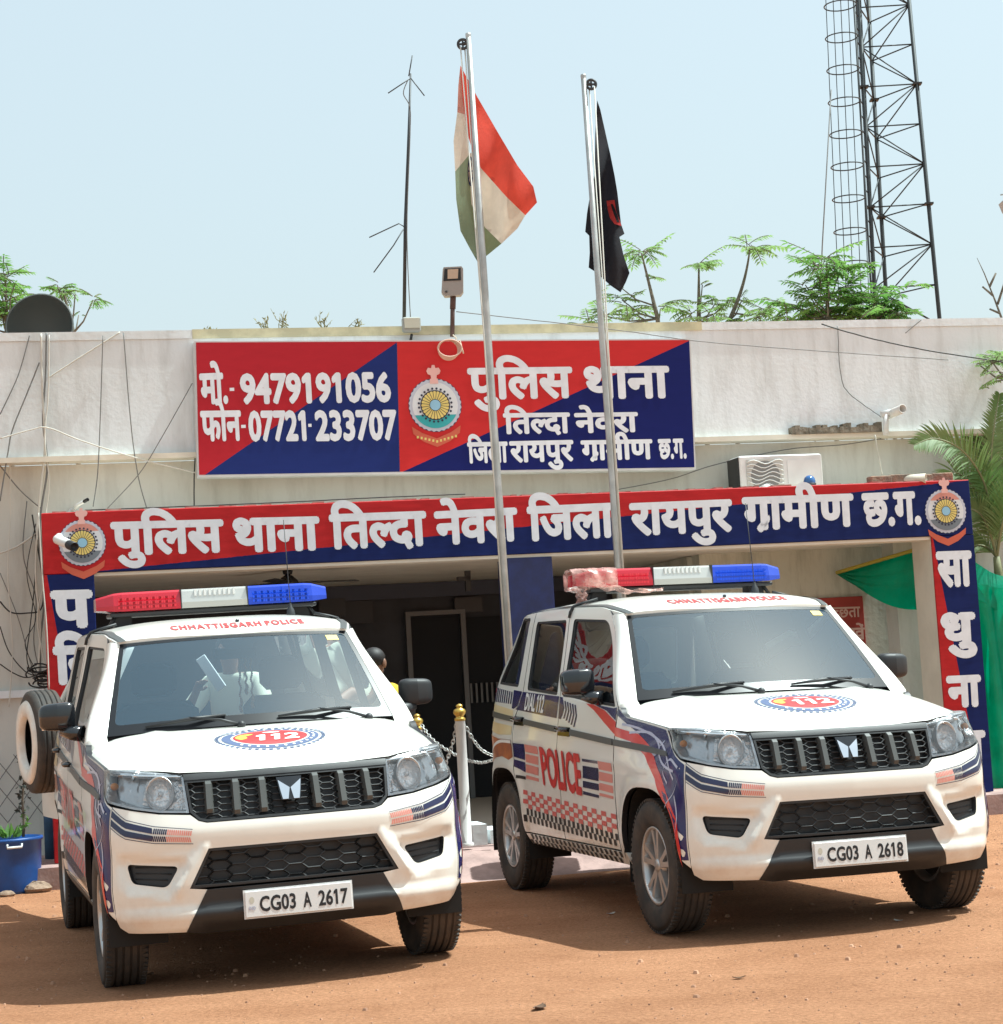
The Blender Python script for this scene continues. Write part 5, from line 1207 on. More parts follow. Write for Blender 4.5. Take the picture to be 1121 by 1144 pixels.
# dish
o = thing('satellite_dish', 'dark grey satellite dish standing on the roof behind the parapet', 'satellite dish', None, Matrix.Translation(wl_at(53, 376, 2.2))); rr = 36.5/F_PX*17.2; mb = MB(); MD = Matrix.Rotation(R(82), 4, 'X')
mb.lathe([(rr*math.sin(t), .0+.30*(1-math.cos(t))) for t in [R(90)*i/10 for i in range(11)]], 40, MD); mb.lathe([(rr, .30), (rr+.012, .30), (rr+.012, .28), (rr, .28)], 40, MD); mb.build('reflector', mat('dish grey', (.085, .092, .085), .6), o)
mb = MB(); mb.tube([(0, .3, 0), (0, .35, -.62)], .025, 8); mb.build('stand', M_['dark_steel'], o)
# air conditioner
o = thing('air_conditioner', 'white outdoor air conditioner unit on the porch roof below the ledge', 'air conditioner', None, BM.copy()); a = bl(826, 512, .55); b_ = bl(921, 545, .55); x0, x1, z0, z1 = a.x, b_.x, ZT-.03, bl(870, 508, .55).z; z0 = ZT-.03+.0
mb = MB(); mb.box(x0, x1, .55, .85, z0, z1, bev=.012); mb.build('casing', M_['ac_white'], o)
mb = MB(); mb.box(x0-.006, x0-.001, .56, .84, z0+.02, z1-.01); mb.build('side_vent', M_['ink'], o)
cx = x0+.245*(x1-x0)/.66; cz = z1-.27; fr = .245
mb = MB(); mb.box(x0+.06, x0+.40, .542, .549, z0+.02, z1-.035); mb.build('fan_panel', mat('fan panel', (.50, .50, .46), .5), o)
mb = MB(); mb.lathe([(0, .001), (.135, .001)], 32, Matrix.Translation((x0+.23, .541, z1-.185)) @ Matrix.Rotation(math.pi/2, 4, 'X')); mb.build('fan_opening', mat('fan opening', (.20, .20, .19), .6), o)
for i in range(9):
    mb = MB(); zz = z1-.06-.035*i; mb.tube([(x0+.065+.33*t/10, .538, zz+.018*math.sin(t*.9+i*.5)) for t in range(11)], .0045, 5); mb.build('guard_wire', M_['ac_white'], o)
mb = MB(); mb.lathe([(0, .02), (.04, .02), (.05, 0)], 16, Matrix.Translation((x0+.23, .54, z1-.30)) @ Matrix.Rotation(math.pi/2, 4, 'X')); mb.build('fan_hub', M_['ac_white'], o)
mb = MB(); mb.box(x0+.44, x1-.03, .545, .5495, z1-.26, z1-.05); mb.build('service_panel', M_['ac_white'], o)
o = thing('beacon_lamp', 'small blue dome lamp on the top edge of the porch beam', 'lamp', None, BM @ Matrix.Translation(bl(905, 541.5, .10))); 
mb = MB(); mb.lathe([(.052, -.012), (.055, .01), (.05, .012)], 20); mb.build('base', M_['dark_steel'], o); mb = MB(); mb.lathe([(.050, .012), (.052, .03), (.044, .058), (.026, .076), (0, .082)], 20); mb.build('dome', mat('blue dome', (.03, .12, .34), .1, coat=.8), o)
# bricks, pipes on the porch roof
o = thing('brick_row', 'row of loose old bricks lying on the right end of the porch roof', 'bricks', None, BM.copy()); bm_ = mat('old brick', (.30, .19, .13), .95, col2=(.16, .13, .10), nscale=9, bump=.8, bscale=30)
for i in range(4):
    a = bl(973+23*i, 537-1.4*i, .13); mb = MB(); mb.box(-.098, .098, -.05, .05, 0, .068+.008*(i % 2), Matrix.Translation((a.x+.08, .13+.01*(i % 2), ZT+.001)) @ Matrix.Rotation(R([2, -4, 5, -2][i]), 4, 'Z'), bev=.008); mb.build('brick', bm_, o)
def pipe(name, label, p0, p1, off0, off1, r, m, cat='pipe', closed_dark=True):
    o = thing(name, label, cat, None, BM.copy()); a, b_ = bl(*p0, off0), bl(*p1, off1); d = (b_-a).normalized(); mb = MB(); Q = Matrix.Translation(a) @ d.to_track_quat('Z', 'Y').to_matrix().to_4x4(); L = (b_-a).length
    mb.lathe([(0, 0), (r, 0), (r, L), (r*.86, L), (r*.86, L-.12), (0, L-.12)], 20, Q); mb.build('tube', m, o); 
    mb = MB(); mb.lathe([(0, L-.10), (r*.85, L-.10)], 20, Q); mb.build('bore', M_['ink'], o); return o
pipe('drain_pipe', 'short cream spout pipe lying on the right end of the porch beam', (1004, 537.5), (1035, 535), .16, .02, .048, mat('cream pipe', (.60, .55, .45), .6, noise=.15))
cp = pipe('wall_pipe', 'white elbow pipe sticking out of the mossy parapet on the right', (992, 464), (1009, 456.5), .82, .55, .040, mat('white pipe', (.72, .70, .66), .5, noise=.1))
mb = MB(); mb.tube([bl(990, 486, .75), bl(990, 463, .75)], .026, 10); mb.tube([bl(985, 463, .76), bl(1002, 459, .74)], .03, 10); mb.build('bracket', M_['ac_white'], cp)
# cctv cameras
def cctv(label, back, front_, off0, off1, foot, offf, r):
    o = thing('security_camera', label, 'camera', 'security cameras on the porch', BM.copy()); a, b_ = bl(*back, off0), bl(*front_, off1); d = (b_-a).normalized(); L = (b_-a).length; Q = Matrix.Translation(a) @ d.to_track_quat('Z', 'Y').to_matrix().to_4x4()
    mb = MB(); mb.lathe([(0, 0), (r*.8, .0), (r, .02), (r, L*.72), (r*.9, L*.72), (r*.9, L*.5)], 16, Q); mb.build('body', M_['ac_white'], o)
    mb = MB(); mb.lathe([(r*.99, L*.70), (r*1.02, L), (r*.8, L+.004), (r*.75, L-.02), (0, L-.02)], 16, Q); mb.build('lens_hood', M_['ink'], o)
    mb = MB(); mb.tube([a+d*L*.3, bl(*foot, offf)], .012, 8); mb.lathe([(0, .0), (.03, 0), (.03, .012), (0, .012)], 12, Matrix.Translation(bl(*foot, offf)) @ Matrix.Rotation(math.pi/2, 4, 'X')); mb.build('bracket', M_['ac_white'], o)
cctv('white bullet camera with black hood sticking out over the left crest', (63, 602), (83, 611), -.10, -.42, (66, 600), -.004, .036)
cctv('small white camera with black tip on the wall above the porch beam', (84, 566), (98, 558), .80, .62, (80, 572), .96, .014)
# ceiling fan
o = thing('ceiling_fan', 'dark ceiling fan with thin blades hanging under the porch ceiling', 'fan', None, BM @ Matrix.Translation(bl(322, 650, 1.3))); h = ZB+.03-bl(322, 650, 1.3).z
mb = MB(); mb.lathe([(0, -.06), (.05, -.055), (.085, -.02), (.085, .01), (.04, .05), (.018, .06), (.014, h-.04), (.04, h-.03), (.045, h), (0, h)], 20); mb.build('motor', M_['ink'], o)
for i, a in enumerate((R(8), R(128), R(248))):
    mb = MB(); mb.box(.07, .62, -.055, .055, -.012, -.006, Matrix.Rotation(a, 4, 'Z') @ Matrix.Rotation(R(8), 4, 'X')); mb.build('blade', M_['ink'], o)
# red notice on the inner wall
o = thing('notice_sign', 'red notice board with pale lettering on the wall behind the right car', 'notice', None, BM.copy()); a, b_ = bl(905, 669, 1.66), bl(970, 744, 1.66); mb = MB(); mb.box(a.x-.1, b_.x, 1.66, 1.698, b_.z, bl(960, 666, 1.66).z, bev=.004); rb_ = mb.build('board', mat('notice red', (.36, .045, .035), .6, noise=.15), o)
mp_ = mat('notice lettering', (.62, .42, .36), .6)
word(rb_, [('half', 'स', .22), 'व', ('half', 'च', .2), 'छता'], (915, 679.5), (961, 678), 690.5, 1.66, .02, mp_); word(rb_, ['रखें'], (938, 702.5), (967, 701.5), 715, 1.66, .02, mp_)
# bollards with chains
def bollard(px, pt, pb_, label, Y):
    t, b_ = at(px[0], pt, Y), at(px[1], pb_, Y); o = thing('chain_post', label, 'post', 'chain posts before the entrance', Matrix.Translation(b_)); h = t.z-b_.z
    mb = MB(); mb.lathe([(.05, 0), (.05, .02), (.038, .025), (.036, h-.13), (.038, h-.125)], 20); mb.build('post', mat('post white', (.62, .60, .58), .5, noise=.12), o)
    mb = MB(); mb.lathe([(0, h-.125), (.040, h-.122), (.040, h-.105), (.030, h-.10), (.028, h-.09), (.042, h-.075), (.046, h-.06), (.040, h-.043), (.022, h-.034), (.020, h-.028), (.026, h-.020), (.022, h-.010), (.006, h-.003), (0, h)], 20); mb.build('finial', mat('brass', (.62, .42, .10), .3, metal=.7), o)
    return b_, t
b1_, t1_ = bollard((513, 522), 786, 945, 'white chain post with brass finial, nearest the gap between the cars', 14.05)
b2_, t2_ = bollard((467, 474), 797, 950, 'white chain post with brass finial, mostly hidden behind the left bonnet', 14.9)
def chain(label, pts):
    P = [Vector(p) for p in spline(pts, 10)]; o = thing('chain', label, 'chain', 'chains between the posts', Matrix.Translation(P[0])); I = o.matrix_world.inverted(); L = [0]
    for i in range(1, len(P)): L.append(L[-1]+(P[i]-P[i-1]).length)
    n = int(L[-1]/.030); mb = MB()
    for k in range(n):
        s = L[-1]*(k+.5)/n; j = max(i for i in range(len(L)) if L[i] <= s); j = min(j, len(P)-2); d = (P[j+1]-P[j]).normalized(); c = P[j]+d*(s-L[j])
        Q = Matrix.Translation(I@c) @ d.to_track_quat('X', 'Z').to_matrix().to_4x4() @ Matrix.Rotation(R(45+90*(k % 2)), 4, 'X')
        mb.tube([(.021*math.cos(t), .011*math.sin(t), 0) for t in [2*math.pi*i/10 for i in range(10)]], .0042, 5, True, M=Q)
    return mb.build('links', mat('chain steel', (.52, .52, .50), .4, metal=.5), o)
def ly(px, py, Y): return at(px, py, Y)
chain('chain sagging from the hidden post past the nearer post to the right', [ly(471, 810, 14.85), ly(485, 828, 14.7), ly(512, 845, 14.45), ly(530, 851, 14.2), ly(548, 850, 14.0), ly(600, 830, 14.0)])
chain('chain dropping from the nearer post to the lower left behind the left car', [ly(510, 809, 14.05), ly(506, 830, 14.1), ly(497, 856, 14.2), ly(486, 880, 14.3)])
chain('chain dropping from the nearer post to the right behind the right car', [ly(519, 809, 14.05), ly(530, 828, 14.1), ly(543, 841, 14.1), ly(570, 850, 14.1)])
# green tarpaulin
tarp = thin_mat('green tarpaulin', (.012, .27, .14), (.02, .40, .22), 2.5, .45, .35, .5, 7)
def sheet(mb, quad_pts, fn, nu=18, nv=12):
    a, b_, c, d = [Vector(q) for q in quad_pts]
    mb.grid(lambda u, v: tuple((a*(1-u)+b_*u)*(1-v)+(d*(1-u)+c*u)*v+Vector(fn(u, v))), nu, nv)
o = thing('tarpaulin', 'green tarpaulin slung under the porch roof and down behind the right pillar', 'tarpaulin', None, BM.copy())
mb = MB(); A = bl(934, 640, 1.5); Bp = bl(1030, 612, .55); C = bl(1045, 640, -.02+.42); D = bl(1034, 680, .45)
mb.grid(lambda u, v: tuple(A*(1-u)+(Bp*(1-v)+D*v)*u+Vector((0, .10*math.sin(5*v+2*u)*u, -.10*math.sin(math.pi*u)*v+.012*math.sin(26*v+5*u)))), 24, 16); mb.build('canopy', tarp, o)
mb = MB(); mb.tube([A+(Bp-A)*t/8+Vector((0, -.02, .0)) for t in range(9)], .018, 6); mb.build('hem', mat('yellow hem', (.42, .34, .04), .6), o)
mb = MB(); a, b_, c, d = bl(1078, 622, .45), bl(1180, 655, .55), bl(1180, 690, .35), bl(1084, 668, .44); sheet(mb, (a, b_, c, d), lambda u, v: (0, .03*math.sin(9*u+3*v), -.06*math.sin(math.pi*u)+.015*math.sin(14*u))); mb.build('canopy', tarp, o)
mb = MB(); a, b_, c, d = bl(1086, 655, .42), bl(1190, 668, .30), bl(1195, 893, .30), bl(1096, 890, .42); sheet(mb, (a, b_, c, d), lambda u, v: (0, .07*math.sin(13*u+1.5*v)*(.4+.6*v)+.03*math.sin(31*u-4*v), .03*math.sin(9*u)*(1-v)), 60, 24); mb.build('curtain', tarp, o)
mb = MB(); mb.tube([bl(1085, 662, .52), bl(1092, 680, .5), bl(1100, 682, .5), bl(1121, 676, .6)], .012, 6); mb.tube([bl(1092, 680, .5), bl(1096, 700, .5), bl(1094, 740, .52)], .010, 6); mb.build('rope', mat('rope', (.50, .48, .40), .9), o)
# blue bins
blue = mat('blue plastic', (.012, .075, .30), .45, noise=.3, nscale=6)
c0 = on_ground(8, 999); c0 = Vector((c0.x-.02, c0.y+.12, 0))
o = thing('blue_tub', 'blue plastic tub planter standing on the ground at the far left', 'tub', None, Matrix.Translation(c0)); mb = MB(); mb.lathe([(0, 0), (.225, 0), (.23, .02), (.245, .19), (.252, .375), (.264, .38), (.264, .402), (.246, .405), (.240, .34), (0, .335)], 40); mb.build('tub', blue, o)
mb = MB(); mb.tube([(.07, -.258, .365), (.075, -.280, .345), (.17, -.235, .345), (.165, -.213, .365)], .009, 6); mb.build('handle', M_['ac_white'], o)
mb = MB(); mb.lathe([(0, .35), (.238, .342)], 24); mb.build('soil', M_['dark'], o)
c1 = on_ground(41, 990); c1 = Vector((c1.x+.03, c1.y+.45, 0))
o = thing('blue_pipe', 'upright dusty blue pipe standing behind the blue tub', 'pipe', None, Matrix.Translation(c1)); mb = MB(); mb.lathe([(.0, 0), (.065, 0), (.065, 1.02), (.058, 1.02), (.058, .9), (0, .9)], 20); mb.lathe([(.066, .95), (.074, .96), (.074, 1.02), (.066, 1.02)], 20); mb.build('tube', mat('dusty blue', (.03, .085, .17), .7, noise=.4, nscale=7), o)
rs_ = random.Random(5)
stones = mat('rubble', (.34, .24, .17), .95, noise=.35, nscale=8, bump=.6)
def rock(c, r, label):
    o = MB(); n = 0
    V = []; F = []
    for i in range(7):
        for k in range(10):
            th = math.pi*i/6; ph = 2*math.pi*k/10; q = r*(1+rs_.uniform(-.14, .14)); V.append((q*1.3*math.sin(th)*math.cos(ph), q*math.sin(th)*math.sin(ph), q*.6*math.cos(th)+r*.35))
    for i in range(6):
        for k in range(10): F.append([i*10+k, i*10+(k+1) % 10, (i+1)*10+(k+1) % 10, (i+1)*10+k])
    o.add(V, F, False); ob = o.build('stone', stones, None, Matrix.Translation(c)); tag(ob, label, 'stone', 'stones by the blue tub')
rock(on_ground(40, 997), .085, 'larger pale brown stone on the ground right of the blue tub')
rock(on_ground(52, 985)+Vector((0, .1, 0)), .06, 'small stone behind the larger one, right of the blue tub')
rock(on_ground(12, 1000)+Vector((0, -.1, 0)), .045, 'flat small stone in front of the blue tub')
# potted climber with wire mesh
def leaf(mb, p, d, n, L, w, mi=0, fold=.25):
    d = d.normalized(); s = d.cross(n).normalized(); n = s.cross(d)
    mb.add([p, p+d*L*.45+s*w*.5+n*L*fold*.2, p+d*L-n*L*.12, p+d*L*.45-s*w*.5+n*L*fold*.2], [[0, 1, 2], [0, 2, 3]], False, mi)
def rv(rn): return Vector((rn.gauss(0, 1), rn.gauss(0, 1), rn.gauss(0, 1))).normalized()
o = thing('potted_climber', 'straggly dark climber growing out of the blue tub', 'plant', None, Matrix.Translation(c0+Vector((.12, -.02, .36)))); I = o.matrix_world.inverted(); rn = random.Random(11)
stem = [at(26+.8*math.sin(i*1.3), 935-11*i, c0.y-.02) for i in range(9)]
mb = MB(); mb.tube([I@p for p in stem], [.012-.0008*i for i in range(9)], 6); mb.build('stem', M_['bark'], o); mb = MB(); md = MB()
for p in stem[1:]:
    for q in range(9): leaf(md if p.z > stem[2].z else mb, I@(p+rv(rn)*.035), rv(rn)+Vector((0, -.3, -.4)), rv(rn), .045, .03)
for q in range(16): a = rn.uniform(0, 6.28); leaf(mb, Vector((.04*math.cos(a)-.1, .04*math.sin(a), .04)), Vector((math.cos(a), math.sin(a), .5+rn.random())), rv(rn), rn.uniform(.08, .15), .05)
mb.build('leaves', M_['foliage'], o); md.build('dry_leaves', mat('dry dark leaves', (.030, .032, .025), .8), o)
o = thing('wire_mesh', 'rusty diamond wire mesh fixed to the wall behind the blue tub', 'mesh', None, BM.copy()); mb = MB(); zz0, zz1 = .45, bl(30, 842, .93).z; ux0, ux1 = bl(-60, 880, .93).x, bl(62, 880, .93).x; dx = .155; n = int((ux1-ux0)/dx)
for i in range(-8, n+8):
    for sgn in (1, -1):
        pts = []
        for j in range(9):
            z = zz0+(zz1-zz0)*j/8; x = ux0+dx*i+sgn*(z-zz0)*.75
            if ux0 < x < ux1: pts.append((x, .93+.006*sgn+.008*math.sin(i*2+j), z))
        if len(pts) > 1: mb.tube(pts, .0035, 4, cap=False)
mb.build('wires', M_['cable'], o)
# cables on the wall
cb = [('grey bundle of cables running down the wall left of the porch, darkest', [(52, 372), (51, 420), (48, 470), (53, 520), (46, 570), (44, 610), (50, 660), (45, 720), (46, 765)], .84, .009, 'cable'),
      ('pale cable hanging straight down the wall beside the cable bundle', [(46, 373), (47, 430), (50, 500), (44, 560), (40, 640), (45, 700), (42, 760)], .83, .009, 'cable_white'),
      ('thin pale cable waving down the wall beside the cable bundle', [(55, 374), (54, 440), (50, 490), (55, 540), (50, 590), (54, 630), (42, 690), (52, 750)], .82, .006, 'cable_white'),
      ('white sagging cable from the bundle to the top of the parapet', [(54, 422), (85, 402), (112, 385), (134, 371)], .85, .007, 'cable_white'),
      ('dark cable falling from the parapet to the lower left edge', [(44, 405), (30, 440), (14, 480), (9, 505), (0, 560)], .83, .006, 'cable'),
      ('faint cable slanting down the left end of the parapet', [(33, 375), (20, 420), (0, 463)], .85, .005, 'cable'),
      ('grey cable dropping from the parapet to the left end of the porch beam', [(115, 375), (112, 470), (109, 530), (104, 566)], .79, .005, 'cable'),
      ('grey cable dropping from the parapet, right of its twin', [(138, 371), (146, 470), (154, 530), (164, 568)], .79, .005, 'cable'),
      ('thin cable slanting from the signboard down to the porch beam', [(215, 428), (180, 490), (155, 530), (120, 568)], .78, .004, 'cable'),
      ('pale cable running level across the left wall', [(0, 490), (35, 480), (54, 478), (90, 492), (150, 511), (218, 528)], .78, .006, 'cable_white'),
      ('black looped cable on the wall left of the porch pillar', [(0, 672), (12, 684), (30, 685), (46, 680), (48, 650), (40, 600), (36, 575)], .93, .006, 'cable_black'),
      ('black cable curving down to the tangle beside the left pillar', [(0, 700), (10, 728), (28, 750), (44, 756)], .93, .005, 'cable_black'),
      ('dark cable with a long loop beside the left pillar', [(42, 600), (38, 660), (33, 705), (30, 735), (36, 752), (48, 758)], .92, .005, 'cable_black'),
      ('pale cable slanting from the bundle to the left edge', [(46, 592), (20, 610), (0, 618)], .93, .009, 'cable_white'),
      ('thin cable crossing the left wall low down', [(0, 640), (20, 690), (34, 740), (42, 758)], .94, .004, 'cable'),
      ('white cable running down the left edge of the porch pillar', [(43, 573), (47, 640), (52, 700), (55, 770)], -.01, .006, 'cable_white'),
      ('black cable strung from the parapet to the right edge', [(918, 362), (970, 377), (1040, 392), (1125, 405)], .5, .006, 'cable_black'),
      ('thin cable strung from the street lamp along the parapet to the right', [(510, 348), (600, 358), (700, 370), (780, 381), (900, 391), (1060, 402)], .55, .004, 'cable'),
      ('pale cable hanging from the mossy ledge to the porch roof', [(978, 486), (981, 505), (986, 530)], .72, .006, 'cable_white'),
      ('thin dark cable running along the wall right of the signboard', [(690, 547), (750, 535), (800, 519), (880, 502), (940, 497), (985, 490)], .92, .005, 'cable'),
      ('grey cable hanging down the parapet right of the signboard', [(1012, 372), (1030, 357)], .85, .004, 'cable'),
      ('dark cable dangling from the ledge to the porch beam left of the sign', [(218, 512), (217, 535), (217, 566)], .79, .006, 'cable_black'),
      ('thin cable lying along the top of the porch beam', [(95, 570), (200, 566), (320, 561), (420, 556), (520, 552)], .10, .005, 'cable_black'),
      ('grey cable dropping behind the bundle to the lower wall, with a slack bow', [(30, 560), (26, 620), (40, 668), (38, 720), (50, 770)], .94, .005, 'cable'),
      ('pale thin cable falling straight beside the left edge of the wall', [(10, 480), (12, 560), (9, 640), (14, 720), (10, 790)], .90, .005, 'cable_white'),
      ('dark slack cable joining the tangle from the left edge', [(0, 742), (15, 752), (30, 757), (48, 752)], .93, .005, 'cable_black'),
      ('grey slack cable swinging under the ledge at the far left', [(0, 520), (20, 545), (36, 560), (46, 568)], .90, .005, 'cable'),
      ('pair of thin cables twisting beside the left pillar, slightly bowed outwards', [(40, 585), (30, 640), (40, 690), (28, 720), (44, 756)], .91, .004, 'cable_black'),
      ('thin vertical cable on the parapet right of the signboard', [(936, 364), (940, 420), (950, 440), (985, 466)], .85, .004, 'cable')]
for lab, pts, off, r, m_ in cb:
    mb = MB(); P = spline(pts, 8); mb.tube([bl(a, b_, off)+Vector((0, rs_.uniform(-.006, .006), 0)) for a, b_ in P], r, 6)
    tag(mb.build('cable', M_[m_], None, BM.copy()), lab, 'cable', 'cables over the station wall')
# tangle by the pillar
o = thing('cable_tangle', 'black knot of cables at the foot of the bundle by the left pillar', 'cables', None, BM.copy()); rn = random.Random(2)
for i in range(9):
    c = bl(47+rn.uniform(-5, 5), 755+rn.uniform(-9, 9), .60); mb = MB(); a0 = rn.uniform(0, 6); r = rn.uniform(.05, .10)
    mb.tube([(c.x+r*1.2*math.cos(a0+t), c.y+.03*math.sin(3*t+i), c.z+r*.55*math.sin(a0+t)) for t in [5.4*k/20 for k in range(21)]], .007, 5); mb.build('loop', M_['cable_black'], o)
# lattice tower
o = thing('lattice_tower', 'tall dark steel lattice radio tower with a caged ladder behind the station', 'tower', None, Matrix.Translation((at(1000, 700, 38).x, 38.3, 0))); I = o.matrix_world.inverted(); ts = mat('tower steel', (.035, .042, .045), .6, metal=.3)
legs = []
for a, b_, Y in (((960.2, 0), (977.5, 324), 38.0), ((970.2, 0), (990.0, 324), 38.95), ((1015.9, 0), (1047.0, 324), 38.0)):
    T, Bm_ = at(*a, Y), at(*b_, Y); v = T-Bm_; legs.append((Bm_-v*(Bm_.z/v.z), T+v*.25))
for a, b_ in legs: mb = MB(); mb.tube([I@a, I@b_], .042, 8); mb.build('leg', ts, o)
zs = []
z = 14.4+.62
lev = lambda L, z: L[0]+(L[1]-L[0])*((z-L[0].z)/(L[1].z-L[0].z))
z0 = at(1016, 5, 38).z; step = .81; nb_ = 0
mbb = None
for k in range(-3, 17):
    z = z0-step*k
    if z < .6: break
    for i, j in ((0, 2), (0, 1), (1, 2)):
        mb = MB(); mb.tube([I@lev(legs[i], z), I@lev(legs[j], z)], .015, 5); p = lev(legs[i], z); q = lev(legs[j], z-step)
        mb.tube([I@p, I@q] if k % 2 else [I@lev(legs[j], z), I@lev(legs[i], z-step)], .014, 5)
        if (i, j) == (0, 2) or True: mb.build('brace', ts, o)
    if k % 3 == 2:
        mb = MB()
        for L in legs: mb.box(-.085, .085, -.085, .085, -.018, .018, Matrix.Translation(I@lev(L, z)))
        mb.build('joint_plate', ts, o)
lad = [(at(956, 30, 37.7), at(974, 330, 37.7)), (at(959.5, 30, 38.1), at(977, 330, 38.1))]
mb = MB()
for a, b_ in lad: v = a-b_; mb.tube([I@(b_-v*(b_.z/v.z)), I@(a+v*.3)], .022, 6)
for k in range(52):
    z = .6+.3*k; mb.tube([I@lev((lad[0][0], lad[0][1]), z), I@lev((lad[1][0], lad[1][1]), z)], .012, 4)
mb.build('ladder', ts, o)
cen = [at(939, 6, 37.6), at(952, 302, 37.6)]
hz = []
for k in range(-3, 13):
    c = cen[0]+(cen[1]-cen[0])*(k/8.2); hz.append(c)
    if c.z < 2.2: hz.pop(); break
    mb = MB(); mb.tube([I@(c+Vector((.315*math.cos(t), .315*math.sin(t), .0))) for t in [2*math.pi*i/24 for i in range(24)]], .013, 5, True); mb.build('cage_hoop', ts, o)
for a in (200, 235, 262, 290, 335):
    t = R(a); mb = MB(); mb.tube([I@(c+Vector((.315*math.cos(t), .315*math.sin(t), 0))) for c in hz], .008, 4); mb.build('cage_strap', ts, o)
o = tag(MB().tube([at(929, 100, 36), at(919, 275, 36), at(900, 800, 36)], .012, 4).build('guy_wire', M_['cable']), 'thin guy wire slanting down left of the lattice tower', 'cable')
# roadside lamp head peeping in at the right edge
o = thing('lamp_head', 'grey lamp head just cut by the right edge of the picture', 'lamp', None, Matrix.Translation(at(1126, 226, 24))); mb = MB(); mb.prism([(-.09, 0), (.20, .16), (.24, .04), (-.05, -.12)], -.09, .09); mb.build('head', mat('lamp head grey', (.36, .38, .40), .5), o); mb = MB(); mb.tube([(.2, 0, .05), (.9, 0, .2), (1.1, 0, -.5), (1.1, 0, -9.0)], .03, 8); mb.tube([(-.08, 0, .10), (.0, 0, .11)], .01, 5); mb.build('arm', M_['steel'], o)

# ------------------------------------------------------------------ plants
def compound(mb, rn, p, d, L, n=9, w=.3, droop=.55):
    """pinnate leaf: rachis with pairs of leaflets"""
    d = d.normalized(); side_ = d.cross(Vector((0, 0, 1)))
    side_ = side_.normalized() if side_.length > .1 else Vector((1, 0, 0)); q = p.copy(); v = d.copy(); P = [q.copy()]
    for i in range(n):
        v = (v+Vector((0, 0, -droop/n))).normalized(); q = q+v*L/n; P.append(q.copy())
        if i < 1: continue
        ll = L*w*(1-.45*abs(i/n-.45))
        for s in (1, -1): leaf(mb, q, side_*s+v*.55+Vector((0, 0, -.25))+rv(rn)*.15, Vector((0, 0, 1))+rv(rn)*.3, ll, ll*.34)
    leaf(mb, q, v, Vector((0, 0, 1)), L*w*.8, L*w*.25)
    return P
def sapling(name, label, base, tip, Y, seed, tufts, LL, mat_='foliage_pale', group='saplings behind the parapet', bend=0):
    rn = random.Random(seed); b_, t = at(*base, Y), at(*tip, Y); foot = Vector((b_.x, Y, 0))
    o = thing(name, label, 'tree', group, Matrix.Translation(foot)); I = o.matrix_world.inverted()
    md_ = (b_+t)/2+Vector((bend, 0, 0)); P = [I@foot, I@(foot*.4+b_*.6)]+[I@((1-u)**2*b_+2*u*(1-u)*md_+u*u*t) for u in [i/10 for i in range(11)]]
    br = MB(); lf = MB(); br.tube(P, [.030-.021*i/(len(P)-1) for i in range(len(P))], 7)
    def crown(c, n, L):
        for i in range(n):
            a = rn.uniform(0, 6.283); e = rn.uniform(-.15, .9); d = Vector((math.cos(a), math.sin(a), e)); q = compound(lf, rn, c+rv(rn)*.04, d, L*rn.uniform(.6, 1.05), rn.choice([7, 8, 9]), .34, rn.uniform(.2, 1.0)); br.tube(q, .005, 4, cap=False)
    crown(P[-1], 13, LL)
    for px, py, n, L in tufts:
        c = I@at(px, py, Y+rn.uniform(-.3, .3)); j = min(range(len(P)), key=lambda k: (P[k]-c-Vector((0, 0, -.3))).length)
        br.tube([P[j], (P[j]+c)/2+Vector((0, 0, -.05)), c], [.012, .009, .006], 5); crown(c, n, L); crown(c+Vector((rn.gauss(0, .16), rn.gauss(0, .2), rn.gauss(-.05, .10))), int(n*.3), L*.7)
    br.build('trunk', M_['bark'], o); lf.build('crown', M_[mat_], o); return o
sapling('tree', 'thin sapling with small leaf tuft just right of the black flag', (735, 356), (717, 283), 22, 1, [(725, 310, 4, .22), (738, 345, 8, .35), (695, 335, 7, .3), (672, 352, 8, .35), (655, 360, 7, .3), (708, 350, 8, .3), (690, 318, 4, .2)], .36)
sapling('tree', 'slender sapling with a single leaf tuft, middle of the row behind the parapet', (781, 357), (781, 297), 22, 2, [(800, 338, 7, .3), (815, 335, 6, .25), (770, 350, 7, .28), (795, 355, 8, .3), (785, 318, 3, .15)], .34)
sapling('tree', 'tallest slender sapling bending right with a round leaf tuft', (815, 358), (838, 277), 22, 3, [(829, 335, 4, .2), (848, 352, 9, .35), (830, 357, 8, .3), (858, 345, 6, .28)], .42, bend=.08)
sapling('tree', 'bushy bright green young tree in front of the lattice tower', (925, 355), (924, 290), 21, 4, [(912, 300, 9, .38), (938, 303, 9, .38), (905, 330, 10, .4), (925, 335, 12, .42), (890, 345, 12, .42), (948, 322, 8, .35), (940, 348, 14, .42), (915, 352, 12, .4), (880, 357, 12, .35), (900, 318, 6, .3)], .42, 'foliage')
sapling('tree', 'low bushy tree at the foot of the lattice tower', (975, 357), (978, 335), 21, 5, [(960, 345, 12, .42), (990, 345, 12, .4), (1000, 335, 7, .35), (965, 355, 12, .4), (950, 358, 10, .4), (985, 356, 12, .4), (1002, 352, 7, .3)], .45, 'foliage')
sapling('tree', 'leafy tree at the far left edge above the parapet', (8, 372), (6, 308), 20, 6, [(-8, 330, 12, .4), (12, 332, 9, .36), (24, 340, 6, .26), (2, 350, 10, .36), (0, 318, 9, .36), (18, 362, 6, .25), (-15, 355, 10, .4)], .38, 'foliage', group='saplings at the left end')
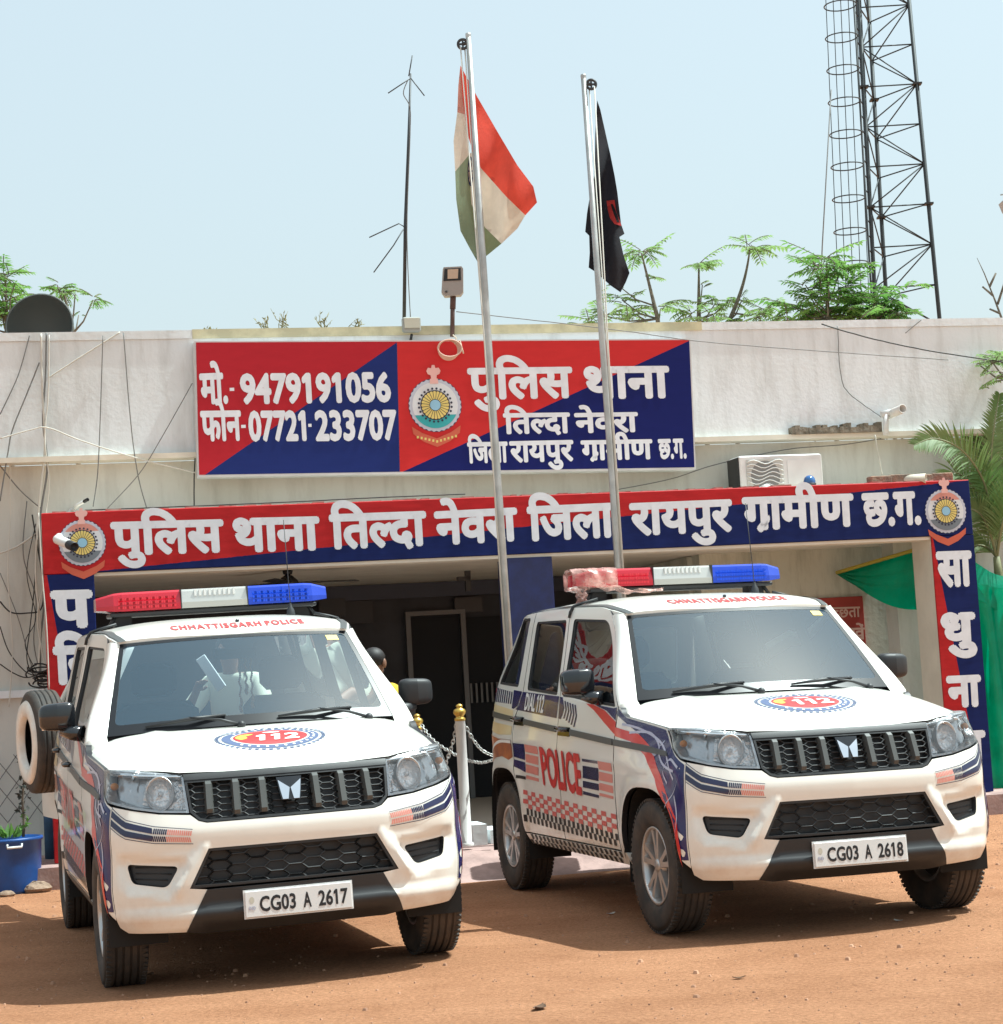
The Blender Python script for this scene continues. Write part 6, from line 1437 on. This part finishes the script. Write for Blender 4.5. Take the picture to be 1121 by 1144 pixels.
sapling('tree', 'small twin-stemmed sapling right of the satellite dish', (82, 372), (71, 325), 20, 7, [(64, 318, 4, .18), (84, 328, 4, .18), (104, 335, 6, .24), (88, 352, 2, .1)], .24, 'foliage', group='saplings at the left end')
sapling('tree', 'leafy shoot at the right edge just above the palm', (1135, 430), (1118, 402), 17.6, 8, [(1095, 408, 5, .16), (1108, 403, 6, .18), (1120, 420, 8, .2)], .2, 'foliage_pale', group='shoots at the right edge')
o = thing('bare_twig', 'leafless thin twig rising over the parapet near the right edge', 'branch', None, Matrix.Translation(at(1128, 370, 20))); I = o.matrix_world.inverted(); mb = MB()
for q in ([(1122, 362), (1112, 335), (1100, 305), (1092, 288)], [(1115, 340), (1128, 300), (1130, 280)], [(1106, 320), (1113, 305)], [(1110, 330), (1098, 320)], [(1118, 350), (1106, 345)]): mb.tube([I@at(*p, 20) for p in q], [.014, .010, .006, .003][:len(q)], 5)
mb.build('twig', M_['bark'], o)
for i, (x, y, h) in enumerate(((297, 366, 17), (316, 366, 24), (362, 366, 22), (400, 364, 12), (236, 371, 8))):
    rn = random.Random(i+30); o = thing('dry_weed', ['dry weed on the parapet, leftmost of a group over the signboard', 'taller dry weed on the parapet over the signboard, second from left', 'dry weed on the parapet midway between the signboard end and the mast', 'short dry weed on the parapet just left of the aerial mast', 'tiny dry weed on the parapet over the left end of the signboard'][i], 'weed', 'dry weeds on the parapet', Matrix.Translation(wl_at(x, y, 1.0))); mb = MB()
    for k in range(7):
        d = Vector((rn.gauss(0, .28), rn.gauss(0, .2), 1)); L = h/F_PX*16.8*rn.uniform(.5, 1.0); P = [Vector((rn.gauss(0, .02), 0, -.02))+d*L*t+Vector((d.x*L*t*t*.6, 0, 0)) for t in (0, .5, 1)]; mb.tube(P, [.004, .003, .0015], 4)
        for q in range(3): leaf(mb, P[1]*(1-.3*q)+P[2]*.3*q, rv(rn)+Vector((0, 0, .5)), rv(rn), .04, .016)
    mb.build('stalks', mat('dry stalk', (.24, .22, .11), .9), o)
# palm
def frond(br, lf, rn, pts, L0, I, Y, n=34, sag=.35, lw=.017):
    n = int(n*1.7)
    P = [I@at(a, b_, Y+dy) for a, b_, dy in spline(pts, 10)]; br.tube(P, [.016-.012*i/(len(P)-1) for i in range(len(P))], 5, cap=False)
    for k in range(n):
        t = .16+.84*k/n; f = t*(len(P)-1); i = min(int(f), len(P)-2); p = P[i]+(P[i+1]-P[i])*(f-i); d = (P[i+1]-P[i]).normalized(); s = d.cross(Vector((0, -1, .3))).normalized()
        LL = L0*(math.sin(math.pi*min(1, .22+.75*t)))**.7*rn.uniform(.85, 1.1)
        for sg in (1, -1):
            v = (d*.75+s*sg*.8+rv(rn)*.10+Vector((0, -.25, 0))).normalized(); q = [p]
            for _ in range(4): q.append(q[-1]+v*LL/4); v = (v+Vector((0, 0, -sag*.4))).normalized()
            w = v.cross(Vector((0, 1, 0))).normalized()*lw/2; b0 = len(lf.v)
            V = []
            for m, wk in zip(q, (.4, 1, .9, .55, .05)): V += [m-w*wk, m+w*wk]
            lf.add(V, [[2*m, 2*m+1, 2*m+3, 2*m+2] for m in range(4)], True)
o = thing('palm', 'areca palm with arching feathery fronds behind the right pillar', 'palm', None, Matrix.Translation(Vector((at(1116, 700, 17.55).x, 17.55, 0)))); I = o.matrix_world.inverted(); rn = random.Random(4)
br, lf = MB(), MB(); base = (1114, 622, 0)
for pts, L0, n in (([base, (1108, 575, -.1), (1098, 535, -.25), (1075, 503, -.45), (1045, 490, -.6), (1022, 497, -.7)], .30, 44), ([base, (1110, 560, 0), (1108, 510, -.05), (1112, 470, -.05), (1117, 440, 0)], .20, 40), ([base, (1105, 580, -.1), (1092, 550, -.2), (1068, 528, -.3), (1050, 545, -.35)], .30, 34),
                   ([base, (1118, 560, 0), (1126, 510, .1), (1140, 470, .2), (1160, 455, .3)], .30, 36), ([base, (1106, 595, -.1), (1096, 575, -.2), (1082, 570, -.25), (1072, 590, -.3)], .25, 30), ([base, (1113, 555, .2), (1100, 500, .3), (1086, 476, .35), (1066, 470, .4)], .28, 40), ([base, (1122, 580, -.2), (1140, 550, -.3), (1160, 560, -.4)], .36, 34), ([base, (1104, 612, .1), (1090, 610, .1), (1078, 625, .1)], .22, 26)):
    frond(br, lf, rn, pts, L0, I, 17.55, n)
br.tube([Vector((.0, 0, 0)), I@at(1116, 640, 17.55), I@at(*base[:2], 17.55)], [.045, .04, .032], 10)
br.build('trunk', mat('palm stem', (.26, .27, .14), .7, noise=.3, nscale=5), o); lf.build('fronds', thin_mat('palm green', (.10, .21, .05), (.22, .27, .11), 1.2, .35), o)

# small litter on the yard
for px, py, L, lab, m_, nm, ct in ((603, 1128, .05, 'dark curled dry leaf on the ground in front, near the bottom edge', (.10, .055, .03), 'dry_leaf', 'leaf'), (826, 1094, .03, 'small dark dry leaf on the sunlit ground before the right car', (.13, .07, .035), 'dry_leaf', 'leaf'),
                               (683, 1022, .03, 'white scrap of paper in the shade beside the right front wheel', (.62, .60, .56), 'paper_scrap', 'paper'), (1004, 978+52, .03, 'pale scrap on the ground under the front of the right car', (.55, .50, .44), 'paper_scrap', 'paper'),
                               (168, 1090, .035, 'brown dry leaf beside the front wheel of the left car', (.16, .085, .04), 'dry_leaf', 'leaf')):
    c = on_ground(px, py); mb = MB(); mb.grid(lambda u, v: (L*(u-.5)*2, L*.55*(v-.5)*2*math.sin(math.pi*min(max(u, .06), .94)), .004+L*.5*((u-.5)**2*1.6+(v-.5)**2)), 8, 4)
    tag(mb.build(nm, mat('litter', m_, .85), None, Matrix.Translation(c) @ Matrix.Rotation(px*.7, 4, 'Z')), lab, ct)
# ------------------------------------------------------------------ people
M_['skin'] = mat('brown skin', (.20, .10, .06), .55); M_['hair'] = mat('black hair', (.012, .010, .010), .6)
def skin_mesh(name, verts, edges, radii, m, parent, sub=2, root=0):
    me = bpy.data.meshes.new(name); me.from_pydata(verts, edges, []); o = bpy.data.objects.new(name, me); COL.objects.link(o)
    sk = o.modifiers.new('skin', 'SKIN'); sk.use_smooth_shade = True; o.modifiers.new('sub', 'SUBSURF').levels = sub
    for i, v in enumerate(me.skin_vertices[0].data): r = radii[i]; v.radius = r if hasattr(r, '__len__') else (r, r); v.use_root = (i == root)
    bpy.context.view_layer.update(); d = bpy.context.evaluated_depsgraph_get(); m2 = bpy.data.meshes.new_from_object(o.evaluated_get(d)); bpy.data.objects.remove(o); bpy.data.meshes.remove(me)
    m2.name = name; m2.materials.clear(); m2.materials.append(m); m2.polygons.foreach_set('use_smooth', [True]*len(m2.polygons))
    q = bpy.data.objects.new(name, m2); COL.objects.link(q); q.parent = parent; return q
def person(label, loc, rz, shirt, trousers, lean, arms, H=1.68, head_turn=0):
    """lean: forward bend of the trunk in radians; arms: (left hand, right hand) targets in body space"""
    k = H/1.72; o = thing('person', label, 'person', 'people behind the left car', Matrix.Translation(loc) @ Matrix.Rotation(rz, 4, 'Z')); V = []; E_ = []; Rr = []
    def add(p, r, link=None):
        V.append(tuple(Vector(p)*k)); Rr.append(tuple(q*k for q in r) if hasattr(r, '__len__') else r*k)
        if link is not None: E_.append((link, len(V)-1))
        return len(V)-1
    c, s = math.cos(lean), math.sin(lean); T = lambda x, y, z: (x, y-s*z, .93+c*z)           # trunk: -y is forward
    pel = add((0, 0, .93), (.155, .11)); w = add(T(0, 0, .20), (.145, .10), pel); ch = add(T(0, .01, .40), (.165, .115), w); nk = add(T(0, .01, .535), (.065, .06), ch); n2 = add(T(0, -.01, .60), .052, nk); hd = add(T(0, -.015, .70), (.078, .092), n2); tp = add(T(0, -.01, .79), (.062, .075), hd)
    sh = {}; path = {}
    for sg, tgt in ((1, arms[0]), (-1, arms[1])):
        a = add(T(sg*.17, .01, .475), (.062, .062), ch); b_ = Vector(T(sg*.20, .01, .46)); t = Vector(tgt); L1, L2 = .29, .26; d = (t-b_); D = min(d.length, .54); d.normalize(); h = math.sqrt(max(0, L1**2-((D*D+L1*L1-L2*L2)/(2*D))**2)); m = b_+d*((D*D+L1*L1-L2*L2)/(2*D)); bend = Vector((sg*.5, .6, -.6)); bend = (bend-d*bend.dot(d)).normalized(); el = m+bend*h; wr = b_+d*D
        e = add(el, .042, a); wv_ = add(wr, (.030, .024), e); f = (wr-el).normalized(); u = f.cross(Vector((0, 0, 1))); u = u.normalized() if u.length > .1 else Vector((1, 0, 0)); pm = add(wr+f*.055, (.038, .018), wv_)
        for q, (off, L) in enumerate(((-.030, .070), (-.010, .082), (.010, .078), (.028, .060))):
            g1 = add(wr+f*.095+u*off, .0095, pm); g2 = add(wr+f*(.095+L*.5)+u*off*1.05+Vector((0, 0, -.010)), .0088, g1); add(wr+f*(.095+L*.9)+u*off*1.05+Vector((0, 0, -.028)), .0075, g2)
        t1 = add(wr+f*.035+u*(-.042), .011, pm); add(wr+f*.075+u*(-.060)+Vector((0, 0, -.008)), .0095, t1); path[sg] = (V[a], V[e], V[wv_])
        hp = add((sg*.095, .0, .86), .098, pel); kn = add((sg*.105, -.02, .47), .062, hp); an = add((sg*.11, .015, .09), .042, kn); to = add((sg*.125, -.09, .045), (.042, .03), an); add((sg*.13, -.15, .035), (.036, .022), to)
    skin_mesh('body', V, E_, Rr, M_['skin'], o)
    sv = [tuple(Vector(V[pel])-Vector((0, 0, .13))*k), V[pel], V[w], V[ch], V[nk]]; se = [(0, 1), (1, 2), (2, 3), (3, 4)]; sr = [(.185*k, .142*k), (.180*k, .136*k), (.168*k, .122*k), (.185*k, .135*k), (.075*k, .07*k)]
    for sg in (1, -1):
        a, e, wv_ = path[sg]; n = len(sv); m = tuple(Vector(a)*.35+Vector(e)*.65); sv += [a, m, tuple(Vector(e)*.85+Vector(wv_)*.15)]; se += [(3, n), (n, n+1), (n+1, n+2)]; sr += [.078*k, .066*k, .062*k]
    skin_mesh('shirt', sv, se, sr, shirt, o)
    tv = [tuple(Vector((0, 0, .99))*k), tuple(Vector((0, 0, .88))*k)]; te = [(0, 1)]; tr_ = [(.165*k, .122*k), (.172*k, .128*k)]
    for sg in (1, -1): n = len(tv); tv += [tuple(Vector(p)*k) for p in ((sg*.10, 0, .72), (sg*.105, -.02, .48), (sg*.11, .01, .11))]; te += [(1, n), (n, n+1), (n+1, n+2)]; tr_ += [.095*k, .080*k, .070*k]
    skin_mesh('trousers', tv, te, tr_, trousers, o)
    hc = Vector(V[hd]); mb = MB(); mb.ball(hc+Vector((0, .022, .038))*k, (.086*k, .092*k, .080*k), 18, 10); mb.build('hair', M_['hair'], o)
    mb = MB()
    for sg in (1, -1): mb.ball(hc+Vector((sg*.080, .005, -.005))*k, (.012, .022, .034), 10, 6)
    mb.ball(hc+Vector((0, -.098, -.015))*k, (.014, .020, .024), 10, 6); mb.build('ears_and_nose', M_['skin'], o)
    mb = MB()
    for sg in (1, -1): mb.ball(hc+Vector((sg*.032, -.082, .018))*k, (.014, .010, .007), 10, 6)
    mb.ball(hc+Vector((0, -.084, -.055))*k, (.026, .010, .006), 10, 6); mb.build('eyes_and_mouth', mat('eyes', (.05, .03, .03), .4), o)
    return o
ys = mat('yellow shirt', (.62, .40, .03), .85); ws_ = mat('pale cream shirt', (.60, .60, .46), .85); dt = mat('dark trousers', (.03, .03, .04), .9)
Yp = 13.55; px_ = at(409, 740, Yp); gx = Vector((px_.x, Yp, 0))
person('person in a yellow shirt standing behind the left car, by the entrance', gx, R(155), ys, dt, .18, ((.24, -.10, .82), (-.22, -.14, .86)), 1.62)
p2_ = at(262, 755, 13.45); p2o = person('person in a pale cream shirt holding up papers behind the left car', Vector((p2_.x, 13.6, 0)), R(-8), ws_, dt, .26, ((.16, -.46, 1.16), (-.16, -.44, 1.34)), 1.78)
o = thing('paper_sheet', 'folded white papers held up by the person in the pale shirt behind the left car', 'paper', None, Matrix.Translation(at(236, 752, 13.12)) @ Matrix.Rotation(R(-32), 4, 'Y')); mb = MB(); mb.box(-.035, .035, -.01, .01, -.13, .13, bev=.004); mb.build('sheets', mat('paper', (.75, .76, .76), .7), o)
# ------------------------------------------------------------------ the two police cars
def car_matrix(X, Y, a, p, r):
    fx = Vector((math.sin(a), -math.cos(a), 0)); ly_ = Vector((math.cos(a), math.sin(a), 0)); up = Vector((0, 0, 1))
    f2 = fx*math.cos(p)+up*math.sin(p); u2 = up*math.cos(p)-fx*math.sin(p); l2 = ly_*math.cos(r)+u2*math.sin(r); u3 = u2*math.cos(r)-ly_*math.sin(r)
    return Matrix(((f2.x, l2.x, u3.x, X), (f2.y, l2.y, u3.y, Y), (f2.z, l2.z, u3.z, 0), (0, 0, 0, 1)))
CA = car_matrix(-1.61197, 11.1442, .2891276, -.002008, .0104709); CB = car_matrix(1.135629, 11.77251, .2813768, .0022778, -.0071239)
car_b, plate_b = make_car(); car_a = copy_tree(car_b)
plate_a = [c for c in car_a.children if c.name.startswith('number_plate')][0]
def plate_text(plate, s):
    pw = Matrix.Translation((1.986, 0, .398)) @ Matrix.Rotation(R(-3), 4, 'Y')
    def words(parts, m, y0):
        mb = MB()
        for t, a0, a1, h, zc in parts: lettering(mb, [t], lambda a, b, k: tuple(pw @ Vector((.0046+k, a0+(a1-a0)*a, zc-h/2+h*b))), .028, y1=DIG)
        o = mb.build('lettering', m, plate)
    words([(s[0], -.185, -.015, .066, -.002), (s[1], .020, .058, .066, -.002), (s[2], .092, .232, .066, -.002)], M_['ink'], 0)
    words([('IND', -.236, -.205, .016, -.018)], M_['line_vinyl'], 0)
    mb = MB(); mb.patch(ell(-.221, .018, .012, .016, 12), lambda a, b, o=0.0: tuple(pw @ Vector((.0046+o, a, b))), (), .05); mb.build('hologram', mat('hologram', (.52, .50, .42), .3), plate)
plate_text(plate_a, ('CG03', 'A', '2617')); plate_text(plate_b, ('CG03', 'A', '2618'))
make_tailgate(car_a, R(100)); make_tailgate(car_b, 0.0)
car_a.matrix_world = CA; car_b.matrix_world = CB
tag(car_a, 'white police car on the left, number plate ending 2617, rear door standing open', 'car', 'white police cars parked before the station')
tag(car_b, 'white police car on the right, number plate ending 2618, torn plastic on its light bar', 'car', 'white police cars parked before the station')
# prayer beads hanging in the left windscreen
o = thing('hanging_beads', 'orange strings of beads hanging behind the windscreen of the left car', 'beads', None, CA @ Matrix.Translation((.40, .06, 1.56)))
for y, z in ((-.035, -.30), (.03, -.28), (.0, -.20)):
    mb = MB()
    for i in range(26): mb.ball((.004*math.sin(i*2.1), y+.004*math.sin(i), z*i/26), .0065+.003*(i > 19), 8, 5)
    mb.build('string', mat('beads', (.42, .15, .03), .7), o)
# torn wrapping film on the right car's light bar
film = bpy.data.materials.new('pink film'); film.use_nodes = True; t = film.node_tree; b = t.nodes['Principled BSDF']; b.inputs['Base Color'].default_value = (.78, .48, .42, 1); b.inputs['Roughness'].default_value = .18; nz = t.nodes.new('ShaderNodeTexNoise'); nz.inputs['Scale'].default_value = 16; nz.inputs['Detail'].default_value = 4; rm = t.nodes.new('ShaderNodeMapRange'); rm.inputs[1].default_value = .35; rm.inputs[2].default_value = .7; rm.inputs[3].default_value = .18; rm.inputs[4].default_value = .75; tco = t.nodes.new('ShaderNodeTexCoord'); t.links.new(tco.outputs['Object'], nz.inputs['Vector']); t.links.new(nz.outputs['Fac'], rm.inputs[0]); t.links.new(rm.outputs[0], b.inputs['Alpha']); bq_ = t.nodes.new('ShaderNodeBump'); bq_.inputs['Distance'].default_value = .02; bq_.inputs['Strength'].default_value = .8; t.links.new(nz.outputs['Fac'], bq_.inputs['Height']); t.links.new(bq_.outputs[0], b.inputs['Normal'])
o = thing('plastic_film', 'torn pinkish plastic film wrapped round the red end of the right light bar', 'plastic film', None, CB.copy()); rn = random.Random(9)
def filmf(u, v):
    y = -.695+.27*u; a = 2*math.pi*v; q = .60+.40*min(1, u*5); n_ = .004*math.sin(17*u+5*a)+.003*abs(math.sin(9*a-31*u))-.004
    x = -.36+math.copysign(abs(math.cos(a))**.5, math.cos(a))*(.155*q+n_); z = 1.930+math.copysign(abs(math.sin(a))**.5, math.sin(a))*(.071*(.85+.15*q)+n_); return (x, y, z)
mb = MB(); mb.grid(filmf, 26, 40); mb.build('wrap', film, o)
mb = MB(); mb.grid(lambda u, v: (-.20+.015*math.sin(9*u)+.03*v, -.62+.47*u, 1.885-.035*u+.05*v*(1-u)-.03*math.sin(3.1*u)+.01*math.sin(21*u+6*v)), 24, 6); mb.grid(lambda u, v: (-.23+.02*math.sin(13*v+3*u), -.69+.07*u, 1.86-.085*v+.015*math.sin(9*u)), 10, 8); mb.build('loose_strip', film, o)
